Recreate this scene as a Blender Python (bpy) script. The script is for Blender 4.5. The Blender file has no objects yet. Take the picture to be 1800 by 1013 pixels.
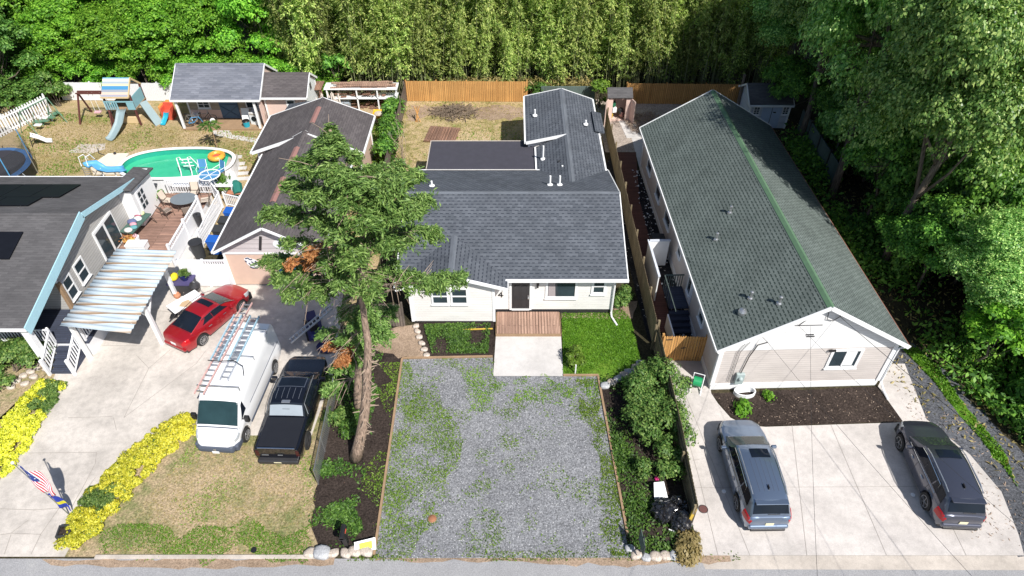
import bpy, bmesh, math, random
import numpy as np
from mathutils import Vector, Matrix
R = math.radians
S = bpy.context.scene
COL = S.collection

# ---------------------------------------------------------------- camera
CAM_H, PITCH, FPX = 26.0, 42.3, 1200.0
cam_d = bpy.data.cameras.new("camera")
cam = bpy.data.objects.new("camera", cam_d); COL.objects.link(cam)
cam.location = (0, 0, CAM_H); cam.rotation_euler = (R(90 - PITCH), 0, 0)
cam_d.sensor_width = 36; cam_d.lens = FPX / 1800 * 36
cam_d.clip_start = 0.5; cam_d.clip_end = 1000
S.camera = cam
# ---------------------------------------------------------------- world + sun (sun behind the camera's right shoulder)
SUNV = Vector((0.50, -0.70, 1.0)).normalized()
el = math.asin(SUNV.z); az = math.atan2(SUNV.x, SUNV.y)
w = bpy.data.worlds.new("World"); S.world = w; w.use_nodes = True
nt = w.node_tree
sky = nt.nodes.new('ShaderNodeTexSky'); sky.sky_type = 'NISHITA'; sky.sun_disc = False
sky.sun_elevation = el; sky.sun_rotation = az
nt.links.new(sky.outputs[0], nt.nodes['Background'].inputs[0])
nt.nodes['Background'].inputs[1].default_value = 0.085
sl = bpy.data.lights.new("sun", 'SUN'); sl.energy = 5.0; sl.angle = R(0.5); sl.color = (1.0, 0.955, 0.89)
so = bpy.data.objects.new("sun", sl); COL.objects.link(so)
so.rotation_euler = (-SUNV).to_track_quat('-Z', 'Y').to_euler()
S.view_settings.view_transform = 'Standard'; S.view_settings.look = 'None'
S.view_settings.exposure = 0.37; S.view_settings.gamma = 1.0
S.render.resolution_x = 1024; S.render.resolution_y = 576

# ---------------------------------------------------------------- measuring helpers
_c, _s = math.cos(R(PITCH)), math.sin(R(PITCH))
def at(px, py, z=0.0):
    """the point of the place at height z seen at (px,py) of the 1800x1013 photograph"""
    u = (px - 900) / FPX; v = (506.5 - py) / FPX
    d = Vector((u, _c + v * _s, -_s + v * _c))
    t = (z - CAM_H) / d.z
    return Vector((d.x * t, d.y * t, z))

# ---------------------------------------------------------------- mesh builder
class MB:
    def __init__(s): s.v = []; s.f = []
    def add(s, vs, fs):
        o = len(s.v); s.v += [Vector(p) for p in vs]; s.f += [tuple(i + o for i in f) for f in fs]; return s
    def box(s, c, d, rz=0, m=None):
        x, y, z = d[0] / 2, d[1] / 2, d[2] / 2
        vs = [Vector(p) for p in ((-x,-y,-z),(x,-y,-z),(x,y,-z),(-x,y,-z),(-x,-y,z),(x,-y,z),(x,y,z),(-x,y,z))]
        q = m if m else Matrix.Rotation(rz, 3, 'Z')
        return s.add([q @ p + Vector(c) for p in vs], [(3,2,1,0),(4,5,6,7),(0,1,5,4),(1,2,6,5),(2,3,7,6),(3,0,4,7)])
    def b2(s, x0, x1, y0, y1, z0, z1):
        return s.box(((x0+x1)/2, (y0+y1)/2, (z0+z1)/2), (abs(x1-x0), abs(y1-y0), abs(z1-z0)))
    def bar(s, p, q, w, h, up=(0,0,1)):
        p = Vector(p); q = Vector(q); d = (q - p); L = d.length
        if L < 1e-6: return s
        d /= L; up = Vector(up)
        if abs(d.dot(up)) > .98: up = Vector((0,1,0))
        r = d.cross(up).normalized(); u = r.cross(d)
        m = Matrix((r, d, u)).transposed()
        return s.box((p + q) / 2, (w, L, h), m=m)
    def tube(s, pts, r, n=8, r1=None, cap=True):
        pts = [Vector(p) for p in pts]; k = len(pts); o = len(s.v)
        rs = r if isinstance(r, (list, tuple)) else [r + ((r1 if r1 is not None else r) - r) * i / max(1, k-1) for i in range(k)]
        ref = Vector((0.13, 0.31, 0.94))
        for i, p in enumerate(pts):
            d = (pts[min(i+1, k-1)] - pts[max(i-1, 0)]).normalized()
            a = d.cross(ref)
            if a.length < .05: a = d.cross(Vector((1,0,0)))
            a.normalize(); b = d.cross(a)
            for j in range(n):
                t = 2 * math.pi * j / n
                s.v.append(p + (a * math.cos(t) + b * math.sin(t)) * rs[i])
        for i in range(k - 1):
            for j in range(n):
                s.f.append((o+i*n+j, o+i*n+(j+1)%n, o+(i+1)*n+(j+1)%n, o+(i+1)*n+j))
        if cap:
            s.f.append(tuple(o+j for j in range(n))[::-1]); s.f.append(tuple(o+(k-1)*n+j for j in range(n)))
        return s
    def cyl(s, p, q, r, n=16, r1=None): return s.tube([p, q], r, n, r1)
    def lathe(s, c, prof, n=20, sx=1, sy=1):
        o = len(s.v); c = Vector(c)
        for r, z in prof:
            for j in range(n):
                t = 2*math.pi*j/n; s.v.append(c + Vector((r*sx*math.cos(t), r*sy*math.sin(t), z)))
        for i in range(len(prof)-1):
            for j in range(n): s.f.append((o+i*n+j, o+i*n+(j+1)%n, o+(i+1)*n+(j+1)%n, o+(i+1)*n+j))
        s.f.append(tuple(o+j for j in range(n))[::-1]); s.f.append(tuple(o+(len(prof)-1)*n+j for j in range(n)))
        return s
    def ball(s, c, r, sc=(1,1,1), n=12, m=8):
        return s.lathe(c, [(max(1e-3, r*math.sin(math.pi*i/m)), 0) for i in range(0)] or
                       [(max(.002, r*sc[0]*math.sin(math.pi*i/m)), -r*sc[2]*math.cos(math.pi*i/m)) for i in range(m+1)], n, 1, sc[1]/sc[0])
    def prism(s, pts, z0, z1):
        n = len(pts); lo = [(p[0], p[1], z0) for p in pts]; hi = [(p[0], p[1], z1) for p in pts]
        a = sum(pts[i][0]*pts[(i+1)%n][1]-pts[(i+1)%n][0]*pts[i][1] for i in range(n))
        if a < 0: lo.reverse(); hi.reverse()
        return s.add(lo+hi, [tuple(range(n))[::-1], tuple(range(n, 2*n))] + [(i, (i+1)%n, n+(i+1)%n, n+i) for i in range(n)])
    def slab(s, pts, t):
        """a sheet pts (counter-clockwise seen from outside) with thickness t going inwards"""
        pts = [Vector(p) for p in pts]; n = len(pts)
        nn = Vector((0,0,0))
        for i in range(n): nn += pts[i].cross(pts[(i+1)%n])
        nn.normalize()
        lo = [p - nn*t for p in pts]
        return s.add(pts+lo, [tuple(range(n)), tuple(range(n, 2*n))[::-1]] + [(i, n+i, n+(i+1)%n, (i+1)%n) for i in range(n)])
    def build(s, name, mat, parent=None, world=False, smooth=False, loc=None, bevel=0, sub=0):
        vs = s.v
        if parent is not None and world:
            q = parent.matrix_basis.inverted(); vs = [q @ p for p in vs]
        if loc is not None:
            l = Vector(loc); vs = [p - l for p in vs]
        me = bpy.data.meshes.new(name); me.from_pydata([tuple(p) for p in vs], [], s.f)
        autouv(me)
        if mat: me.materials.append(mat)
        if smooth: me.shade_smooth()
        o = bpy.data.objects.new(name, me); COL.objects.link(o)
        if loc is not None: o.location = loc
        if parent is not None: o.parent = parent
        if bevel:
            b = o.modifiers.new('b', 'BEVEL'); b.width = bevel; b.segments = 2; b.limit_method = 'ANGLE'
        if sub:
            b = o.modifiers.new('s', 'SUBSURF'); b.levels = sub; b.render_levels = sub
        return o

def autouv(me):
    me.update(); uv = me.uv_layers.new(name="UVMap")
    for p in me.polygons:
        n = p.normal
        if abs(n.z) > .995: a = Vector((1,0,0)); b = Vector((0,1,0))
        else:
            a = Vector((-n.y, n.x, 0)).normalized(); b = n.cross(a)
        for li in p.loop_indices:
            c = me.vertices[me.loops[li].vertex_index].co
            uv.data[li].uv = (c.dot(a), c.dot(b))

def tag(o, label=None, cat=None, group=None, kind=None):
    if label: o['label'] = label
    if cat: o['category'] = cat
    if group: o['group'] = group
    if kind: o['kind'] = kind
    return o
def thing(name, label, cat, loc=(0,0,0), rz=0, group=None):
    o = bpy.data.objects.new(name, None); COL.objects.link(o)
    o.location = loc; o.rotation_euler = (0, 0, rz); o.empty_display_size = .3
    o.matrix_basis = Matrix.Translation(Vector(loc)) @ Matrix.Rotation(rz, 4, 'Z')
    return tag(o, label, cat, group)
def struct(o): o['kind'] = 'structure'; return o
def copy_tree(o, parent=None):
    c = o.copy(); COL.objects.link(c); c.parent = parent
    for ch in list(o.children): copy_tree(ch, c)
    return c
def place(o, loc, rz=0, sc=None, label=None):
    o.location = loc; o.rotation_euler = (0, 0, rz)
    if sc is not None: o.scale = (sc, sc, sc) if isinstance(sc, (int, float)) else sc
    if label: o['label'] = label
    return o

# ---------------------------------------------------------------- materials
class NT:
    def __init__(s, name):
        s.m = bpy.data.materials.new(name); s.m.use_nodes = True; s.t = s.m.node_tree
        s.b = s.t.nodes['Principled BSDF']; s.out = s.t.nodes['Material Output']
    def n(s, ty, **kw):
        x = s.t.nodes.new('ShaderNode' + ty)
        for k, v in kw.items(): setattr(x, k, v)
        return x
    def l(s, a, b): s.t.links.new(a, b)
    def vec(s, src='Object', scale=(1,1,1), rot=0):
        tc = s.n('TexCoord'); mp = s.n('Mapping'); mp.inputs['Scale'].default_value = scale
        mp.inputs['Rotation'].default_value = (0, 0, rot)
        s.l(tc.outputs[src], mp.inputs[0]); return mp.outputs[0]
    def noise(s, v, sc, det=4, rough=.55, out=0):
        x = s.n('TexNoise'); x.inputs['Scale'].default_value = sc; x.inputs['Detail'].default_value = det
        x.inputs['Roughness'].default_value = rough; s.l(v, x.inputs['Vector']); return x.outputs[out]
    def ramp(s, f, stops, interp='LINEAR'):
        r = s.n('ValToRGB'); r.color_ramp.interpolation = interp; e = r.color_ramp.elements
        while len(e) < len(stops): e.new(.5)
        for k, (p, c) in enumerate(stops):
            e[k].position = p; e[k].color = (*c, 1) if isinstance(c, tuple) else (c, c, c, 1)
        s.l(f, r.inputs[0]); return r.outputs[0]
    def mix(s, f, a, b, mode='MIX'):
        x = s.n('MixRGB', blend_type=mode)
        for i, q in ((0, f), (1, a), (2, b)):
            if isinstance(q, (int, float)): x.inputs[i].default_value = q if i == 0 else (q, q, q, 1)
            elif isinstance(q, tuple): x.inputs[i].default_value = (*q, 1)
            else: s.l(q, x.inputs[i])
        return x.outputs[0]
    def math(s, op, a, b=0.0):
        x = s.n('Math', operation=op)
        for i, q in ((0, a), (1, b)):
            if isinstance(q, (int, float)): x.inputs[i].default_value = q
            else: s.l(q, x.inputs[i])
        return x.outputs[0]
    def fin(s, col=None, rough=.8, bump=None, bs=.3, bd=.02, metal=0, coat=0, spec=.5):
        if col is not None:
            if isinstance(col, tuple): s.b.inputs['Base Color'].default_value = (*col, 1)
            else: s.l(col, s.b.inputs['Base Color'])
        s.b.inputs['Roughness'].default_value = rough; s.b.inputs['Metallic'].default_value = metal
        s.b.inputs['Coat Weight'].default_value = coat; s.b.inputs['Specular IOR Level'].default_value = spec
        if bump is not None:
            b = s.n('Bump'); b.inputs['Strength'].default_value = bs; b.inputs['Distance'].default_value = bd
            s.l(bump, b.inputs['Height']); s.l(b.outputs[0], s.b.inputs['Normal'])
        return s.m
def mul(c, k): return tuple(min(1, x*k) for x in c)

def paint(name, c, rough=.5, metal=0, coat=0, var=.12, spec=.5):
    n = NT(name); v = n.vec()
    f = n.noise(v, 3.1, 5); col = n.mix(f, mul(c, 1-var), mul(c, 1+var))
    return n.fin(col, rough, metal=metal, coat=coat, spec=spec)
def shingle(name, c1, c2, dash, bw=.30, rh=.20, ms=.5, line=.30):
    """staggered tabs: a dark dash, the painted tab shadow, under part of every tab, random tone per tab"""
    n = NT(name); v = n.vec('UV'); sp = n.n('SeparateXYZ'); n.l(v, sp.inputs[0])
    vr_ = n.math('DIVIDE', sp.outputs[1], rh); row = n.math('FLOOR', vr_); fv = n.math('FRACT', vr_)
    uu = n.math('ADD', n.math('DIVIDE', sp.outputs[0], bw), n.math('MULTIPLY', row, .5)); fu = n.math('FRACT', uu); cell = n.math('FLOOR', uu)
    cb = n.n('CombineXYZ'); n.l(cell, cb.inputs[0]); n.l(row, cb.inputs[1]); wn = n.n('TexWhiteNoise', noise_dimensions='2D'); n.l(cb.outputs[0], wn.inputs['Vector'])
    wn2 = n.n('TexWhiteNoise', noise_dimensions='1D'); n.l(n.math('ADD', row, n.math('MULTIPLY', cell, 17.3)), wn2.inputs['W'])
    ext = n.math('ADD', n.math('MULTIPLY', wn2.outputs['Value'], .30), ms-.15)
    d = n.math('MULTIPLY', n.math('LESS_THAN', fu, ext), n.math('LESS_THAN', fv, line))  # shadow below each tab, put into the colour as a dash
    thin = n.math('MULTIPLY', n.math('LESS_THAN', fv, .10), .55); d = n.math('MAXIMUM', d, thin)
    col = n.mix(wn.outputs['Value'], c1, c2); g = n.noise(n.vec('UV', (.5,.5,.5)), 1.1, 5)
    col = n.mix(d, col, dash); col = n.mix(.35, col, n.ramp(g, [(.3, .55), (.7, 1.35)]), 'MULTIPLY')
    fine = n.noise(v, 38, 2); col = n.mix(.30, col, n.ramp(fine, [(.3, .5), (.7, 1.5)]), 'MULTIPLY')
    return n.fin(col, .95, bump=d, bs=.35, bd=-.02, spec=.12)
def siding(name, c, per=.16, line=.55):
    n = NT(name); v = n.vec('UV'); sp = n.n('SeparateXYZ'); n.l(v, sp.inputs[0])
    fr = n.math('FRACT', n.math('DIVIDE', sp.outputs[1], per))
    k = n.ramp(fr, [(0, line), (.10, line), (.20, 1.0), (1, .96)])
    g = n.ramp(n.noise(n.vec('UV', (.4, 1.2, 1)), 2.0, 5), [(.3, .9), (.7, 1.05)])
    col = n.mix(1, n.mix(1, c, k, 'MULTIPLY'), g, 'MULTIPLY')
    return n.fin(col, .55, bump=fr, bs=.5, bd=.012, spec=.3)
def planks(name, c1, c2, wd=.14, vertical=False, gap=(.03,.02,.015), length=2.4, wear=.35):
    n = NT(name); v = n.vec('UV')
    if vertical:
        sp = n.n('SeparateXYZ'); n.l(v, sp.inputs[0]); cb = n.n('CombineXYZ')
        n.l(sp.outputs[1], cb.inputs[0]); n.l(sp.outputs[0], cb.inputs[1]); v = cb.outputs[0]
    b = n.n('TexBrick'); n.l(v, b.inputs['Vector']); b.offset = .37
    for k, q in (('Color1', c1), ('Color2', c2), ('Mortar', gap)): b.inputs[k].default_value = (*q, 1)
    b.inputs['Scale'].default_value = 1; b.inputs['Brick Width'].default_value = length; b.inputs['Row Height'].default_value = wd
    b.inputs['Mortar Size'].default_value = .008
    mp = n.n('Mapping'); mp.inputs['Scale'].default_value = (.8, 9, 1); n.l(v, mp.inputs[0])
    g = n.noise(mp.outputs[0], 2.5, 5); big = n.noise(n.vec(), .7, 4)
    col = n.mix(wear, b.outputs[0], n.ramp(g, [(.3, .45), (.7, 1.5)]), 'MULTIPLY')
    col = n.mix(wear, col, n.ramp(big, [(.35, .6), (.65, 1.3)]), 'MULTIPLY')
    return n.fin(col, .85, bump=b.outputs['Fac'], bs=.4, bd=-.01, spec=.2)
def concrete(name, c, stain=.25, seed=0):
    n = NT(name); v = n.vec('Object'); mp = n.n('Mapping'); mp.inputs['Location'].default_value = (seed*7.1, seed*3.3, 0); n.l(v, mp.inputs[0]); v = mp.outputs[0]
    a = n.noise(v, .45, 6, .6); b = n.noise(v, 3.0, 6, .65); f = n.noise(v, 28, 3)
    col = n.mix(stain, c, n.ramp(a, [(.34, .45), (.6, 1.12)]), 'MULTIPLY')
    col = n.mix(stain*.8, col, n.ramp(b, [(.35, .62), (.55, 1.05), (.72, 1.2)]), 'MULTIPLY')
    col = n.mix(.28, col, n.ramp(f, [(.3, .7), (.7, 1.3)]), 'MULTIPLY')
    return n.fin(col, .9, bump=f, bs=.15, bd=.01, spec=.2)
def soil(name, stops, sc=1.0, fine=20, speck=None, bump=.5, big=.35, contrast=.5):
    """ground: patches through a ramp, then fine grain"""
    n = NT(name); v = n.vec('Object')
    a = n.noise(v, big*sc, 7, .68); b = n.noise(v, 2.3*sc, 6, .7)
    m = n.math('ADD', n.math('MULTIPLY', a, .6), n.math('MULTIPLY', b, .4))
    col = n.ramp(m, stops)
    f = n.noise(v, fine, 3, .7); col = n.mix(contrast, col, n.ramp(f, [(.32, .35), (.5, 1.0), (.7, 1.9)]), 'MULTIPLY')
    if speck:
        vo = n.n('TexVoronoi'); vo.inputs['Scale'].default_value = speck[0]; n.l(v, vo.inputs['Vector'])
        sp = n.ramp(vo.outputs['Distance'], [(speck[1], 1.0), (speck[1]+.08, 0.0)])
        col = n.mix(n.math('MULTIPLY', sp, n.math('GREATER_THAN', n.noise(v, 4.1, 2), speck[3])), col, speck[2])
    return n.fin(col, .95, bump=f, bs=bump, bd=.05, spec=.1)
def leaf(name, c0, c1, c2, tr=.3, rough=.5, ov=.45):
    n = NT(name); g = n.n('NewGeometry'); oi = n.n('ObjectInfo')
    col = n.ramp(g.outputs['Random Per Island'], [(0, c0), (.5, c1), (1, c2)])
    big = n.noise(n.vec('Object'), .6, 3)
    col = n.mix(.55, col, n.ramp(big, [(.3, (.7,.78,.6)), (.7, (1.3,1.22,1.05))]), 'MULTIPLY')
    hv = n.n('HueSaturation'); n.l(col, hv.inputs['Color'])
    n.l(n.math('ADD', n.math('MULTIPLY', oi.outputs['Random'], ov), 1.0-ov/2), hv.inputs['Value'])
    n.l(n.math('ADD', n.math('MULTIPLY', oi.outputs['Random'], .016), .494), hv.inputs['Hue'])
    n.l(hv.outputs[0], n.b.inputs['Base Color']); n.b.inputs['Roughness'].default_value = rough
    n.b.inputs['Specular IOR Level'].default_value = .3
    t = n.n('BsdfTranslucent'); mx = n.n('MixShader'); mx.inputs[0].default_value = tr
    tc = n.mix(1, hv.outputs[0], (1.05, 1.2, .5), 'MULTIPLY'); n.l(tc, t.inputs[0])
    n.l(n.b.outputs[0], mx.inputs[1]); n.l(t.outputs[0], mx.inputs[2]); n.l(mx.outputs[0], n.out.inputs[0])
    return n.m
def bark(name, c, k=1):
    n = NT(name); v = n.vec('Object', (6, 6, 1.6)); f = n.noise(v, 2.2*k, 6, .7)
    return n.fin(n.ramp(f, [(.3, mul(c, .35)), (.5, c), (.72, mul(c, 1.7))]), .95, bump=f, bs=.9, bd=.04, spec=.1)
def glass(name, c=(.03,.045,.055), rough=.06, spec=.35):
    n = NT(name); f = n.noise(n.vec(), 1.1, 3)
    return n.fin(n.mix(f, mul(c, .5), mul(c, 1.7)), rough, spec=spec)

M = {}
M['white'] = paint('white_trim', (.80,.81,.82), .45, var=.04)
M['white_vinyl'] = paint('white_vinyl', (.78,.79,.82), .4, var=.06)
M['siding_white'] = siding('siding_white', (.82,.80,.78), .17, .80)
M['siding_beige'] = siding('siding_beige', (.62,.57,.54), .15, .72)
M['siding_gable'] = siding('siding_gable_white', (.80,.80,.80), .17, .86)
M['siding_grey'] = siding('siding_grey', (.50,.49,.47), .17, .62)
M['siding_pale'] = siding('siding_pale_pink', (.58,.53,.54), .30, .62)
M['stucco_pink'] = paint('pink_stucco', (.62,.45,.36), .85, var=.10)
M['shed_pink'] = paint('shed_pink', (.66,.50,.44), .8, var=.08)
M['shed_tan'] = siding('shed_tan', (.36,.31,.24), .4, .7)
M['shed_pale'] = paint('shed_pale', (.62,.66,.68), .7, var=.1)
M['shed_blue_white'] = siding('shed_blue_white', (.62,.66,.74), .5, .85)
M['roof_slate'] = shingle('shingle_slate', (.112,.124,.145), (.080,.090,.107), (.040,.047,.062), .30, .21, .55)
M['roof_slate_cap'] = shingle('shingle_slate_cap', (.145,.160,.185), (.12,.132,.152), (.10,.12,.145), .9, .30, .2, .05)
M['roof_green'] = shingle('shingle_green', (.145,.172,.162), (.115,.138,.130), (.036,.050,.047), .27, .175, .66, .36)
M['roof_green_cap'] = paint('green_ridge_cap', (.085,.165,.095), .9, var=.25)
M['roof_char'] = shingle('shingle_charcoal', (.115,.112,.116), (.088,.086,.090), (.078,.076,.080), .5, .15, .5, .2)
M['roof_brown'] = shingle('shingle_brown', (.118,.106,.108), (.088,.079,.082), (.066,.060,.063), .45, .15, .5, .2)
M['roof_grey'] = shingle('shingle_grey', (.19,.20,.235), (.13,.14,.17), (.12,.13,.15), .6, .17, .5, .2)
M['roof_membrane'] = paint('roof_membrane', (.046,.045,.060), .85, var=.22)
M['red_cap'] = paint('red_ridge_cap', (.27,.14,.125), .9, var=.25)
M['blue_fascia'] = paint('pale_blue_fascia', (.38,.62,.72), .5, var=.06)
M['solar'] = paint('solar_panel', (.008,.009,.013), .45, var=.3, spec=.15)
M['metal'] = paint('brushed_metal', (.55,.56,.58), .35, .85, var=.08)
M['dkmetal'] = paint('dark_metal', (.06,.06,.065), .45, .5, var=.2)
M['black'] = paint('black_plastic', (.014,.014,.016), .45, var=.3)
M['rubber'] = paint('tyre_rubber', (.02,.02,.021), .85, var=.2)
M['glass'] = glass('window_glass')
M['glass_screen'] = glass('windscreen_glass', (.040,.052,.050), .05, .35)
M['glass_van'] = glass('van_windscreen_glass', (.018,.040,.045), .05, .3)
M['glass_car'] = glass('car_glass', (.008,.012,.020), .04, .22)
M['door_black'] = paint('black_door', (.032,.032,.036), .4, var=.1)
M['deck_wood'] = planks('deck_wood_warm', (.44,.29,.22), (.33,.21,.16), .15, True, length=9, wear=.25)
M['deck_left'] = planks('deck_wood_red', (.36,.22,.17), (.24,.15,.12), .15, False, wear=.45, length=4)
M['porch_blue'] = planks('porch_blue', (.060,.072,.11), (.045,.055,.085), .14, False, wear=.3)
M['fence_new'] = planks('fence_new', (.62,.34,.12), (.50,.26,.09), .14, True, length=7, wear=.28)
M['fence_old'] = planks('fence_old', (.26,.21,.13), (.19,.155,.10), .14, True, length=7, wear=.55)
M['fence_grey'] = planks('fence_weathered', (.20,.165,.14), (.14,.12,.105), .14, True, length=7, wear=.6)
M['fence_green'] = planks('fence_green_grey', (.11,.15,.14), (.09,.12,.11), .9, True, length=7, wear=.3)  # dark green-grey panels, their own colour
M['boards'] = planks('scrap_boards', (.30,.17,.12), (.20,.12,.09), .12, True, wear=.4)
M['timber'] = paint('landscape_timber', (.30,.20,.12), .9, var=.35)
M['yellow_wood'] = paint('yellow_wood', (.55,.37,.05), .8, var=.2)
M['walk_brown'] = planks('brown_boardwalk', (.17,.080,.062), (.13,.062,.050), .15, False, wear=.25, length=3)
M['concrete'] = concrete('driveway_concrete', (.54,.505,.48), .34, 1)
M['concrete_l'] = concrete('left_driveway_concrete', (.53,.49,.45), .45, 2)
M['concrete_w'] = concrete('pad_concrete', (.55,.53,.515), .25, 3)
M['joint'] = paint('concrete_joint', (.30,.275,.25), .95, var=.3)
M['asphalt'] = soil('asphalt', [(.3, (.24,.24,.25)), (.55, (.31,.31,.32)), (.75, (.37,.365,.36))], 1, 22, contrast=.3, bump=.2)
M['kerb'] = concrete('kerb_concrete', (.50,.45,.40), .4, 5)
M['gravel'] = soil('gravel', [(.30, (.145,.148,.160)), (.5, (.195,.20,.213)), (.75, (.245,.25,.262))], 1, 14, speck=(10, .15, (.52,.52,.53), .46), contrast=.8)
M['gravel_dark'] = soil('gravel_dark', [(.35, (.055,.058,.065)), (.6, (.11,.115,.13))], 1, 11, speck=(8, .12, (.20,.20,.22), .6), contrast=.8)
M['gravel_pink'] = soil('gravel_pink', [(.35, (.24,.20,.175)), (.6, (.40,.345,.30))], 1, 11, speck=(7, .14, (.6,.57,.52), .5), contrast=.7)
M['rock_black'] = soil('black_rock', [(.35, (.012,.012,.014)), (.6, (.03,.03,.033))], 1, 9, speck=(4, .13, (.55,.53,.5), .5), contrast=.7)
M['mulch'] = soil('mulch', [(.35, (.022,.017,.015)), (.65, (.055,.042,.036))], 1, 12, speck=(5, .06, (.16,.10,.07), .6), contrast=.8)
M['straw'] = soil('dry_lawn', [(.36, (.115,.14,.035)), (.44, (.25,.215,.09)), (.52, (.40,.31,.18)), (.66, (.46,.36,.235))], 1, 11, contrast=.65, big=.3)
M['lawn_left'] = soil('patchy_lawn', [(.36, (.10,.14,.045)), (.45, (.22,.205,.10)), (.53, (.34,.265,.165)), (.7, (.42,.32,.215))], 1.15, 11, contrast=.65, big=.35)
M['lawn_back'] = soil('backyard_lawn', [(.33, (.15,.17,.05)), (.43, (.28,.235,.11)), (.54, (.38,.29,.17)), (.7, (.44,.34,.215))], .9, 11, contrast=.6, big=.25)
M['lawn_green'] = soil('green_lawn', [(.33, (.30,.24,.12)), (.39, (.12,.20,.025)), (.6, (.07,.17,.014)), (.75, (.10,.22,.02))], 1, 12, contrast=.7)
M['dirt'] = soil('dirt', [(.35, (.20,.145,.10)), (.6, (.36,.27,.20))], 1, 14, contrast=.45)
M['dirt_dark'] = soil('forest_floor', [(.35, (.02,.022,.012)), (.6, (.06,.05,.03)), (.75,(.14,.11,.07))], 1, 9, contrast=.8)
M['stone'] = soil('field_stone', [(.35, (.36,.30,.25)), (.6, (.56,.50,.44))], 2, 14, contrast=.35)
M['stone_grey'] = soil('field_stone_grey', [(.35, (.28,.29,.31)), (.6, (.46,.47,.49))], 2, 14, contrast=.35)
M['leaf_tree'] = leaf('leaf_tree', (0.039,0.111,0.023), (0.104,0.234,0.047), (0.234,0.390,0.091), .32)
M['leaf_right'] = leaf('leaf_right', (0.079,0.188,0.055), (0.230,0.427,0.115), (0.626,0.793,0.293), .36, .35)
M['leaf_bright'] = leaf('leaf_bright', (0.058,0.182,0.018), (0.169,0.390,0.036), (0.338,0.598,0.078), .38)
M['leaf_under'] = leaf('leaf_under', (0.048,0.133,0.026), (0.124,0.294,0.053), (0.304,0.550,0.095), .36)
M['leaf_bamboo'] = leaf('leaf_bamboo', (0.109,0.202,0.046), (0.326,0.434,0.116), (0.651,0.698,0.264), .38, ov=.85)
M['culm'] = paint('bamboo_culm', (.22,.24,.12), .6, var=.3)
M['leaf_spruce'] = leaf('needles', (.050,.105,.028), (.14,.25,.062), (.32,.46,.15), .24)
M['leaf_dead'] = leaf('needles_dead', (.26,.09,.04), (.40,.15,.07), (.50,.25,.12), .2)
M['leaf_yellow'] = leaf('leaf_yellow', (.34,.36,.02), (.64,.60,.04), (.82,.78,.16), .25)
M['leaf_shrub'] = leaf('leaf_shrub', (0.042,0.102,0.022), (0.108,0.204,0.048), (0.264,0.360,0.108), .3)
M['leaf_cover'] = leaf('leaf_cover', (.035,.09,.02), (.08,.18,.035), (.17,.32,.06), .3)
M['grass'] = leaf('grass_blades', (.075,.17,.014), (.12,.26,.02), (.20,.36,.045), .35)
M['weed'] = leaf('gravel_weeds', (.09,.17,.025), (.16,.29,.035), (.28,.40,.075), .35)
M['straw_blades'] = leaf('straw_blades', (.22,.18,.07), (.34,.27,.12), (.45,.36,.18), .3)
M['bark_spruce'] = bark('bark_spruce', (.30,.22,.17))
M['bark_grey'] = bark('bark_grey', (.16,.13,.105))
M['twig'] = paint('dead_twig', (.34,.26,.20), .9, var=.3)
# ---------------------------------------------------------------- foliage generators
def quads(name, c, nrm, tang, L, W, mat, parent=None, extra=None):
    """one mesh of many small diamond leaves: centres c, normals, tangents, lengths, widths (numpy)"""
    n = len(c)
    nrm = nrm / (np.linalg.norm(nrm, axis=1, keepdims=True) + 1e-9)
    t = tang - nrm * np.sum(tang*nrm, axis=1, keepdims=True); t /= (np.linalg.norm(t, axis=1, keepdims=True) + 1e-9)
    b = np.cross(nrm, t); L = np.broadcast_to(L, (n,))[:, None]; W = np.broadcast_to(W, (n,))[:, None]
    v = np.empty((n, 4, 3), dtype=np.float32)
    v[:, 0] = c - t*L/2; v[:, 1] = c + b*W/2 + t*L*.06; v[:, 2] = c + t*L/2 - nrm*L*.12; v[:, 3] = c - b*W/2 + t*L*.06
    me = bpy.data.meshes.new(name); me.vertices.add(n*4); me.vertices.foreach_set('co', v.reshape(-1))
    me.loops.add(n*4); me.loops.foreach_set('vertex_index', np.arange(n*4, dtype=np.int32))
    me.polygons.add(n); me.polygons.foreach_set('loop_start', np.arange(0, n*4, 4, dtype=np.int32))
    me.polygons.foreach_set('loop_total', np.full(n, 4, dtype=np.int32))
    me.update(); me.materials.append(mat); me.validate()
    if parent is False: return me
    o = bpy.data.objects.new(name, me); COL.objects.link(o)
    if parent is not None: o.parent = parent
    return o
def sphere_dirs(rg, n):
    d = rg.normal(size=(n, 3)); return d / np.linalg.norm(d, axis=1, keepdims=True)

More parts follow.
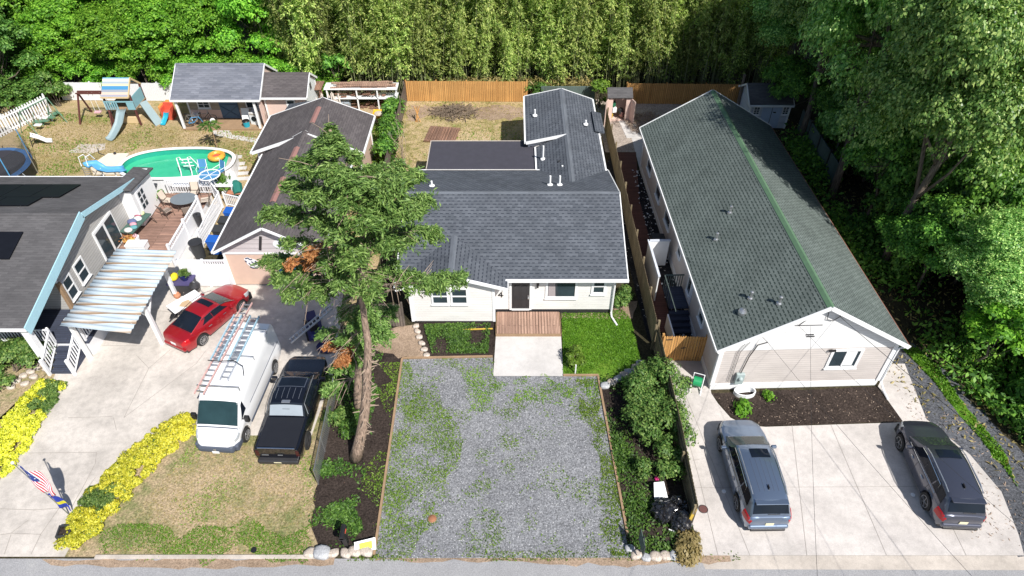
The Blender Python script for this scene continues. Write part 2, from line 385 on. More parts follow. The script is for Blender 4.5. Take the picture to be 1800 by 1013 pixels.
def crown_arrays(rg, R_, Hh, cz, nl, per, size, flat=.75, low=-.5):
    """twig-end rosettes of leaves on the shells of many small lobes spread through an ellipsoid crown"""
    C, N = [], []; lobes = []
    for k in range(nl):
        d = sphere_dirs(rg, 1)[0]
        if d[2] < low: d[2] *= -.6
        rr = rg.uniform(.45, 1.0) ** .6
        lobes.append((np.array([d[0]*R_*rr, d[1]*R_*rr, cz + d[2]*Hh*rr]), rg.uniform(.20, .40) * R_))
    for p, r in lobes:
        k = max(3, int(per * rg.uniform(.6, 1.4) * (r/(.3*R_))**1.6 / 9)); d = sphere_dirs(rg, k); d[:, 2] = np.where(d[:, 2] < -.3, -d[:, 2]*.8, d[:, 2])
        tips = p + d * (r * rg.uniform(.55, 1.18, k))[:, None] * np.array([1, 1, flat]); q = 9
        off = rg.normal(0, size*.75, (k, q, 3)) * np.array([1, 1, .55]); off[:, :, 2] -= (off[:, :, 0]**2 + off[:, :, 1]**2)*.6/size*.3
        C.append((tips[:, None, :] + off).reshape(-1, 3)); N.append((d[:, None, :]*.7 + off/size*.45 + np.array([0, 0, .65]) + rg.normal(0, .28, (k, q, 3))).reshape(-1, 3))
    return np.concatenate(C), np.concatenate(N), lobes
def make_tree(name, seed, R_, Hh, cz, mat, bmat, nl=26, per=330, size=.26, label='', cat='tree', group=None, trunk_r=.22):
    rg = np.random.default_rng(seed); root = thing(name, label, cat, (0,0,0), 0, group)
    C, N, lobes = crown_arrays(rg, R_, Hh, cz, nl, per, size)
    T = rg.normal(size=C.shape) + np.array([0, 0, -.7]); n = len(C)
    L = rg.uniform(.7, 1.4, n) * size; quads('crown', C, N, T, L, L * .55, mat, root)
    m = MB(); wob = [Vector((0, 0, -.1))]
    for i in range(1, 6): wob.append(Vector((rg.normal(0, .12)*i*.5, rg.normal(0, .12)*i*.5, cz * i / 5)))
    m.tube(wob, [trunk_r * (1 - .13*i) for i in range(6)], 9)
    for p, r in lobes[:14]:
        a = wob[int(rg.integers(2, 5))]; p = Vector(p); mid = (a + p)/2 + Vector((0, 0, -.12*R_))
        m.tube([a, mid, p], trunk_r*.34, 6, trunk_r*.08)
    m.build('trunk', bmat, root, smooth=True)
    return root
def make_shrub(name, seed, R_, Hh, mat, size=.14, n=2600, label='', cat='shrub', group=None, sx=1, sy=1, nl=12):
    rg = np.random.default_rng(seed); root = thing(name, label, cat, (0,0,0), 0, group)
    C, N, lobes = crown_arrays(rg, R_, Hh, Hh*.75, nl, n // nl, size, .9, -.3)
    C[:, 0] *= sx; C[:, 1] *= sy; C[:, 2] = np.abs(C[:, 2])
    T = rg.normal(size=C.shape); L = rg.uniform(.6, 1.4, len(C)) * size
    quads('foliage', C, N, T, L, L*.6, mat, root)
    m = MB()
    for p, r in lobes[:8]:
        m.tube([(p[0]*.15*sx, p[1]*.15*sy, 0), (p[0]*.6*sx, p[1]*.6*sy, abs(p[2])*.6), (p[0]*sx, p[1]*sy, abs(p[2]))], .03, 5, .01)
    m.build('stems', M['bark_grey'], root)
    return root
def make_bamboo(seed, label, group):
    rg = np.random.default_rng(seed); root = thing('bamboo_clump', label, 'bamboo', (0,0,0), 0, group)
    m = MB(); C, N, T = [], [], []
    for k in range(16):
        a, r = rg.uniform(0, 6.28), rg.uniform(.1, 1.3); h = rg.uniform(5.4, 12.0)
        x, y = r*math.cos(a), r*math.sin(a); lx, ly = rg.normal(0, 1.2), rg.normal(0, .6) - .45
        P = lambda t: np.array([x + lx*t**2.4, y + ly*t**2.4, h*t*(1-.08*t**2)])
        m.tube([Vector(P(t)) for t in (0, .2, .4, .6, .8, .92, 1)], .032, 5, .008)
        nb = int(rg.integers(30, 46)); t0 = rg.uniform(.18, .42)
        for b in range(nb):
            t = t0 + (1-t0)*rg.uniform(0, 1)**.85; o = P(t); an = rg.uniform(0, 6.28); L_ = rg.uniform(.35, 1.05)*(1.15-.55*t)
            q = int(rg.integers(8, 15)); f = rg.uniform(.2, 1, q)[:, None]; dr = np.array([math.cos(an), math.sin(an), .25])
            c = o + dr*f*L_ - np.array([0, 0, 1])*(f**2)*L_*.65 + rg.normal(0, .075, (q, 3)); C.append(c)
            N.append(np.tile(dr*.45 + np.array([0, -.1, .9]), (q, 1)) + rg.normal(0, .45, (q, 3))); T.append(np.tile(dr*.8, (q, 1)) + rg.normal(0, .5, (q, 3)) + np.array([0, 0, -.75]))
    C = np.concatenate(C); N = np.concatenate(N); T = np.concatenate(T)
    L = rg.uniform(.15, .34, len(C)); quads('foliage', C, N, T, L, L*.33, M['leaf_bamboo'], root)
    m.build('culms', M['culm'], root)
    return root

def in_poly(pts, x, y):
    r = np.zeros(len(x), bool); n = len(pts)
    for i in range(n):
        x1, y1 = pts[i][0], pts[i][1]; x2, y2 = pts[(i+1) % n][0], pts[(i+1) % n][1]
        c = ((y1 > y) != (y2 > y)) & (x < (x2-x1)*(y-y1)/((y2-y1) if abs(y2-y1) > 1e-9 else 1e-9) + x1)
        r ^= c
    return r
def field(x, y, seed, sc):
    """cheap smooth patchiness in 0..1"""
    rg = np.random.default_rng(seed); s = np.zeros(len(x))
    for k in range(9):
        a = rg.uniform(0, 6.28); f = sc * rg.uniform(.5, 2.2); ph = rg.uniform(0, 6.28)
        s += np.sin((x*math.cos(a) + y*math.sin(a))*f + ph + 1.7*np.sin((x*math.sin(a) - y*math.cos(a))*f*.6 + ph))
    return .5 + s / 12
def scatter(name, pts, n, mat, seed, size=.10, up=1.0, zr=(.02, .10), patch=None, wid=.45, group=None, label=None, z=0, smin=.5, smax=1.6):
    """one 'stuff' object: ground cover no one could count"""
    rg = np.random.default_rng(seed); xs = [p[0] for p in pts]; ys = [p[1] for p in pts]
    x = rg.uniform(min(xs), max(xs), n*4); y = rg.uniform(min(ys), max(ys), n*4); k = in_poly(pts, x, y)
    if patch: k &= field(x, y, patch[0], patch[1]) + rg.normal(0, patch[3] if len(patch) > 3 else .08, len(x)) > patch[2]
    x, y = x[k][:n], y[k][:n]; m = len(x)
    c = np.stack([x, y, z + rg.uniform(*zr, m)], 1)
    N = rg.normal(0, .6, (m, 3)) + np.array([.1, -.25, up]); T = rg.normal(size=(m, 3))
    L = rg.uniform(smin, smax, m)*size
    o = quads(name, c, N, T, L, L*wid, mat); tag(o, label, None, None, 'stuff'); return o

# ---------------------------------------------------------------- spruce
def make_spruce(name, label, base, path, boughs, mat_f, seed, stubs=0, trunk_r=.30, dead=(), bare=0):
    """path: trunk points (world); boughs: list of (start height, tip (world), foliage amount, radius of the sprays)"""
    rg = np.random.default_rng(seed); root = thing(name, label, 'tree', base)
    b = Vector(base); path = [Vector(p) - b for p in path]
    m = MB(); zs = [p.z for p in path]
    def tp(z):
        for i in range(len(path)-1):
            if path[i+1].z >= z: 
                f = (z - path[i].z) / max(1e-3, path[i+1].z - path[i].z); return path[i].lerp(path[i+1], max(0, f))
        return path[-1]
    fine = [tp(zs[-1]*i/18) + Vector((rg.normal(0, .02), rg.normal(0, .02), 0)) for i in range(19)]
    fine[0].z = -.1
    m.tube(fine, [trunk_r*(1.25 if i == 0 else 1)*max(.12, 1 - 1.15*i/18) + .02 for i in range(19)], 12)
    m.build('trunk', M['bark_spruce'], root, smooth=True)
    if stubs:
        m = MB()
        for k in range(stubs):
            z = rg.uniform(.9, 6.6); a = rg.uniform(-1.9, 1.9) if k % 4 else rg.uniform(0, 6.28); L = rg.uniform(.10, .42)
            p = tp(z); r = trunk_r*(1-.85*z/zs[-1])*.8; d = Vector((math.cos(a), math.sin(a), rg.uniform(-.05, .35)))
            m.tube([p + d*r, p + d*(r+L)], .026, 6, .014)
        m.build('branch_stubs', M['twig'], root)
    C, N, T, LL = [], [], [], []; D = [[], [], [], []]; bm = MB(); tw = MB()
    for (z0, tip, amt, rad, dd) in boughs:
        p0 = tp(z0); tip = Vector(tip) - b; mid = p0.lerp(tip, .5) + Vector((0, 0, .10*(tip-p0).length))
        pts = [p0.lerp(mid, f).lerp(mid.lerp(tip, f), f) for f in (0, .25, .5, .75, 1)]
        bm.tube(pts, .065, 5, .012)
        L = (tip - p0).length; ax = (tip - p0).normalized(); sd = Vector((ax.y, -ax.x, 0)).normalized()
        for q in range(int(4 + L*3.0) if z0 < 12.2 else 1):          # bare twigs of the inner half
            f = rg.uniform(.02, .62); o = p0.lerp(mid, f).lerp(mid.lerp(tip, f), f)
            e = o + sd*rg.choice([-1, 1])*rg.uniform(.3, 1.0) + ax*rg.uniform(.1, .6) + Vector((rg.uniform(-.3,.3), rg.uniform(-.7, .1), rg.uniform(-.35, .45)))
            tw.tube([o, o.lerp(e, .5) + Vector((0, 0, .05)), e], .017, 4, .006, cap=False)
        nb = int(amt * L * 1.45)
        for q in range(nb):                      # side twigs, each a row of sprays
            f = rg.uniform(.42, 1.0) ** .80; o = p0.lerp(mid, f).lerp(mid.lerp(tip, f), f)
            s_ = rg.choice([-1, 1]); wl = rad * (1.15 - .75*f) * rg.uniform(.5, 1.15)
            e = sd*s_*wl + ax*wl*rg.uniform(.35, 1.0) + Vector((0, 0, -wl*rg.uniform(.0, .55)))
            k = int(rg.integers(22, 36)); ts = rg.uniform(.02, 1, k)[:, None]
            cc = np.array(o)[None, :] + ts*np.array(e)[None, :] + rg.normal(0, .06, (k, 3)) - np.array([0, 0, 1])*(ts**2)*.10
            tg = np.tile(np.array(e.normalized()), (k, 1)) + rg.normal(0, .55, (k, 3)) + np.array([0, 0, -.1])
            nn = np.tile(np.array([0, 0, 1.0]), (k, 1)) + rg.normal(0, .42, (k, 3)); ln = rg.uniform(.10, .24, k)
            X = D if dd else [C, N, T, LL]
            X[0].append(cc); X[1].append(nn); X[2].append(tg); X[3].append(ln)
    cat_ = lambda a: np.concatenate(a)
    l = cat_(LL); quads('needles', cat_(C), cat_(N), cat_(T), l, l*.26, mat_f, root)
    if D[0]: l = cat_(D[3]); o = quads('dead_needles', cat_(D[0]), cat_(D[1]), cat_(D[2]), l, l*.34, M['leaf_dead'], root); o['label'] = 'orange dead foliage'
    bm.build('boughs', M['bark_grey'], root); tw.build('dead_twigs', M['twig'], root)
    return root

# ---------------------------------------------------------------- vehicles (local +Y is forward, ground at z=0)
def lin(tab, y):
    if y <= tab[0][0]: return tab[0][1]
    for (a, b), (c, d) in zip(tab, tab[1:]):
        if y <= c:
            f = (y-a)/(c-a); f = f*f*(3-2*f)*.5 + f*.5; return b + (d-b)*f
    return tab[-1][1]
class Loft:
    """surface through sections; S(t,u): t = station, u = 0..1 over the section polyline"""
    def __init__(s, secs): s.q = secs
    def pt(s, t, u):
        a = s.q; i = min(int(t), len(a)-2); f = t-i; n = len(a[0])-1; x = u*n; j = min(int(x), n-1); g = x-j
        p = a[i][j].lerp(a[i][j+1], g); q = a[i+1][j].lerp(a[i+1][j+1], g); return p.lerp(q, f)
    def mb(s, caps=True):
        m = MB(); n = len(s.q[0])
        for sec in s.q: m.v += [p.copy() for p in sec]
        for i in range(len(s.q)-1):
            for j in range(n-1): m.f.append((i*n+j, (i+1)*n+j, (i+1)*n+j+1, i*n+j+1))
        if caps:
            m.f.append(tuple(range(n))); m.f.append(tuple((len(s.q)-1)*n+j for j in range(n))[::-1])
        return m
    def patch(s, t0, t1, u0, u1, off=.012, nt=5, nu=6, t0b=None, t1b=None):
        """patch of the surface lifted by off (t0b/t1b: limits at u1, for slanted ends)"""
        m = MB(); t0b = t0 if t0b is None else t0b; t1b = t1 if t1b is None else t1b; G = []
        for i in range(nt+1):
            row = []
            for j in range(nu+1):
                g = j/nu; u = u0+(u1-u0)*g; a = t0+(t0b-t0)*g; b = t1+(t1b-t1)*g; t = a+(b-a)*i/nt
                p = s.pt(t, u); e = 1e-2
                dt = s.pt(min(t+e, len(s.q)-1), u) - s.pt(max(t-e, 0), u); du = s.pt(t, min(u+e, 1)) - s.pt(t, max(u-e, 0))
                nn = du.cross(dt)
                c = Vector((0, p.y, .9)); 
                if nn.length > 1e-9:
                    nn.normalize()
                    if nn.dot(p - c) < 0: nn = -nn
                row.append(p + nn*off)
            G.append(row)
        for row in G: m.v += row
        w_ = nu+1
        for i in range(nt):
            for j in range(nu): m.f.append((i*w_+j, i*w_+j+1, (i+1)*w_+j+1, (i+1)*w_+j))
        return m
def vehicle(name, label, cat, loc, rz, P):
    root = thing(name, label, cat, loc, rz); L, W = P['L'], P['W']; h = W/2
    wr = P.get('wr', .36); wy = P['wy']; paintm = P['paint']; low = P.get('low', .24)
    ys = [ -L/2 + L*i/64 for i in range(65)]; secs = []
    def hw(y): return h*lin(P['plan'], y)
    def zt(y): return lin(P['top'], y)
    def zb(y):
        z = low + (.16 if abs(y) > L/2-.12 else 0)
        for a in wy:
            d = abs(y-a)
            if d < wr+.07: z = max(z, wr + math.sqrt(max(0, (wr+.07)**2-d*d)))
        return z
    for y in ys:
        a, t, b = hw(y), zt(y), zb(y); t = max(t, b+.06); c = P.get('crown', .05); mid = b+(t-b)*.5
        half = [(a*.93, b), (a*.985, b+min(.12, (t-b)*.3)), (a, mid), (a*.985, t-.13 if t-.13 > mid else mid+.01), (a*.95, t-.035), (a*.84, t), (a*.5, t+c*.8), (0, t+c)]
        secs.append([Vector((-x, y, z)) for x, z in half] + [Vector((x, y, z)) for x, z in half[-2::-1]])
    B = Loft(secs); B.mb().build('body', paintm, root, smooth=True, bevel=0)
    m = MB(); m.b2(-h*.80, h*.80, -L/2+.12, L/2-.12, low-.04, .62); m.build('underbody', M['black'], root)
    # cabin
    cs = []
    for (y, wb, wt, hz) in P['cabin']:
        zb_ = zt(y)-.05; hz = max(hz, zb_+.02); e = min(1, (hz-zb_)/.3); k = P.get('rc', .05)
        half = [(wb*h, zb_), (wb*h*(1-.5*(1-wt/wb)), zb_+(hz-.08*e-zb_)*.5), (wt*h, hz-.075*e), (wt*h-.045, hz-.02*e), (wt*h*.82, hz), (wt*h*.4, hz+k*.7*e), (0, hz+k*e)]
        cs.append([Vector((-x, y, z)) for x, z in half] + [Vector((x, y, z)) for x, z in half[-2::-1]])
    K = Loft(cs); km = K.mb().build('cabin', P.get('cabin_mat', paintm), root, smooth=True)
    for o in (root.children[0], km):
        try:
            for p in o.data.polygons: p.use_smooth = True
            o.data.set_sharp_from_angle(angle=R(38))
        except Exception: pass
    for nm, mt, (t0, t1, u0, u1), kw in P['patches']:
        src = B if kw.pop('body', False) else K; lb = kw.pop('label', None)
        o = src.patch(t0, t1, u0, u1, **kw).build(nm, mt, root, smooth=True)
        if lb: o['label'] = lb
        if kw.pop('mirror', False): pass
    # wheels
    for a in wy:
        for s_ in (-1, 1):
            wt = MB(); x0 = s_*(hw(a)-.25); x1 = s_*(hw(a)-.015)
            wt.cyl((x0, a, wr), (x1, a, wr), wr, 22); wo = wt.build('wheel', M['rubber'], root, smooth=False, bevel=.03)
            rm = MB(); rr = wr*P.get('rim', .66); xo = x1 + s_*.004
            rm.tube([(xo-s_*.02, a, wr), (xo+s_*.006, a, wr)], rr*.18, 10)
            for k in range(P.get('spokes', 5)):
                t = 2*math.pi*k/P.get('spokes', 5) + .3
                rm.bar((xo, a, wr), (xo, a+rr*.95*math.cos(t), wr+rr*.95*math.sin(t)), .02, .055, (1, 0, 0))
            n = 22
            for k in range(n):
                t, u = 2*math.pi*k/n, 2*math.pi*(k+1)/n
                rm.bar((xo, a+rr*math.cos(t), wr+rr*math.sin(t)), (xo, a+rr*math.cos(u), wr+rr*math.sin(u)), .02, .035, (1, 0, 0))
            rm.build('rim', M['metal'] if not P.get('darkrim') else M['dkmetal'], wo)
    # mirrors
    for s_ in (-1, 1):
        y, z = P['mirror']; m = MB(); x = s_*(hw(y)+P.get('mx', .10))
        m.box((x, y, z), P.get('ms', (.24, .13, .16))); m.bar((s_*hw(y)*.9, y, z-.04), (x, y, z-.04), .05, .05)
        m.build('side_mirror', P.get('mirror_mat', paintm), root, bevel=.04)
    for nm, mt, c, d, kw in P.get('boxes', ()):
        m = MB(); m.box(c, d, m=Matrix.Rotation(kw.get('rx', 0), 3, 'X') @ Matrix.Rotation(kw.get('rz', 0), 3, 'Z')); o = m.build(nm, mt, root, bevel=kw.get('bev', .02))
        if 'label' in kw: o['label'] = kw['label']
    for nm, mt, pts, r, kw in P.get('tubes', ()):
        m = MB(); m.tube(pts, r, 6); m.build(nm, mt, root)
    return root, B, K
# ================================================================ GROUND
def G(*pp, z=0.0): return [at(x, y, 0) for x, y in pp]
def wob(pts, seed, amp=.10, step=.45):
    rg = random.Random(seed); out = []; n = len(pts)
    for i in range(n):
        a, b = Vector((pts[i][0], pts[i][1], 0)), Vector((pts[(i+1)%n][0], pts[(i+1)%n][1], 0)); k = max(1, int((b-a).length/step))
        for j in range(k):
            p = a.lerp(b, j/k); w_ = amp if j else amp*.3
            out.append(Vector((p.x + rg.uniform(-w_, w_), p.y + rg.uniform(-w_, w_), 0)))
    return out
def sheet(name, pts, lvl, mat, seed=None, amp=.10, label=None):
    if seed is not None: pts = wob(pts, seed, amp)
    m = MB(); z = .004*lvl
    a = sum(pts[i][0]*pts[(i+1)%len(pts)][1]-pts[(i+1)%len(pts)][0]*pts[i][1] for i in range(len(pts)))
    pts = list(pts) if a > 0 else list(pts)[::-1]
    m.add([(p[0], p[1], z) for p in pts], [tuple(range(len(pts)))])
    o = m.build(name, mat); return struct(o)
m = MB(); m.add([(-180, -60, 0), (180, -60, 0), (180, 220, 0), (-180, 220, 0)], [(0,1,2,3)])
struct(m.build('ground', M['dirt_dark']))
# lawns
BACKL = G((-120,330),(-60,170),(90,150),(300,165),(560,185),(700,178),(690,300),(640,420),(300,440),(240,340),(0,420),(-150,420))
sheet('back_lawn', BACKL, 1, M['lawn_back'])
sheet('front_lawn', G((-260,1000),(-240,640),(100,640),(330,640),(590,680),(560,800),(560,979),(-260,979)), 1, M['lawn_left'])
YARD = G((700,176),(927,176),(1060,182),(1060,300),(1000,500),(700,500),(672,330)); sheet('yard_ground', YARD, 2, M['straw'])
sheet('yard_soil', G((722,186),(925,188),(925,208),(860,212),(800,200),(716,212)), 3, M['dirt'], 3, .3)
sheet('side_yard_lawn', G((640,240),(705,215),(690,330),(640,600),(610,600),(600,360)), 3, M['lawn_back'], 4)
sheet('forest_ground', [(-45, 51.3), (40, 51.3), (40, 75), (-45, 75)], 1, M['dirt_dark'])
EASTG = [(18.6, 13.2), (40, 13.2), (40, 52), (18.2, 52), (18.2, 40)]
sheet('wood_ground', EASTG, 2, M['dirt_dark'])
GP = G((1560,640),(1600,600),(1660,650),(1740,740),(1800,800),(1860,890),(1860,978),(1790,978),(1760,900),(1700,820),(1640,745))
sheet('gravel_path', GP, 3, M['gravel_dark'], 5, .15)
VERGE = G((1575,600),(1612,612),(1650,650),(1700,720),(1760,790),(1790,860),(1762,820),(1700,745),(1640,670),(1600,628))
sheet('grass_verge', VERGE, 4, M['lawn_green'], 6, .15)
# road
m = MB(); Y0 = 12.72
m.add([(-180, -3, .006), (180, -3, .006), (180, Y0, .006), (-180, Y0, .006)], [(0,1,2,3)]); struct(m.build('road', M['asphalt']))
m = MB(); m.add([(p.x, p.y, .010) for p in G((1240,1001),(1900,1003),(1900,977),(1228,977))], [(0,1,2,3)]); struct(m.build('driveway_apron', M['kerb']))
m = MB(); a, b = at(168,979), at(560,979); m.b2(a.x, b.x, Y0-.02, Y0+.14, -.05, .07); struct(m.build('kerb', M['kerb'], bevel=.02))
sheet('road_edge_soil', [(-18.5, Y0-.05), (-9, Y0-.02), (-7, Y0+.2), (-7, Y0-.25), (-12, Y0-.4), (-18, Y0-.25)], 3, M['dirt'], 8, .07)
sheet('road_edge_dirt', [(-5.4, Y0+.25), (4, Y0+.2), (8.6, Y0+.25), (8.6, Y0-.15), (4, Y0-.3), (0, Y0-.12), (-5.4, Y0-.1)], 3, M['dirt'], 9, .10)
# left driveway
DL = G((-260,979),(112,979),(150,905),(200,850),(352,722),(352,700),(348,745),(540,745),(575,640),(600,560),(600,495),(300,436),(180,470),(120,560),(160,640),(108,700),(0,845),(-70,880),(-260,900))
DL = G((-300,979),(114,979),(170,880),(345,738),(345,766),(548,766),(592,640),(606,490),(405,480),(302,438),(200,430),(100,560),(100,650),(60,760),(0,845),(-160,900),(-300,900))
sheet('driveway_left', DL, 4, M['concrete_l'])
def joints(name, segs, lvl=6, w_=.028, mat='joint'):
    m = MB()
    for s_ in segs:
        pts = [at(*p) for p in s_]
        for a, b in zip(pts, pts[1:]):
            d = (b-a).normalized(); q = Vector((-d.y, d.x, 0))*w_/2
            m.add([Vector((p.x, p.y, .004*lvl)) for p in (a-q, b-q, b+q, a+q)], [(0,1,2,3)])
    return struct(m.build(name, M[mat]))
joints('driveway_cracks', [[(0,895),(60,897),(118,893)],[(40,797),(170,796)],[(120,735),(198,733)],[(218,735),(262,648),(300,615)],[(0,941),(20,938),(72,940),(105,893)],[(20,938),(50,915)],[(72,940),(55,975)],[(8,975),(20,940)],
   [(168,840),(138,880)],[(170,796),(168,815),(150,850),(126,893)],[(180,608),(260,609)],[(262,648),(240,625)],[(218,735),(345,640),(362,617)],[(262,545),(305,550)],[(415,590),(560,592)],[(200,735),(205,757)]], w_=.022)
# gravel lot
LOT = G((707,632),(866,629),(868,662),(990,662),(1051,661),(1104,966),(1112,981),(655,982),(660,975))
sheet('gravel_lot', LOT, 5, M['gravel'])
sheet('entrance_pad', G((872,586),(986,586),(990,662),(867,662)), 8, M['concrete_w'])
# beds
BEDL = G((560,981),(548,930),(556,860),(592,700),(612,600),(640,560),(690,560),(707,632),(657,975))
sheet('planting_bed', BEDL, 3, M['mulch'], 11, .12)
sheet('bare_patch', G((655,585),(735,570),(748,628),(700,630),(660,615)), 4, M['dirt'], 12, .12)
BEDF = G((733,566),(869,563),(869,629),(750,629)); sheet('front_bed', BEDF, 4, M['mulch'], 13, .05)
LAWN = G((987,546),(1095,546),(1108,560),(1128,640),(1058,676),(1052,660),(990,660)); sheet('right_lawn', LAWN, 4, M['lawn_green'], 14, .05)
sheet('wall_foot_soil', G((987,540),(1120,530),(1112,560),(1075,562),(987,560)), 5, M['dirt'], 15, .06)
BEDR = G((1052,662),(1128,640),(1150,640),(1216,925),(1228,980),(1106,980),(1103,940)); sheet('shrub_bed', BEDR, 3, M['mulch'], 16, .08)
# right-hand side
DR = G((1158,626),(1240,626),(1250,692),(1262,710),(1284,735),(1310,748),(1345,751),(1588,743),(1543,680),(1562,640),(1590,640),(1628,737),(1705,800),(1760,865),(1790,940),(1800,977),(1232,977),(1218,925))
sheet('driveway_right', DR, 5, M['concrete'])
joints('driveway_joints', [[(1190,640),(1207,700),(1318,977)],[(1392,748),(1418,977)],[(1460,747),(1558,977)],[(1212,858),(1775,855)],[(1675,930),(1698,977)],[(1170,640),(1228,838),(1262,977)],[(1160,690),(1248,690)],[(1556,672),(1615,672)],[(1230,808),(1218,810)]], 7, .016)
sheet('mulch_bed', G((1250,692),(1543,681),(1587,742),(1345,750),(1308,746),(1280,730)), 6, M['mulch'], 17, .04)
WALK = G((1071,268),(1118,268),(1124,352),(1184,584),(1150,584),(1098,360)); sheet('brown_walkway', WALK, 6, M['walk_brown'])
ROCKB = G((1112,300),(1128,300),(1260,640),(1235,640),(1184,584),(1122,352)); sheet('black_rock_strip', ROCKB, 4, M['rock_black'])
sheet('rock_strip_left', G((1062,300),(1075,268),(1098,360),(1152,600),(1140,600)), 4, M['rock_black'])
PATIO = G((1045,175),(1300,185),(1290,210),(1140,290),(1112,270),(1064,268)); sheet('gravel_patio', PATIO, 3, M['gravel_pink'])
sheet('patio_slab', G((1110,242),(1155,240),(1160,330),(1125,300)), 5, M['concrete_w'])
m = MB()
for k in range(7):
    p = at(1098 + k*2.6, 208 + k*5.4); m.box((p.x, p.y, .02), (1.15, .42, .05), rz=.05)
o = m.build('stepping_path', M['concrete_w'], bevel=.02); struct(o)
sheet('side_concrete', G((300,442),(405,480),(404,505),(330,470)), 5, M['concrete_w'])
sheet('shed_walk', G((372,227),(402,227),(408,237),(465,246),(462,254),(394,242),(374,237)), 4, M['concrete_w'])
sheet('bare_sand_patch', G((122,266),(140,254),(186,252),(184,262),(150,272)), 4, M['kerb'], 21, .3)

# scattered growth nobody could count
scatter('bed_ground_cover', wob(G((562,975),(552,930),(560,860),(594,700),(614,600),(640,568),(672,600),(660,700),(640,840),(628,975)), 71, .35), 7500, M['leaf_cover'], 31, .12, patch=(5, 1.3, .60, .10), zr=(.02, .16))
scatter('front_bed_plants', G((745,572),(862,570),(858,622),(760,622)), 5200, M['leaf_cover'], 32, .11, patch=(7, 1.2, .36), zr=(.03, .16))
scatter('shrub_bed_plants', BEDR, 7000, M['leaf_cover'], 33, .12, patch=(8, 1.3, .62, .14), zr=(.02, .18))
scatter('lawn_grass', LAWN, 15000, M['grass'], 34, .09, up=.3, patch=(3, 1.0, .28), zr=(.02, .08), wid=.35)
scatter('lot_weeds', LOT, 9000, M['weed'], 35, .085, up=.5, patch=(12, 2.1, .70, .12), zr=(.025, .06), wid=.4)
e1 = G((668,640),(712,636),(800,740),(790,830),(735,975),(662,975)); scatter('lot_edge_weeds', wob(e1, 72, .75, .7), 9500, M['weed'], 36, .09, up=.5, patch=(13, 1.9, .50, .18), zr=(.025, .06), wid=.4)
e2 = G((1010,668),(1050,668),(1103,975),(1070,975),(1055,800)); scatter('lot_border_weeds', wob(e2, 73, .35, .6), 3800, M['weed'], 37, .09, up=.5, patch=(14, 2.0, .47, .16), zr=(.025, .06), wid=.4)
e3 = G((800,634),(866,634),(870,672),(1050,668),(1050,700),(900,712),(820,720)); scatter('lot_far_weeds', wob(e3, 74, .5, .6), 3200, M['weed'], 38, .09, up=.5, patch=(15, 2.2, .50, .14), zr=(.025, .06), wid=.4)
FL = G((180,974),(345,770),(548,770),(556,860),(548,974)); scatter('front_lawn_grass', FL, 3600, M['weed'], 39, .09, up=.4, patch=(16, .9, .70, .14), zr=(.01, .06), wid=.35)
FL2 = G((176,976),(205,925),(300,935),(420,915),(500,940),(560,880),(560,976)); scatter('front_lawn_green_edge', wob(FL2, 75, .55, .6), 7000, M['grass'], 40, .08, up=.4, patch=(17, .8, .36, .14), zr=(.01, .06), wid=.35)
scatter('front_lawn_straw', FL, 5000, M['straw_blades'], 41, .08, up=.6, zr=(.01, .04), wid=.3)
scatter('yard_straw', YARD, 7000, M['straw_blades'], 42, .14, up=.6, zr=(.01, .07), wid=.3)
scatter('yard_weeds', YARD, 3500, M['weed'], 43, .12, up=.4, patch=(18, .5, .58, .1), zr=(.01, .08), wid=.35)
BL = G((30,240),(90,195),(300,225),(460,235),(440,330),(400,262),(250,258),(180,290),(60,330))
scatter('back_lawn_tufts', BL, 6000, M['weed'], 44, .13, up=.4, patch=(19, .6, .62, .12), zr=(.01, .08), wid=.35)
scatter('back_lawn_straw', BL, 7000, M['straw_blades'], 45, .13, up=.6, zr=(.01, .06), wid=.3)
scatter('side_yard_weeds', G((640,225),(702,210),(690,300),(640,330)), 3500, M['weed'], 46, .16, up=.5, zr=(.02, .25), wid=.4)
scatter('fence_foot_weeds', G((676,200),(706,180),(700,260),(690,300),(668,300)), 3000, M['leaf_cover'], 47, .2, up=.5, zr=(.05, .9), wid=.5)
scatter('verge_grass', VERGE, 3500, M['grass'], 48, .12, up=.4, patch=(20, .9, .35, .1), zr=(.02, .12), wid=.35)
scatter('forest_edge_growth', [(21.2, 22), (22.6, 19), (24.2, 15), (24.8, 13), (31, 13), (31, 46), (19.8, 46), (19.9, 30)], 22000, M['leaf_under'], 49, .24, up=.5, patch=(21, .5, .52, .12), zr=(.03, .9), wid=.5)
scatter('wood_litter', [(18.4, 22), (22.5, 14), (30, 14), (30, 48), (18.4, 48)], 5000, M['straw_blades'], 50, .22, up=.7, zr=(.02, .10), wid=.3)
scatter('mulch_chips', G((1260,700),(1543,686),(1580,740),(1345,748),(1290,730)), 260, M['twig'], 51, .12, up=1, zr=(.03, .05), wid=.2, smax=1.2)
scatter('path_litter', [(18.4, 13.5), (21.5, 12.9), (23, 13.2), (21.5, 18), (18.8, 24)], 420, M['twig'], 52, .14, up=1, zr=(.03, .05), wid=.2)
scatter('patio_dry_grass', G((1090,205),(1145,200),(1180,215),(1150,240),(1110,236)), 2600, M['twig'], 53, .22, up=.2, zr=(.03, .28), wid=.12)
scatter('road_edge_weeds', [(-6.5, Y0-.1), (9, Y0-.1), (9, Y0+.3), (-6.5, Y0+.3)], 1200, M['weed'], 54, .09, up=.4, patch=(22, 1.2, .5, .1), zr=(.01, .06), wid=.35)
scatter('rock_litter', ROCKB, 260, M['white'], 55, .12, up=1, zr=(.03, .05), wid=.8)

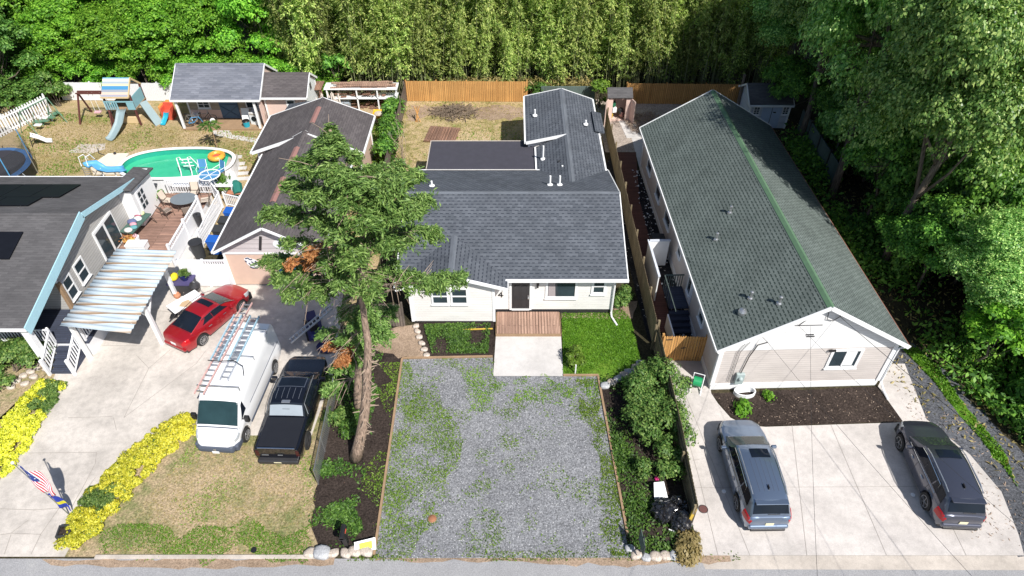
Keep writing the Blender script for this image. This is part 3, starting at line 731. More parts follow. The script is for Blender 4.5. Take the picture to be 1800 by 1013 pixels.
# bed edging
def timber(name, pa, pb, label, w_=.10, h=.10, mat='timber', group='timber edging round the gravel lot'):
    a, b = at(*pa), at(*pb); m = MB(); m.bar(a+Vector((0,0,h/2)), b+Vector((0,0,h/2)), w_, h)
    return tag(m.build(name, M[mat], loc=(a+b)/2), label, 'edging', group)
timber('timber_edging', (707,632), (658,976), 'long brown timber edging left of the gravel lot')
timber('timber_edging', (707,631), (866,628), 'brown timber edging between gravel lot and front bed')
timber('timber_edging', (1051,662), (1103,942), 'long dark timber edging right of the gravel lot')
timber('timber_edging', (990,661), (1052,661), 'short timber edging below the bright green lawn')
def stone(px, py, s_, label, group, seed, mat='stone', fl=.6):
    rg = random.Random(seed); p = at(px, py); bm = bmesh.new(); bmesh.ops.create_icosphere(bm, subdivisions=2, radius=.5)
    for v in bm.verts:
        k = 1 + .22*math.sin(v.co.x*5+seed) * math.cos(v.co.y*4+seed*2) + rg.uniform(-.05, .05); v.co = Vector((max(-.42, min(.42, v.co.x*k)), max(-.40, min(.40, v.co.y*k)), max(-.4, min(.30, v.co.z*k))))
        v.co.x *= s_*1.15; v.co.y *= s_*.9; v.co.z *= s_*fl*1.3
    me = bpy.data.meshes.new('edging_stone'); bm.to_mesh(me); bm.free(); me.materials.append(M[mat]); me.shade_smooth()
    o = bpy.data.objects.new('edging_stone', me); COL.objects.link(o); o.location = (p.x, p.y, s_*.16); o.rotation_euler = (0, 0, rg.uniform(-.3, .3))
    return tag(o, label, 'stone', group)
gl = 'stones along the street edge of the left bed'
for k, (px, s_, mt, lb) in enumerate([(547,.52,'stone','leftmost pale stone edging the left bed by the street'),(567,.72,'stone_grey','wide grey flat stone edging the left bed by the street'),(586,.46,'stone','small tan stone right of the wide grey stone'),
    (608,.48,'stone','square pale stone in the middle of the left bed edging'),(625,.55,'stone','large tan stone touching the corner of the lying lawn sign'),(644,.58,'stone','tan stone at the right end of the left bed edging')]):
    stone(px, 974-(k>3)*3, s_, lb, gl, 10+k, mt)
gr = 'stones along the street edge of the right bed'
for k, (px, py, s_, mt, lb) in enumerate([(1107,966,.42,'stone_grey','grey stone beside the right mailbox, leftmost of its row'),(1118,977,.50,'stone','pale stone just below the right mailbox'),(1134,981,.44,'stone_grey','squarish grey stone, third from the left in the right row'),(1152,980,.50,'stone','rounded pinkish stone near the middle of the right row'),
    (1170,979,.50,'stone','pale stone right of the rounded pinkish stone'),(1187,978,.52,'stone_grey','wide flat grey stone in the right half of the row'),(1203,976,.46,'stone','small brown stone before the last pale one'),(1220,975,.56,'stone','pale stone at the driveway end of the right row')]):
    stone(px, py, s_, lb, gr, 30+k, mt)
for k, (px, py) in enumerate([(731,575),(734,584),(737,594),(742,605),(746,616),(750,626)]):
    stone(px, py, .36, 'small pale stone bordering the left side of the front bed', 'stones bordering the front bed', 50+k)
for k, (px, py) in enumerate([(1064,680),(1074,675),(1086,668),(1096,662),(1106,656),(1118,649),(1126,642)]):
    stone(px, py, .50, 'pale stone in the curved row below the green lawn', 'curved row of stones under the lawn', 60+k, 'stone' if k % 2 else 'stone_grey')
for k, (px, py) in enumerate([(42,662),(30,672),(20,682),(55,655),(66,648),(76,642),(60,664),(45,676),(82,650)]):
    stone(px, py, .40, 'pinkish stone in the rockery between green shrub and yellow hedge', 'rockery stones by the porch', 80+k)
for k, (px, py) in enumerate([(418,262),(415,277),(420,289),(423,297),(426,306),(428,315)][1:]):
    p = at(px, py); m = MB(); m.box((p.x, p.y, .04), (.85, .38, .08), rz=.1); tag(m.build('stepping_stone', M['concrete_w'], loc=p, bevel=.02), 'pale rectangular stepping stone in the grass right of the pool', 'stepping stone', 'stepping stones beside the pool')
# ================================================================ BUILDINGS
def win(parent, o, u, n, w_, h, kind='double', gm='glass', fm='white', fw=.09, name='window', proud=.05, label=None):
    o, u, n = Vector(o), Vector(u).normalized(), Vector(n).normalized(); z = Vector((0,0,1)); m = MB()
    def P(a, b, c): return o + u*a + z*b + n*c
    for sgn in (-1, 1):
        m.bar(P(sgn*(w_/2+fw/2), -h/2-fw, proud/2), P(sgn*(w_/2+fw/2), h/2+fw, proud/2), fw, proud, up=n)
        m.bar(P(-w_/2-.002, sgn*(h/2+fw/2), proud/2), P(w_/2+.002, sgn*(h/2+fw/2), proud/2), fw, proud-.004, up=n)
    if kind == 'double': m.bar(P(-w_/2, 0, .03), P(w_/2, 0, .03), .06, .045, up=n)
    if kind == 'slider': m.bar(P(0, -h/2, .03), P(0, h/2, .03), .07, .045, up=n)
    if kind == 'grid':
        for a in (-1, 0, 1): m.bar(P(-w_/2, a*h/4, .03), P(w_/2, a*h/4, .03), .03, .03, up=n)
        m.bar(P(0, -h/2, .03), P(0, h/2, .03), .035, .03, up=n)
    f = m.build(name, M[fm], parent)
    if label: f['label'] = label
    g = MB(); g.add([P(-w_/2, -h/2, .012), P(w_/2, -h/2, .012), P(w_/2, h/2, .012), P(-w_/2, h/2, .012)], [(0,1,2,3)]); g.build('pane', M[gm], f)
    s_ = MB(); s_.bar(P(-w_/2-fw-.03, -h/2-fw-.02, .05), P(w_/2+fw+.03, -h/2-fw-.02, .05), .11, .04); s_.build('sill', M[fm], f)
    return f
def up_slab(m, pts, t):
    pts = [Vector(p) for p in pts]; n = (pts[1]-pts[0]).cross(pts[2]-pts[1])
    if n.z < 0: pts.reverse()
    return m.slab(pts, t)
def gable(parent, axis, a, b, ze, zr, ar=None, walls=None, z0=0, roof='roof_char', wall='siding_white', trim='white', cap='roof_char', cap_w=.32, foundation=None, thick=.10, names=('wall','roof'), fas=.14, wall_ze=None, eave_trim=True, skip=()):
    """a=(a0,a1) across the ridge, b=(b0,b1) along it (roof outline incl. overhang); walls=(a0,a1,b0,b1)"""
    q = (lambda p, r, z: Vector((p, r, z))) if axis == 'Y' else (lambda p, r, z: Vector((r, p, z)))
    ar = (a[0]+a[1])/2 if ar is None else ar; ze0, ze1 = (ze, ze) if isinstance(ze, (int, float)) else ze
    if walls:
        w0, w1, v0, v1 = walls; h = lambda x: (ze0 + (zr-ze0)*(x-a[0])/(ar-a[0]) if x < ar else ze1 + (zr-ze1)*(a[1]-x)/(a[1]-ar)) - thick - .03
        prof = [(w0, z0), (w1, z0), (w1, h(w1)), (ar, zr-thick-.03), (w0, h(w0))]; m = MB(); n = 5
        lo = [q(p, v0, z) for p, z in prof]; hi = [q(p, v1, z) for p, z in prof]
        m.add(lo+hi, [tuple(range(n)), tuple(range(n, 2*n))[::-1]] + [(i, n+i, n+(i+1)%n, (i+1)%n) for i in range(n)])
        bm_fix(m); wo = m.build(names[0], M[wall], parent)
        if foundation:
            f = MB(); p0 = q(w0+.03, v0+.03, 0); p1 = q(w1-.03, v1-.03, 0); f.b2(p0.x, p1.x, p0.y, p1.y, -.1, z0+.01); f.build('foundation', M[foundation], parent)
        for ww in (w0, w1):
            for vv in (v0, v1): cb = MB(); p = q(ww, vv, 0); cb.b2(p.x-.055, p.x+.055, p.y-.055, p.y+.055, z0-.02, h(ww)+.02); cb.build('corner_board', M[trim], parent)
    m = MB()
    up_slab(m, [q(a[0], b[0], ze0), q(ar, b[0], zr), q(ar, b[1], zr), q(a[0], b[1], ze0)], thick)
    up_slab(m, [q(a[1], b[0], ze1), q(ar, b[0], zr), q(ar, b[1], zr), q(a[1], b[1], ze1)], thick)
    ro = m.build(names[1], M[roof], parent)
    e = .03
    for bb, sg in ((b[0], -1), (b[1], 1)):
        for aa, zz in ((a[0], ze0), (a[1], ze1)):
            if (sg, -1 if aa == a[0] else 1) in skip: continue
            m = MB(); m.bar(q(aa, bb+sg*e, zz-.075), q(ar, bb+sg*e, zr-.075), .05, fas); m.build('rake_trim', M[trim], parent)
    for aa, zz, sg in ((a[0], ze0, -1), (a[1], ze1, 1)) if eave_trim else ():
        m = MB(); m.bar(q(aa+sg*.05, b[0]-.02, zz-.07), q(aa+sg*.05, b[1]+.02, zz-.07), .11, .12); m.build('eave_trim', M[trim], parent)
    m = MB(); c = cap_w/2
    for sg, ae, zz in ((-1, a[0], ze0), (1, a[1], ze1)):
        k = (zr-zz)/abs(ar-ae); up_slab(m, [q(ar, b[0]-.02, zr+.022), q(ar+sg*c, b[0]-.02, zr+.022-k*c), q(ar+sg*c, b[1]+.02, zr+.022-k*c), q(ar, b[1]+.02, zr+.022)], .02)
    m.build('ridge_cap', M[cap], ro)
    return ro
def bm_fix(m):
    """outward normals for a closed prism"""
    bm = bmesh.new(); vs = [bm.verts.new(p) for p in m.v]; bm.verts.ensure_lookup_table()
    for f in m.f: bm.faces.new([vs[i] for i in f])
    bmesh.ops.recalc_face_normals(bm, faces=bm.faces); m.f = [tuple(v.index for v in f.verts) for f in (bm.verts.index_update() or bm.faces)]; bm.free()
def vent_pipe(parent, p, h, r=.055, mat='white'):
    p = Vector(p); m = MB(); m.lathe(p, [(.17, -.02), (.16, .05), (r+.02, .10), (r, .11), (r, h), (r*.6, h)], 12); m.build('vent_pipe', M[mat], parent)
def plank_fence(name, pts, h, mat, label, cat='fence', bw=.14, gap=.012, posts=2.4, group=None, side=1, post_mat=None, top=None, jit=.02, seed=1, dog=True):
    """solid board fence along a ground polyline: boards part, rails part, posts part"""
    rg = random.Random(seed); pts = [Vector((p[0], p[1], 0)) for p in pts]; root = thing(name, label, cat, pts[0], 0, group); o = pts[0]
    b = MB(); r = MB(); pm = []
    tot = sum((q-p).length for p, q in zip(pts, pts[1:])); run = 0
    for p, q in zip(pts, pts[1:]):
        L = (q-p).length; d = (q-p)/L; n = Vector((-d.y, d.x, 0))*side; k = int(L/(bw+gap))
        for i in range(k):
            t = (i+.5)/k; c = p.lerp(q, t)-o; hh = h(run+L*t) if callable(h) else h; hh += rg.uniform(-jit, jit); w2 = bw/2; z0 = .03
            e = d*w2; th = n*.01
            prof = [(-1, z0), (1, z0), (1, hh-.05), (.5, hh), (-.5, hh), (-1, hh-.05)] if dog else [(-1, z0), (1, z0), (1, hh), (-1, hh)]
            nn = len(prof); lo = [c + e*s_ + Vector((0,0,z)) - th for s_, z in prof]; hi = [v + th*2 for v in lo]
            b.add(lo+hi, [tuple(range(nn))[::-1], tuple(range(nn, 2*nn))] + [(j, (j+1)%nn, nn+(j+1)%nn, nn+j) for j in range(nn)])
        h0 = h(run) if callable(h) else h; h1 = h(run+L) if callable(h) else h
        for f in (.15, .82): r.bar(p-o + n*.05 + Vector((0,0,h0*f)), q-o + n*.05 + Vector((0,0,h1*f)), .04, .09)
        kp = max(1, int(L/posts))
        for i in range(kp+1):
            c = p.lerp(q, i/kp)-o + n*.11; hh = (h0+(h1-h0)*i/kp); pm.append((c, hh))
        run += L
    bm_fix(b); b.build('boards', M[mat], root); r.build('rails', M[post_mat or mat], root)
    for c, hh in pm:
        m = MB(); m.b2(c.x-.05, c.x+.05, c.y-.05, c.y+.05, -.1, hh+.04); m.build('post', M[post_mat or mat], root)
    return root
def picket_rail(name, pts, h, label, cat='railing', step=.16, mat='white_vinyl', pw=.05, group=None, z0=0, cap=.07, postw=.10):
    """white baluster railing; pts are 3-D points on the floor (may slope)"""
    pts = [Vector(p) for p in pts]; root = thing(name, label, cat, pts[0], 0, group); o = pts[0]; b = MB(); r = MB()
    for p, q in zip(pts, pts[1:]):
        L = (q-p).length; k = max(2, int(L/step)); Z = Vector((0,0,1))
        for i in range(1, k):
            c = p.lerp(q, i/k)-o; b.bar(c+Z*.08, c+Z*(h-.04), pw, pw*.7, up=(q-p).normalized())
        r.bar(p-o+Z*h, q-o+Z*h, cap, .05); r.bar(p-o+Z*.09, q-o+Z*.09, .05, .05)
    b.build('balusters', M[mat], root); r.build('rails', M[mat], root)
    for p in pts:
        m = MB(); c = p-o; w_ = postw/2; m.b2(c.x-w_, c.x+w_, c.y-w_, c.y+w_, c.z-.0, c.z+h+.10); m.lathe((c.x, c.y, c.z+h+.10), [(w_*1.5, 0), (w_*1.5, .03), (.01, .08)], 4); m.build('post', M[mat], root)
    return root

# ---------------------------------------------------------------- white ranch house (centre)
H = thing('white_house', 'white ranch house with slate grey shingle roof and black front door', 'house', (0, 26.5, 0))
def LH(x, y, z): return Vector((x, y-26.5, z))
WY = 26.5 - 26.5
# main block
gable(H, 'X', (26.12-26.5, 36.1-26.5), (-5.92, 5.92), (2.82, 3.0), 4.55, ar=31.45-26.5, walls=(0, 9.4, -5.35, 5.35), z0=.34, foundation='dkmetal', roof='roof_slate', wall='siding_white', cap='roof_slate_cap', names=('main_wall','main_roof'))
# front gable wing (left)
m = MB(); x0, x1, yf, yb = -5.30, -.92, -.72, .02
m.b2(x0, x1, yf, yb, .16, 2.62); hx = -3.05
m.add([(x0, yf, 2.62), (x1, yf, 2.62), (x1, yf, 2.70), (hx, yf, 3.45), (x0, yf, 2.70), (x0, yb, 2.62), (x1, yb, 2.62), (x1, yb, 2.70), (hx, yb, 3.45), (x0, yb, 2.70)], [(0,1,2,3,4), (9,8,7,6,5), (1,6,7,2), (0,4,9,5)])
m.build('wing_wall', M['siding_white'], H)
f = MB(); f.b2(x0+.03, x1-.03, yf+.03, yb, -.1, .18); f.build('wing_foundation', M['dkmetal'], H)
m = MB(); zt, zl, yo = 3.66, 2.78, -1.02
zm = lambda y: 2.82 + (4.55-2.82)*(y-(-.38))/(4.95+.38)
yr = -.38 + (zt-2.82)/(4.55-2.82)*(5.33)          # ridge meets main roof
for sg, xe in ((-1, -5.92), (1, -.22)):
    up_slab(m, [(xe, yo, zl), (hx, yo, zt), (hx, yr+.05, zt+.012), (xe, -.34, zl+.03)], .10)
o = m.build('wing_roof', M['roof_slate'], H)
m = MB(); up_slab(m, [(hx, yo-.02, zt+.03), (hx-.17, yo-.02, zt-.02), (hx-.17, yr-.1, zt-.02), (hx, yr, zt+.03)], .02); up_slab(m, [(hx, yo-.02, zt+.03), (hx+.17, yo-.02, zt-.02), (hx+.17, yr-.1, zt-.02), (hx, yr, zt+.03)], .02); m.build('ridge_cap', M['roof_slate_cap'], o)
m = MB()
for xe in (-5.92, -.22): m.bar((xe, yo-.03, zl-.08), (hx, yo-.03, zt-.08), .06, .18)
m.bar((-5.95, yo, zl-.06), (-5.95, -.4, zl-.06), .1, .12); m.bar((-.22, yo, zl-.06), (-.22, -.42, zl-.06), .08, .12)
m.build('wing_rake_trim', M['white'], H)
for x in (-5.27, -.95): m = MB(); m.b2(x-.07, x+.07, yf-.03, yf+.06, .14, 2.68); m.build('corner_board', M['white'], H)
# rear wing lower + upper
gable(H, 'Y', (1.56, 5.75), (5.6, 12.49), (2.92, 3.05), 3.86, ar=3.50, skip=((1,-1),(1,1),(-1,-1),(-1,1)), walls=(1.75, 5.5, 8.5, 12.6), z0=.2, roof='roof_slate', cap='roof_slate_cap', names=('rear_wall','rear_roof'))
gable(H, 'Y', (.90, 5.75), (12.5, 18.85), (3.28, 3.05), 3.86, ar=3.50, skip=((-1,1),), walls=(1.1, 5.5, 12.8, 18.6), z0=.2, roof='roof_slate', cap='roof_slate_cap', names=('rear_end_wall','rear_end_roof'), fas=.20, thick=.14)
m = MB(); m.b2(5.6, 5.98, 14.2, 16.3, 2.6, 3.10); m.build('side_bump_wall', M['siding_white'], H)
m = MB(); up_slab(m, [(5.5, 13.95, 3.34), (6.15, 13.95, 3.14), (6.15, 16.6, 3.14), (5.5, 16.6, 3.34)], .1); m.build('side_bump_roof', M['roof_slate'], H)
# flat membrane roof
m = MB(); m.b2(-5.2, 1.52, 9.62, 13.35, .2, 2.62); m.build('annex_wall', M['siding_white'], H)
m = MB(); m.b2(-5.32, 1.55, 9.62, 13.45, 2.66, 2.78); m.build('annex_roof', M['roof_membrane'], H)
m = MB(); m.bar((-5.36, 13.48, 2.74), (1.5, 13.48, 2.74), .05, .13); m.bar((-5.36, 9.64, 2.74), (-5.36, 13.48, 2.74), .05, .13); m.bar((-5.3, 9.63, 2.95), (1.5, 9.63, 2.95), .05, .10); m.build('annex_trim', M['kerb'], H)
for x, y, h in ((-4.55, 6.1, .34), (.62+1.55, 6.3, .62), (2.7+.02, 6.3, .62), (1.95, 10.7, .95), (3.05, 9.0, .3), (1.55, 15.6, .45), (4.9, 14.4, .3)):
    z = 4.55 - .333*(y-4.95) if y < 9 else (3.3 if y < 12.5 else 3.5)
    if (x, y) == (1.95, 10.7): z = 3.1
    if y == 9.0: z = 3.4
    vent_pipe(H, (x, y, z), h)
m = MB(); p = (2.95, 9.7, 3.42); m.lathe(p, [(.16, 0), (.14, .12), (.17, .13), (.02, .2)], 10); m.build('roof_vent', M['dkmetal'], H)
# gutter, downspout
m = MB(); m.b2(-.35, 5.98, -.50, -.38, 2.70, 2.84); m.build('gutter', M['white'], H)
m = MB(); m.tube([(5.62, -.45, 2.7), (5.36, -.12, 2.45), (5.36, -.10, .25), (5.36, -.35, .12), (5.60, -.95, .06)], .05, 6); m.build('downspout', M['white'], H)
U, NF = (1,0,0), (0,-1,0)
for x in (-3.72, -2.72): win(H, (x, yf, 1.98), U, NF, .72, .95, 'double', name='window')
w_ = win(H, (3.02-.42, 0, 1.92), U, NF, 1.42, 1.25, 'none', fw=.13, label='large picture window')
c = MB(); c.add([(1.92, -.016, 1.3), (2.30, -.016, 1.3), (2.24, -.016, 2.52), (1.92, -.016, 2.52)], [(0,1,2,3)]); c.build('curtain', paint('curtain_grey', (.35,.31,.32), .9), w_)
win(H, (4.55, 0, 2.02), U, NF, .52, .85, 'double', fw=.13)
# door
m = MB(); m.b2(-.02-.0, .93, -.045, 0, .42, 2.42); d_ = m.build('door', M['door_black'], H, bevel=.01)
m = MB()
for x in (.10, .50):
    for z0_, z1_ in ((.55, 1.15), (1.28, 2.05), (2.12, 2.32)):
        for a_, b_ in (((x, z0_), (x+.30, z0_)), ((x, z1_), (x+.30, z1_)), ((x, z0_), (x, z1_)), ((x+.30, z0_), (x+.30, z1_))): m.bar((a_[0], -.055, a_[1]), (b_[0], -.055, b_[1]), .02, .02)
m.build('door_panel', M['dkmetal'], d_)
m = MB(); m.ball((.86, -.10, 1.25), .045); m.b2(.84, .88, -.07, -.045, 1.1, 1.42); m.build('door_handle', M['metal'], d_)
m = MB(); m.b2(-.14, -.02, -.06, .0, .34, 2.56); m.b2(.93, 1.05, -.06, 0, .34, 2.56); m.b2(-.02, .93, -.06, 0, 2.42, 2.56); m.b2(-.02, .93, -.10, 0, .34, .42); m.build('door_frame', M['white'], H)
m = MB(); m.b2(1.28, 1.40, -.16, 0, 2.18, 2.42); m.b2(1.29, 1.39, -.15, -.02, 2.0, 2.18); m.build('porch_light', M['black'], H, bevel=.015)
# house number 114, each digit lower and further left
def digit(ch, x, z, s_):
    mm = MB(); y = -.035
    def b(a, c): mm.bar((x+a[0]*s_, y, z+a[1]*s_), (x+c[0]*s_, y, z+c[1]*s_), .045, .02, up=(0,1,0))
    if ch == '1': b((0,-.5),(0,.5)); b((0,.5),(-.22,.28))
    if ch == '4': b((.15,-.5),(.15,.5)); b((.15,.5),(-.35,-.15)); b((-.35,-.15),(.4,-.15))
    mm.build('house_number', M['black'], H)
digit('1', -.40, 2.28, .34); digit('1', -.50, 1.86, .34); digit('4', -.60, 1.43, .36)
# wooden landing
DK = thing('wooden_deck', 'low wooden landing with vertical boards before the black door', 'deck', (.5, 25.4, 0))
p0, p1 = at(874, 546, .22), at(985, 586, .22); m = MB(); n_ = 21
for k in range(n_):
    x = p0.x + (p1.x-p0.x)*(k+.5)/n_; m.b2(x-(p1.x-p0.x)/n_*.44, x+(p1.x-p0.x)/n_*.44, p1.y-.02, 26.42, .185, .225)
m.build('boards', M['deck_wood'], DK, world=True)
m = MB(); m.b2(p0.x-.02, p1.x+.02, p1.y-.06, p1.y-.03, .02, .21); m.b2(p0.x-.05, p0.x-.02, p1.y-.06, 26.4, .02, .21); m.b2(p1.x+.02, p1.x+.05, p1.y-.06, 26.4, .02, .21); m.b2(p0.x, p1.x, p1.y, 26.4, .02, .18); m.build('frame', M['timber'], DK, world=True)

# ---------------------------------------------------------------- green-roofed house (right)
GA = R(1.96); GH = thing('green_roof_house', 'long beige house with green shingle roof and white front gable', 'house', (9.62, 21.25, 0), GA)
W_, LEN = 8.15, 19.6; ov = .34
gable(GH, 'Y', (-ov, W_+ov), (-.32, LEN+.3), 3.12, 5.75, walls=(0, W_, 0, LEN), z0=.40, roof='roof_green', wall='siding_beige', cap='roof_green_cap', cap_w=.34, fas=.20, thick=.12, eave_trim=False)
m = MB(); m.b2(-.02, W_+.02, -.02, LEN+.02, -.1, .42); m.build('foundation', M['white'], GH)
m = MB(); c = W_/2; k = (5.75-3.12)/(c+ov)
m.add([(0,-.03,2.78),(W_,-.03,2.78),(W_,-.03,3.12+k*ov-.16),(c,-.03,5.58),(0,-.03,3.12+k*ov-.16),(0,0,2.78),(W_,0,2.78),(W_,0,3.12+k*ov-.16),(c,0,5.58),(0,0,3.12+k*ov-.16)], [(0,1,2,3,4),(9,8,7,6,5),(0,5,6,1),(1,6,7,2),(2,7,8,3),(3,8,9,4),(4,9,5,0)])
m.build('gable_siding', M['siding_gable'], GH)
for x in (.02, W_-.02): m = MB(); m.b2(x-.10, x+.10, -.05, .1, .38, 3.1); m.build('corner_trim', M['white'], GH)
m = MB(); m.tube([(W_+.42, -.25, 3.0), (W_+.14, -.05, 2.7), (W_+.14, -.06, .35), (W_+.18, -.5, .12), (W_+.2, -.95, .06)], .055, 6); m.build('downspout', M['white'], GH)
m = MB(); m.b2(-ov-.06, -ov-.01, -.3, LEN+.28, 3.0, 3.12); m.build('gutter', M['white'], GH)
m = MB(); m.b2(W_+ov+.01, W_+ov+.05, -.3, LEN+.28, 3.0, 3.10); m.build('drip_edge', paint('brown_edge', (.22,.09,.06), .7), GH)
win(GH, (5.95, 0, 2.02), (1,0,0), (0,-1,0), 1.25, 1.05, 'slider', gm='glass', fw=.13)
m = MB(); m.add([(6.02,-.02,1.55),(6.45,-.02,1.55),(6.45,-.02,2.5),(6.02,-.02,2.5)], [(0,1,2,3)]); m.build('curtain', M['white'], GH)
for y, h_, ww in ((3.1, 1.0, .7), (8.2, .8, .6), (11.4, 1.3, 1.2), (14.2, 1.4, 1.1), (17.2, 1.3, 1.1)):
    win(GH, (0, y, 2.1), (0,-1,0), (-1,0,0), ww, h_, 'double')
m = MB(); m.b2(-.05, 0, 5.0, 5.95, .85, 2.75); d_ = m.build('side_door', M['shed_blue_white'], GH); win(d_, (-.05, 5.47, 1.95), (0,-1,0), (-1,0,0), .5, 1.1, 'none', fw=.05)
def gz(x): return 5.75 - (5.75-3.12)*abs(x-W_/2)/(W_/2+ov)
for x, y in ((1.55, 1.9), (2.45, .75+.2), (2.2, 8.1), (1.2, 6.6)): 
    h_ = .32; p = Vector((x, y, gz(x))); m = MB(); m.lathe(p, [(.14, -.05), (.13, .04), (.06, .07), (.05, h_), (.085, h_+.01), (.085, h_+.09), (.02, h_+.12)], 10); m.build('vent_pipe', M['metal'], GH)
p = Vector((1.05, 1.25, gz(1.05))); m = MB(); m.lathe(p, [(.20, -.05), (.20, .10), (.16, .18), (.02, .22)], 12); m.build('roof_vent', M['metal'], GH)
# meter box, conduit, hose bracket, gable fittings
m = MB(); m.b2(1.02, 1.42, -.20, -.03, .55, 1.25); m.ball((1.22, -.24, 1.0), .11); m.build('meter_box', paint('meter_grey', (.33,.40,.40), .5), GH, bevel=.02)
m = MB(); m.tube([(1.22, -.08, 1.25), (1.35, -.08, 2.4), (1.55, -.10, 3.2), (1.75, -.45, 3.75)], .025, 6); m.tube([(.72, -.06, .6), (.74, -.06, 2.7), (.95, -.1, 3.3)], .012, 5); m.tube([(.85, -.06, .6), (.87, -.06, 2.7), (1.15, -.1, 3.4)], .012, 5); m.build('service_conduit', M['dkmetal'], GH)
m = MB(); m.b2(3.62, 3.98, -.06, -.03, 3.72, 3.77); m.b2(3.68, 4.05, -.06, -.03, 3.60, 3.65); m.tube([(3.1,-.06,4.35),(3.5,-.06,4.9),(3.9,-.06,5.25)], .015, 5); m.tube([(4.2,-.08,5.2),(4.25,-.1,4.75),(4.55,-.1,4.65),(4.8,-.1,4.95)], .018, 5); m.b2(2.95,4.2,-.05,-.03,4.33,4.36); m.build('cable_fittings', M['dkmetal'], GH)
m = MB(); m.b2(5.02, 5.32, -.12, -.05, 2.62, 2.72); m.build('window_camera', M['black'], GH)
# side porch between walkway and house
SP = thing('side_porch', 'small shaded side porch with grey boards and steps beside the beige wall', 'porch', tuple(GH.matrix_basis @ Vector((-1.1, 4, 0))), GA)
m = MB(); m.b2(0, 1.05, .9, 2.6, .72, .80); m.build('floor', M['porch_blue'], SP)
m = MB()
for k in range(4): m.b2(0, 1.05, .9-.28*(k+1), .9-.28*k, .0, .62-.18*k)
m.build('steps', M['porch_blue'], SP)
m = MB()
for y in (2.6,):
    for k in range(8): m.b2(.05+k*.13, .09+k*.13, y-.02, y+.02, .8, 1.6)
    m.b2(0, 1.05, y-.03, y+.03, 1.6, 1.66)
for k in range(5): m.b2(-.02, .02, 1.0+k*.35, 1.04+k*.35, .8, 1.6)
m.b2(-.03, .03, -.2, 2.6, 1.6, 1.66); m.build('railing', M['fence_green'], SP)
SC = thing('privacy_screen', 'white panelled privacy screen standing between brown walkway and side porch', 'screen', tuple(GH.matrix_basis @ Vector((-1.55, 6.2, 0))), GA)
m = MB(); m.b2(-.03, .03, 0, 3.0, .1, 1.9); m.b2(0, 1.2, 3.0, 3.06, .1, 1.9); m.build('panel', M['white'], SC)
m = MB(); m.b2(-.06, .06, -.05, 3.1, 1.9, 1.98); m.b2(0, 1.25, 2.97, 3.1, 1.9, 1.98); m.build('cap', M['shed_blue_white'], SC)
m = MB(); q = GH.matrix_basis @ Vector((-1.35, 3.1, 0)); m.box((q.x, q.y, .55), (.06, 2.2, 1.0), rz=GA); tag(m.build('leaning_board', M['white'], loc=q), 'white board leaning low along the brown walkway near the gate', 'board')

# ---------------------------------------------------------------- grey-roofed house with solar panels (far left)
LHs = thing('solar_house', 'grey sided house with charcoal roof, pale blue fascia and solar panels', 'house', (-23.3, 29, 0))
gable(LHs, 'X', (-6.55, 6.35), (-16, .45), 3.0, 4.62, ar=.35, walls=(-3.0, 6.0, -15.6, 0), z0=.5, roof='roof_char', wall='siding_grey', cap='roof_char', trim='white', foundation='dkmetal')
m = MB(); m.b2(-15.5, -2.6, -6.0, -2.9, .5, 2.75); m.build('front_wall', M['siding_grey'], LHs)
m = MB(); m.bar((.52, -6.62, 2.90), (.52, .35, 4.52), .05, .55); m.bar((.52, .35, 4.50), (.52, 6.4, 2.92), .05, .30); m.build('blue_fascia', M['blue_fascia'], LHs)
m = MB(); m.b2(.02, .35, -6.5, -6.2, .9, 2.85); m.build('porch_column', M['white'], LHs)
UX, NX = (0,1,0), (1,0,0)
m = MB(); m.b2(0, .07, 1.0, 3.2, .62, 2.75); sd = m.build('sliding_door', M['white'], LHs)
for y in (1.1, 2.2):
    g = MB(); g.add([(.085, y, .75), (.085, y+.9, .75), (.085, y+.9, 2.6), (.085, y, 2.6)], [(0,1,2,3)]); g.build('pane', M['glass'], sd)
win(LHs, (0, -1.05, 1.85), UX, NX, .75, 1.15, 'double'); win(LHs, (0, -2.3-.1, 1.9), UX, NX, .01, .01, 'none', name='wall_trim') if False else None
win(LHs, (0, -2.35, 1.8), UX, NX, .65, 1.2, 'double')
m = MB(); m.b2(0, .75, 4.6, 7.2, .6, 3.05); ex = m.build('rear_entry', M['white'], LHs)
m = MB(); m.b2(.75, .80, 5.0, 5.95, .65, 2.75); fd = m.build('french_door', M['white_vinyl'], LHs)
for a in range(3):
    for b in range(2):
        g = MB(); y0, z0_ = 5.12+b*.38, 1.45+a*.42; g.add([(.815, y0, z0_), (.815, y0+.28, z0_), (.815, y0+.28, z0_+.32), (.815, y0, z0_+.32)], [(0,1,2,3)]); g.build('pane', M['glass'], fd)
m = MB(); up_slab(m, [(-.2, 4.4, 3.42), (1.0, 4.4, 3.36), (1.0, 7.4, 3.0), (-.2, 7.4, 3.05)], .1); m.build('rear_entry_roof', M['roof_char'], LHs)
m = MB(); m.b2(-.04, .14, -3.1, -2.9, .6, 2.7); m.build('brown_post', M['timber'], LHs)
def on_roof(y, back): return 4.62 + .10 - (1.62/6.9)*(.35-y) if not back else 4.62 + .10 - (1.62/6.0)*(y-.35)
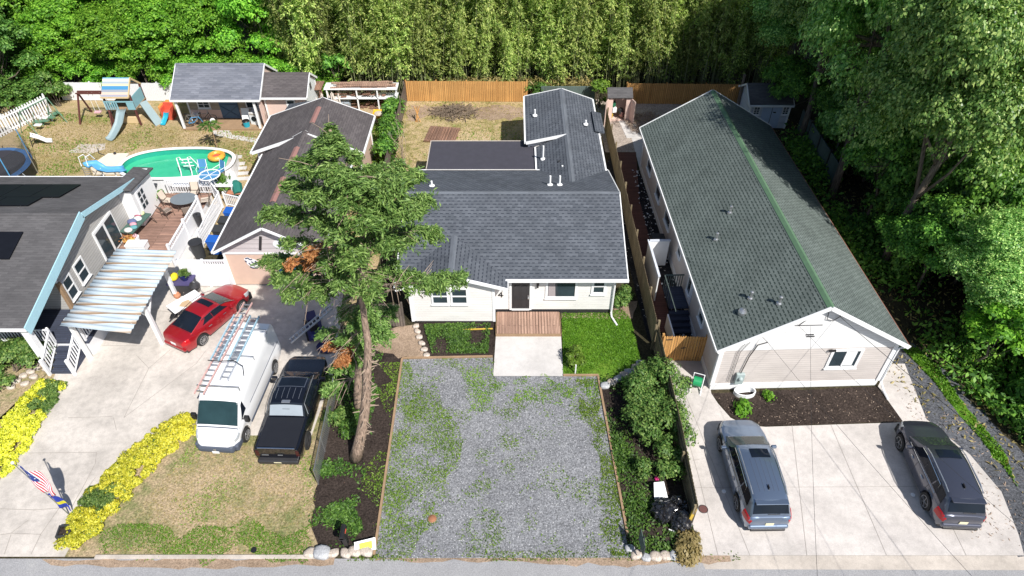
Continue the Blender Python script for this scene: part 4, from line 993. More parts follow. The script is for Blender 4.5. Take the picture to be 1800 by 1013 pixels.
def solar(x0, x1, y0, y1, back, label):
    root = thing('solar_array', label, 'solar panels', (-23.3, 29, 0)); m = MB(); z = lambda y: on_roof(y, back)
    f = MB()
    nx = max(1, round((x1-x0)/1.75))
    for k in range(nx):
        a, b = x0+(x1-x0)*k/nx+.02, x0+(x1-x0)*(k+1)/nx-.02
        up_slab(m, [(a, y0, z(y0)), (b, y0, z(y0)), (b, y1, z(y1)), (a, y1, z(y1))], .04)
    m.build('panel', M['solar'], root)
    for x in (x0+.5, (x0+x1)/2, x1-.5): f.bar((x, y0-.12, z(y0)-.09), (x, y1+.05, z(y1)-.09), .05, .05)
    f.build('mounting_rail', M['metal'], root)
    return root
solar(-12, -2.0, 2.65, 4.75, True, 'upper row of black solar panels on the back slope of the charcoal roof')
solar(-6.9, -2.9, 1.35, 2.60, True, 'lower short row of black solar panels near the ridge of the charcoal roof')
solar(-9.2, -2.55, -4.6, -2.7, False, 'lower black solar panels on the front slope by the left picture edge')
solar(-8.6, -1.95, -2.66, -.95, False, 'upper black solar panels on the front slope by the left picture edge')
# porch + stairs
PO = thing('front_porch', 'dark blue board porch under the roof corner of the solar house', 'porch', (-22.5, 25, 0))
m = MB(); m.b2(-5.5, 1.2, -1.45, .95, .78, .86); m.b2(-.7, 1.2, .95, 5.3, .78, .86); m.build('floor', M['porch_blue'], PO)
m = MB(); m.b2(-5.5, 1.2, -1.45, -1.40, .0, .78); m.b2(1.15, 1.2, -1.4, 5.3, 0, .78); m.build('skirt', M['white_vinyl'], PO)
ST = thing('porch_stairs', 'dark blue porch stairs with white railings going down to the driveway', 'stairs', (-22.25, 23.5, 0)); a, b = -.62, .55
m = MB()
for k in range(4): m.b2(a, b, -.32*(k+1), -.32*k, .0, .68-.18*k)
m.build('treads', M['porch_blue'], ST)
for x in (a-.04, b+.04):
    m = MB(); m.bar((x, .02, 1.72), (x, -1.30, .98), .08, .05); m.bar((x, .02, .88), (x, -1.30, .14), .06, .05)
    for k in range(8): t = (k+.5)/8; m.bar((x, .02-1.32*t, .90-.74*t), (x, .02-1.32*t, 1.70-.74*t), .05, .04)
    m.b2(x-.06, x+.06, -1.42, -1.28, 0, 1.10); m.build('stair_railing', M['white_vinyl'], ST)
picket_rail('porch_railing', [(-28, 23.6, .86), (-23.0, 23.6, .86)], .85, 'white baluster railing along the porch front left of the stairs')
picket_rail('porch_railing', [(-21.5, 23.7, .86), (-21.35, 27.5, .86)], .85, 'white baluster railing on the porch side under the metal canopy')
m = MB(); m.b2(-22.9, -21.6, 23.52, 23.6, 1.3, 1.62) if False else None
# deck
DE = thing('back_deck', 'raised reddish plank deck with white rails behind the metal canopy', 'deck', (-21.4, 33.8, 0))
m = MB()
for k in range(42):
    y = -3.0 + k*.152; m.b2(-1.88, 1.75, y, y+.138, .50, .54)
m.build('boards', M['deck_left'], DE); m = MB(); m.b2(-1.88, 1.72, -3.0, 3.35, .0, .49); m.build('base', M['white_vinyl'], DE)
picket_rail('deck_railing', [(-22.4, 37.25, .5), (-19.5, 37.25, .5)], 1.0, 'white picket railing at the back of the deck facing the pool')
picket_rail('deck_railing', [(-19.5, 37.2, .3), (-18.7, 36.2, .1), (-18.65, 32.2, .05)], 1.15, 'long white picket railing between deck ramp and trash bins', step=.17)
LF = thing('lattice_fence', 'white vinyl fence with lattice top along the deck edge', 'fence', (-19.62, 33.6, 0))
m = MB(); m.b2(-.03, .03, -3.2, 1.6, .0, 1.25); m.build('panel', M['white_vinyl'], LF); m = MB()
for k in range(24): y = -3.1+k*.2; m.b2(-.015, .015, y, y+.08, 1.25, 1.5)
m.b2(-.05, .05, -3.2, 1.6, 1.5, 1.57); m.build('lattice', M['white_vinyl'], LF)
for y in (-3.2, -.8, 1.6): m = MB(); m.b2(-.07, .07, y-.07, y+.07, 0, 1.7); m.build('post', M['white_vinyl'], LF)
m = MB(); m.b2(-19.55, -18.75, 29.6, 36.4, .0, .22); struct(m.build('side_ramp', M['concrete_w']))
VF = thing('vinyl_gate_fence', 'tall white vinyl fence with small lattice window beside the pink wall', 'fence', (-17.05, 28.7, 0))
m = MB(); m.b2(-1.25, 1.25, -.03, .03, .08, 1.55); m.b2(-1.25, .05, -.03, .03, 1.55, 1.9); m.build('panel', M['white_vinyl'], VF)
m = MB(); m.bar((-1.25, 0, 1.92), (1.25, 0, 1.92), .08, .07); m.bar((.1, 0, 1.57), (1.25, 0, 1.57), .07, .05)
for k in range(9): x = .15+k*.125; m.bar((x, 0, 1.57), (x+.1, 0, 1.9), .02, .05); m.bar((x+.1, 0.006, 1.57), (x, 0.006, 1.9), .02, .05)
m.build('lattice', M['white_vinyl'], VF)
for x in (-1.28, 0.03, 1.28): m = MB(); m.b2(x-.065, x+.065, -.065, .065, 0, 2.0); m.build('post', M['white_vinyl'], VF)

# ---------------------------------------------------------------- metal carport canopy
n = NT('rusty_metal'); v = n.vec('Object', (.35, 4.2, 1)); f = n.noise(v, 1.2, 6, .65); g = n.noise(n.vec('Object', (.5, 1.1, 1)), 2.5, 5)
sp = n.n('SeparateXYZ'); n.l(n.vec('Object'), sp.inputs[0]); fr = n.math('FRACT', n.math('MULTIPLY', sp.outputs[1], 1.62))
st = n.math('ADD', n.math('MULTIPLY', n.ramp(fr, [(0, 1.0), (.16, .5), (.32, 0.0), (.95, 0), (1, 1)]), .52), n.math('MULTIPLY', f, .62))
col = n.ramp(st, [(.34, (.44,.52,.58)), (.46, (.56,.57,.56)), (.58, (.44,.38,.32)), (.76, (.28,.19,.12))])
M['rusty'] = n.fin(n.mix(.4, col, n.ramp(g, [(.3, .75), (.7, 1.2)]), 'MULTIPLY'), .5, spec=.4)
CP = thing('metal_canopy', 'weathered corrugated metal carport canopy with rust stripes on white posts', 'carport', (-19.5, 25.3, 0))
pts = [at(205,437,3.0), at(310,440,3.0), at(228,585,3.0), at(105,572,3.0)]
A, B_, C_, D_ = pts; m = MB(); nx, ny = 4, 84
for j in range(ny+1):
    t = j/ny; l = A.lerp(D_, t); r_ = B_.lerp(C_, t); ph = j*math.pi/2*1.0
    for i in range(nx+1):
        p = l.lerp(r_, i/nx); m.v.append(Vector((p.x, p.y, 3.0 + .035*math.sin(ph) - .04*i/nx)))
for j in range(ny):
    for i in range(nx): k = j*(nx+1)+i; m.f.append((k, k+nx+1, k+nx+2, k+1))
o = m.build('corrugated_roof', M['rusty'], CP, world=True, smooth=True); sm = o.modifiers.new('t', 'SOLIDIFY'); sm.thickness = .015
m = MB(); e = Vector((0,0,-.12)); iw = Vector((-.22,0,0)); m.bar(B_.lerp(C_, .03)+e+iw, B_.lerp(C_, .97)+e+iw, .07, .10); m.bar(A.lerp(D_, .03)+e-iw, A.lerp(D_, .97)+e-iw, .07, .10)
for t in (.1, .37, .63, .9): m.bar(A.lerp(D_, t)+e-iw, B_.lerp(C_, t)+e+iw, .05, .08)
m.build('beams', M['white'], CP, world=True)
for px, py in ((160,631), (286,604), (311,523)):
    g = at(px, py); m = MB(); m.b2(g.x-.09, g.x+.09, g.y-.09, g.y+.09, 0, 2.88); m.build('post', M['white'], CP, world=True)
g = at(286,604); m = MB(); m.bar((g.x, g.y, 2.0), (g.x, g.y+1.1, 2.9), .09, .09); m.bar((g.x, g.y, 2.0), (g.x-1.0, g.y, 2.9), .09, .09); g = at(311,523); m.bar((g.x, g.y, 2.0), (g.x-.0, g.y-1.1, 2.9), .09, .09); m.bar((g.x, g.y, 2.0), (g.x-1.0, g.y, 2.9), .09, .09); m.build('brace', M['white'], CP, world=True)

# ---------------------------------------------------------------- pink house with dark two-level roof (left centre)
PH = thing('pink_house', 'narrow pink house with dark roof and red ridge pieces behind the spruce', 'house', (-13.1, 28.8, 0))
gable(PH, 'Y', (-2.95, 2.95), (-.42, 9.6), 2.8, 4.45, ar=.05, walls=(-2.62, 2.62, 0, 9.6), z0=.1, roof='roof_brown', wall='stucco_pink', cap='roof_brown')
m = MB(); c0 = .05; m.add([(-2.62,-.02,2.38),(2.62,-.02,2.38),(2.62,-.02,2.86),(c0,-.02,4.28),(-2.62,-.02,2.86)], [(0,1,2,3,4)]); m.build('gable_siding', M['siding_pale'], PH)
m = MB(); m.b2(-2.66, 2.66, -.05, -.02, 2.32, 2.42); m.build('gable_band', M['white'], PH)
gable(PH, 'Y', (-3.6, 3.55), (9.4, 14.2), 3.0, 4.35, ar=.25, walls=(-3.3, 3.2, 9.75, 13.9), z0=.1, roof='roof_brown', wall='stucco_pink', cap='roof_brown', names=('rear_wall','rear_roof'), fas=.20, thick=.14)
for y0, y1, zr in ((1.9, 4.3, 4.45), (5.8, 7.6, 4.45), (10.8, 12.9, 4.35)):
    cx = .05 if y0 < 9 else .25; m = MB()
    for s_ in (-1, 1): up_slab(m, [(cx, y0, zr+.055), (cx+s_*.17, y0, zr-.025), (cx+s_*.17, y1, zr-.025), (cx, y1, zr+.055)], .02)
    m.build('red_ridge_piece', M['red_cap'], PH)
m = MB(); up_slab(m, [(-2.9, 14.3, 3.0), (.2, 14.3, 3.6), (.2, 16.3, 3.3), (-2.9, 16.3, 2.8)], .1); m.build('rear_lean_to_roof', M['roof_slate'], PH); m = MB(); m.b2(-2.7, 0, 14, 16.1, 0, 2.75); m.build('rear_lean_to_wall', M['shed_pale'], PH)
# oval gable window, vent slot, emblem, blue framed window
m = MB(); n_ = 24; m.v += [Vector((.85+.62*math.cos(2*math.pi*k/n_), -.06, 3.02+.36*math.sin(2*math.pi*k/n_))) for k in range(n_)]; m.f.append(tuple(range(n_))); m.v += [p+Vector((0,.04,0)) for p in m.v[:n_]]; m.f += [(k, n_+k, n_+(k+1)%n_, (k+1)%n_) for k in range(n_)]; ov_ = m.build('oval_panel', M['white'], PH)
m = MB(); m.b2(.55, 1.1, -.075, -.06, 2.88, 3.2); m.build('oval_pane', M['glass'], ov_)
m = MB(); m.bar((-.55, -.05, 2.62), (-.30, -.05, 3.55), .14, .03, up=(0,1,0)); m.build('gable_vent', M['dkmetal'], PH)
m = MB(); pts = [(-1.62,1.98),(-1.42,2.12),(-1.18,2.0),(-.98,1.92),(-.84,1.72),(-.88,1.42),(-1.1,1.28),(-1.36,1.36),(-1.52,1.6)]; m.add([(x,-.03,z) for x,z in pts], [tuple(range(len(pts)))[::-1]]); em = m.build('wall_emblem', M['white'], PH); em['label'] = 'white and navy letter emblem'
m = MB()
for a_, b_ in (((-1.52,2.0),(-1.38,2.06)),((-1.38,2.06),(-1.28,1.93)),((-1.28,1.93),(-1.16,1.96)),((-1.56,1.86),(-1.50,1.76)),((-1.40,1.70),(-1.32,1.52)),((-1.32,1.52),(-1.24,1.52)),((-1.24,1.80),(-1.10,1.62)),((-1.10,1.62),(-.98,1.62)),((-1.04,1.84),(-.92,1.72)),((-1.40,1.42),(-1.28,1.34)),((-1.28,1.34),(-1.0,1.34))):
    m.bar((a_[0],-.045,a_[1]), (b_[0],-.045,b_[1]), .06, .012, up=(0,1,0))
m.build('emblem_letters', paint('navy', (.02,.03,.09), .6), em)
M['blue_trim'] = paint('blue_trim', (.03,.16,.34), .6)
win(PH, (1.05, 0, 1.25), (1,0,0), (0,-1,0), 1.5, 1.05, 'slider', fm='blue_trim', fw=.16, label='blue framed window')

# ---------------------------------------------------------------- back sheds
SB = thing('workshop_shed', 'large pink shed with grey shingle roof, open porch and blue door', 'shed', (-21.8, 48, 0))
gable(SB, 'X', (-1.75, 3.2), (-3.25, 3.3), 2.55, 4.15, ar=.9, walls=(-.0, 3.0, -2.95, 3.05), z0=.15, roof='roof_grey', wall='shed_tan', cap='roof_grey')
m = MB(); m.add([(3.09, -1.6, 0), (3.09, 3.0, 0), (3.09, 3.0, 2.35), (3.09, .9, 3.92), (3.09, -1.6, 2.35), (3.15, -1.6, 0), (3.15, 3.0, 0), (3.15, 3.0, 2.35), (3.15, .9, 3.92), (3.15, -1.6, 2.35)], [(4,3,2,1,0),(5,6,7,8,9),(0,5,9,4),(4,9,8,3),(0,1,6,5)]); m.build('end_wall', M['shed_pink'], SB)
m = MB(); m.b2(-2.9, 3.05, -.03, 0, .15, .85); m.build('lower_wall', M['shed_pink'], SB)
m = MB(); m.b2(-3.1, 3.05, -1.7, 0, .0, .14); m.build('porch_floor', M['timber'], SB)
for x in (-3.0, 2.75): m = MB(); m.b2(x-.08, x+.08, -1.65, -1.5, .1, 2.45); m.build('porch_post', M['white'], SB)
M['door_blue'] = paint('door_blue', (.06,.13,.22), .6)
m = MB(); m.b2(-.55, .85, -.07, -.02, .18, 2.3); d_ = m.build('door', M['door_blue'], SB)
m = MB(); m.bar((-.5,-.085,.25), (.8,-.085,1.2), .07, .03, up=(0,1,0)); m.bar((.8,-.088,.25), (-.5,-.088,1.2), .07, .03, up=(0,1,0)); m.bar((-.5,-.085,1.3), (.8,-.085,1.3), .07, .03, up=(0,1,0)); m.build('door_brace', paint('door_brace', (.04,.09,.16), .6), d_)
m = MB(); m.b2(-.1, .4, -.085, -.07, 1.65, 2.0); m.build('door_pane', M['glass'], d_)
win(SB, (-1.75, -.0, 1.55), (1,0,0), (0,-1,0), .8, 1.0, 'grid'); win(SB, (1.95, -.0, 1.55), (1,0,0), (0,-1,0), .8, 1.0, 'double')
S2 = thing('small_shed', 'smaller shed with dark grey roof and pale blue end wall', 'shed', (-16.85, 48.3, 0))
gable(S2, 'X', (-1.5, 2.0), (-1.75, 1.65), 2.45, 3.55, ar=.35, walls=(-1.2, 1.8, -1.6, 1.5), z0=.1, roof='roof_brown', wall='shed_pink', cap='roof_brown')
m = MB(); m.add([(1.53, -1.15, .1), (1.53, 1.75, .1), (1.53, 1.75, 2.4), (1.53, .35, 3.3), (1.53, -1.15, 2.4)], [(0,1,2,3,4)]); m.build('end_wall', M['shed_pale'], S2)
win(S2, (.3, -1.2, 1.75), (1,0,0), (0,-1,0), .5, .6, 'double', fm='white')
m = MB(); m.b2(1.54, 1.56, .2, .55, 2.2, 2.7); m.build('end_vent', M['dkmetal'], S2)
# white shed right
S3 = thing('white_shed', 'white garden shed with dark roof and pale double doors in tree shade', 'shed', (19.3, 47.9, 0))
gable(S3, 'X', (-1.6, 1.6), (-1.75, 1.5), 2.1, 3.05, walls=(-1.4, 1.4, -1.55, 1.35), z0=.1, roof='roof_char', wall='shed_blue_white', cap='roof_char')
m = MB(); m.b2(-.65, .75, -1.44, -1.40, .15, 1.9); d_ = m.build('double_door', paint('shed_door', (.45,.55,.72), .6), S3)
m = MB(); m.bar((.05,-1.455,.15), (.05,-1.455,1.9), .03, .02, up=(0,1,0)); m.lathe((.25,-1.46,1.45), [(.12,0),(.12,.03)], 12); m.build('door_hardware', M['black'], d_)
for x in (-1.08, 1.08): win(S3, (x, -1.4, 1.55), (1,0,0), (0,-1,0), .38, .55, 'grid', fw=.05)
# tall plastic shed
S4 = thing('plastic_shed', 'tall narrow beige plastic shed with open doors and dark roof', 'shed', (8.15, 48.2, 0))
m = MB(); m.b2(-.85, -.80, -.55, .7, 0, 2.0); m.b2(.80, .85, -.55, .7, 0, 2.0); m.b2(-.85, .85, .65, .7, 0, 2.2); m.b2(-.8, .8, -.5, .65, .0, .06); m.b2(-.8,-.5,-.55,-.5,0,2.0); m.b2(.5,.8,-.55,-.5,0,2.0); m.build('walls', M['shed_pink'], S4)
m = MB(); m.slab([(-.95,-.7,2.05),(.95,-.7,2.05),(.95,.05,2.55),(-.95,.05,2.55)], .08); m.slab([(-.95,.05,2.55),(.95,.05,2.55),(.95,.8,2.1),(-.95,.8,2.1)], .08); m.build('roof', M['roof_char'], S4)
for s_ in (-1, 1):
    m = MB(); m.box((s_*.98, -.85, 1.0), (.05, .65, 1.9), rz=s_*.35); m.build('door', M['shed_pink'], S4)
for k, (x, z, mt) in enumerate(((-.4,1.3,'leaf_shrub'),(-.3,.8,'white'),(.2,.7,'dkmetal'),(.35,.45,'red_cap'),(-.5,.35,'yellow_wood'))):
    m = MB(); m.box((x, -.1, z), (.35, .3, .4), rz=k*.3); tag(m.build('storage_box', M[mt] if mt != 'leaf_shrub' else paint('green_box', (.02,.16,.08), .5), bevel=.03), ['green box on the upper shelf inside the open plastic shed','white tub in the middle of the open plastic shed','dark tool case inside the open plastic shed','small red case low inside the open plastic shed','yellow bin at the left door of the plastic shed'][k], 'box', 'things stored in the plastic shed').location = (8.15, 48.2, 0)
    
# ---------------------------------------------------------------- fences
fx = lambda y: 7.05 + (45-y)*.011
plank_fence('board_fence', [(fx(46.5), 46.5), (fx(24.2), 24.2)], 1.75, 'fence_old', 'long olive board fence between white house and brown walkway', side=1, seed=3)
plank_fence('board_fence', [(fx(23.9)+.02, 23.9), (fx(14.2), 14.2)], lambda t: 1.72 - max(0, t-6.2)*.09, 'fence_old', 'lower old board fence beside the shrub bed ending near the street', side=-1, seed=4)
a = at(1208, 920); m = MB(); m.bar((a.x-.05, a.y-.1, .0), (a.x+.12, a.y+.0, 1.15), .12, .10); tag(m.build('yellow_post', M['yellow_wood'], loc=a), 'bright yellow wooden post ending the old fence near the trash bags', 'post')
plank_fence('board_fence', [(-8.45, 51.0), (1.2, 50.9)], 1.75, 'fence_new', 'new orange tan board fence at the back of the straw yard', side=1, seed=5, dog=False, jit=.01)
plank_fence('board_fence', [(9.1, 50.6), (18.4, 50.4)], 1.75, 'fence_new', 'new tan board fence behind the gravel patio right of the plastic shed', side=1, seed=6, dog=False, jit=.01)
plank_fence('board_fence', [(-8.5, 51.0), (-8.45, 28.2)], 1.70, 'fence_grey', 'weathered brown fence along the left side of the straw yard', side=-1, seed=7)
plank_fence('board_fence', [(-7.6, 25.6), (-5.75, 25.5)], 1.65, 'fence_grey', 'short weathered fence panel left of the white house front', side=1, seed=8)
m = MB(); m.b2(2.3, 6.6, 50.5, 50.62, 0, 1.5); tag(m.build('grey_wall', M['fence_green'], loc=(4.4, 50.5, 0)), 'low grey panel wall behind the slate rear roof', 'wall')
plank_fence('gate', [tuple(at(1158,634)[:2]), (9.58, at(1158,634).y-.05)], 1.80, 'fence_new', 'orange tan wooden gate with black hinges between fence and beige house', cat='gate', side=1, seed=9, bw=.10)
g_ = at(1158,634)
gt = [o for o in COL.objects if o.name == 'gate'][0]
m = MB()
for x in (.15, 2.0):
    for z in (.25, 1.55): m.bar((x, -.03, z), (x+(.3 if x < 1 else -.3), -.03, z+.02), .05, .02, up=(0,1,0))
m.bar((.95, -.03, .95), (1.2, -.03, 1.0), .05, .03, up=(0,1,0)); m.bar((1.07,-.03,.88),(1.07,-.03,1.08), .04,.02, up=(0,1,0)); m.build('hinges', M['black'], gt)
plank_fence('vinyl_fence', [(-36.4, 51.2), (-25.6, 51.0)], 1.55, 'white_vinyl', 'white board fence behind the play tower partly in shade', side=1, seed=11, jit=.01, dog=False)
plank_fence('picket_fence', [(-38.9, 43.6), (-37.8, 46.0), (-36.3, 49.2)], 1.5, 'white_vinyl', 'white picket fence on the left edge under dark trees', side=1, seed=12, jit=.02, bw=.12, gap=.09)
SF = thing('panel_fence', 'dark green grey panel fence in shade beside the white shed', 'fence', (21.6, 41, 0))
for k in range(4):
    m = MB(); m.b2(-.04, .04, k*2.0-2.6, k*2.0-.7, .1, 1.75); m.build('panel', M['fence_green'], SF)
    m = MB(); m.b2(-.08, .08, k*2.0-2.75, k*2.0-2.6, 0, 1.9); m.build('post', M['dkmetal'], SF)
# chain link fence beside the truck
CL = thing('chain_link_fence', 'low galvanized chain link fence between truck and planting bed', 'fence', tuple(at(560, 852)))
n = NT('chain_mesh'); v = n.vec('UV', (1,1,1), R(45)); ch = n.n('TexBrick'); n.l(v, ch.inputs['Vector']); ch.offset = 0; ch.inputs['Scale'].default_value = 1; ch.inputs['Brick Width'].default_value = .08; ch.inputs['Row Height'].default_value = .08; ch.inputs['Mortar Size'].default_value = .012
tr = n.n('BsdfTransparent'); mx = n.n('MixShader'); n.fin((.5,.52,.54), .4, metal=.7); n.l(ch.outputs['Fac'], mx.inputs[0]); n.l(tr.outputs[0], mx.inputs[1]); n.l(n.b.outputs[0], mx.inputs[2]); n.l(mx.outputs[0], n.out.inputs[0])
a, b = at(560, 850), at(592, 690); a0 = a.copy(); m = MB(); m.slab([a-a0, b-a0, b-a0+Vector((0,0,1.05)), a-a0+Vector((0,0,1.05))], .004); m.build('wire_mesh', n.m, CL)
m = MB(); m.tube([a-a0+Vector((0,0,1.08)), b-a0+Vector((0,0,1.08))], .022, 6); m.build('top_rail', M['metal'], CL)
for k in range(4): c = a.lerp(b, k/3)-a0; m = MB(); m.tube([c, c+Vector((0,0,1.12))], .03, 6); m.build('post', M['metal'], CL)
# ================================================================ VEHICLES
M['p_grey'] = paint('car_paint_grey_sky_tint', (.20,.26,.36), .28, .75, 1.0, var=.03)  # blue of the reflected sky is mixed into this base colour
M['p_dark'] = paint('car_paint_dark_grey', (.085,.092,.125), .28, .65, 1.0, var=.03)
M['p_red'] = paint('car_paint_red', (.36,.008,.014), .28, .35, 1.0, var=.03)
M['p_black'] = paint('car_paint_black', (.006,.007,.012), .16, .2, 1.0, var=.05)
M['p_white'] = paint('van_paint_white', (.80,.81,.83), .30, 0, .8, var=.02)
M['tail'] = paint('tail_lamp', (.45,.01,.015), .2, var=.1)
M['tail_dark'] = paint('tail_lamp_smoked', (.05,.008,.01), .15)
M['head'] = paint('head_lamp', (.50,.53,.56), .12, .3, .5, var=.1)
M['plate'] = paint('licence_plate', (.70,.66,.45), .5)
M['chrome'] = paint('chrome', (.75,.76,.78), .12, 1.0)
M['grey_plastic'] = paint('grey_plastic', (.07,.085,.12), .55)
def suv(name, label, loc, rz, mat, L, W, sun=(.36,.64), rails='metal', wr=.37, wb=2.9, slats=True):
    h = W/2; ty = lambda y: (y/L+.5)*64
    plan = [(-L/2, .74), (-L/2+.12, .90), (-L/2+.5, .98), (0, 1.0), (L/2-1.0, .985), (L/2-.45, .90), (L/2-.12, .72), (L/2, .52)]
    top = [(-L/2, .85), (-L/2+.10, 1.05), (0, 1.12), (L/2-1.35, 1.10), (L/2-.6, 1.0), (L/2-.15, .86), (L/2, .62)]
    cab = [(L/2-1.15, .86, .84, 1.1), (L/2-2.05, .93, .74, 1.66), (L/2-2.6, .94, .75, 1.73), (0-.4, .94, .745, 1.75), (-L/2+.85, .93, .72, 1.70), (-L/2+.50, .92, .70, 1.64), (-L/2+.14, .86, .78, 1.1)]
    P = [('windshield', M['glass_screen'], (.10, .93, .215, .785), {}), ('sunroof', M['glass_car'], (1.35, 2.30, sun[0], sun[1]), dict(off=.014)),
         ('rear_window', M['glass_car'], (5.10, 5.86, .24, .76), dict(off=.016)),
         ('side_window', M['glass_car'], (.55, 2.62, .045, .150), dict(t0b=.98, nt=8)), ('side_window', M['glass_car'], (2.70, 3.52, .045, .150), {}), ('side_window', M['glass_car'], (3.58, 4.85, .045, .150), dict(t1b=4.4)),
         ('side_window', M['glass_car'], (.98, 2.62, .850, .955), dict(t0b=.55, nt=8)), ('side_window', M['glass_car'], (2.70, 3.52, .850, .955), {}), ('side_window', M['glass_car'], (3.58, 4.4, .850, .955), dict(t1b=4.85)),
         ('tail_light', M['tail'], (.4, 6.5, .16, .30), dict(body=True, off=.014)), ('tail_light', M['tail'], (.4, 6.5, .70, .84), dict(body=True, off=.014)),
         ('headlight', M['head'], (57, 62.8, .18, .33), dict(body=True, off=.012)), ('headlight', M['head'], (57, 62.8, .67, .82), dict(body=True, off=.012)),
         *[('door_seam', M['black'], (ty(y_), ty(y_)+.22, u0_, u1_), dict(body=True, off=.005, nt=1, nu=8)) for y_ in (1.12, .02, -1.05) for u0_, u1_ in ((.09, .28), (.72, .91))],
         ('bonnet_seam', M['black'], (46.2, 46.5, .28, .72), dict(body=True, off=.006, nt=1))]
    bx = [('licence_plate', M['plate'], (0, -L/2-.02, .72), (.34, .02, .16), {}), ('rear_bumper', mat, (0, -L/2+.10, .50), (W*.82, .34, .22), dict(bev=.08)),
          ('lower_trim', M['black'], (0, -L/2+.06, .34), (W*.72, .30, .12), dict(bev=.04)), ('front_grille', M['black'], (0, L/2-.05, .58), (W*.48, .10, .22), {}),
          ('roof_antenna', M['black'], (0, -L/2+1.0, 1.80), (.05, .20, .08), dict(bev=.015)), ('spoiler', mat, (0, -L/2+.42, 1.655), (W*.66, .24, .03), dict(bev=.012)),
          ('rear_wiper', M['black'], (.12, -L/2+.16, 1.17), (.5, .03, .02), {})]
    tb = []
    for s_ in (-1, 1):
        tb.append(('roof_rail', M[rails], [(s_*h*.70, L/2-2.2, 1.72), (s_*h*.71, L/2-2.5, 1.79), (s_*h*.71, -L/2+1.1, 1.78), (s_*h*.69, -L/2+.75, 1.70)], .022, {}))
        tb.append(('window_trim', M['chrome'], [(s_*h*.925, L/2-1.5, 1.14), (s_*h*.955, 0, 1.17), (s_*h*.94, -L/2+1.0, 1.19), (s_*h*.80, -L/2+1.15, 1.60), (s_*h*.80, 0, 1.66), (s_*h*.80, L/2-2.1, 1.60)], .014, {}))
        for y in (.55, -.45): tb.append(('door_handle', M['chrome'], [(s_*h*1.0, y-.25, .95), (s_*h*1.015, y-.15, .96), (s_*h*1.015, y-.05, .96)], .018, {}))
    if slats:
        for k in range(-2, 3): P.append(('roof_groove', M['grey_plastic'], (2.45, 4.0, .5+k*.055-.0018, .5+k*.055+.0018), dict(off=.006, nu=1, nt=6)))
    return vehicle(name, label, 'car', loc, rz, dict(L=L, W=W, paint=mat, plan=plan, top=top, wy=(wb/2+.05, -wb/2+.05), wr=wr, cabin=cab, patches=P, boxes=bx, tubes=tb, mirror=(L/2-1.75, 1.12), ms=(.22,.12,.15)))[0]
suv('parked_car', 'steel grey three row car with bluish roof on the pale driveway beside the drain cover', (10.22, 16.35, 0), R(1.0), M['p_grey'], 5.1, 1.98, sun=(.42,.64))
suv('parked_car', 'dark grey crossover car parked at the right edge of the pale driveway', (18.15, 16.35, 0), R(-3.0), M['p_dark'], 5.0, 1.96, slats=False, sun=(.38,.64), wr=.38)
# red sedan
L, W = 4.85, 1.84; h = W/2
suvp = [('windshield', M['glass_screen'], (.10, .94, .215, .785), {}), ('sunroof', M['glass_car'], (1.15, 1.75, .36, .64), dict(off=.014)), ('rear_window', M['glass_car'], (3.08, 3.92, .22, .78), {}),
  ('side_window', M['glass_car'], (.55, 2.0, .045, .150), dict(t0b=.95, nt=8)), ('side_window', M['glass_car'], (2.06, 3.3, .045, .150), dict(t1b=2.95)),
  ('side_window', M['glass_car'], (.95, 2.0, .850, .955), dict(t0b=.55, nt=8)), ('side_window', M['glass_car'], (2.06, 2.95, .850, .955), dict(t1b=3.3)),
  ('tail_light', M['tail'], (.3, 5.0, .17, .32), dict(body=True, off=.012)), ('tail_light', M['tail'], (.3, 5.0, .68, .83), dict(body=True, off=.012)),
  ('headlight', M['head'], (56, 62.5, .18, .32), dict(body=True, off=.012)), ('headlight', M['head'], (56, 62.5, .68, .82), dict(body=True, off=.012)), ('boot_seam', M['black'], (8.6, 8.8, .28, .72), dict(body=True, off=.006, nt=1)), ('bonnet_seam', M['black'], (46.8, 47.0, .28, .72), dict(body=True, off=.006, nt=1))] + [('door_seam', M['black'], ((y_/L+.5)*64, (y_/L+.5)*64+.22, u0_, u1_), dict(body=True, off=.005, nt=1, nu=8)) for y_ in (1.0, -.12, -1.05) for u0_, u1_ in ((.09, .28), (.72, .91))]
fp = at(335, 560); 
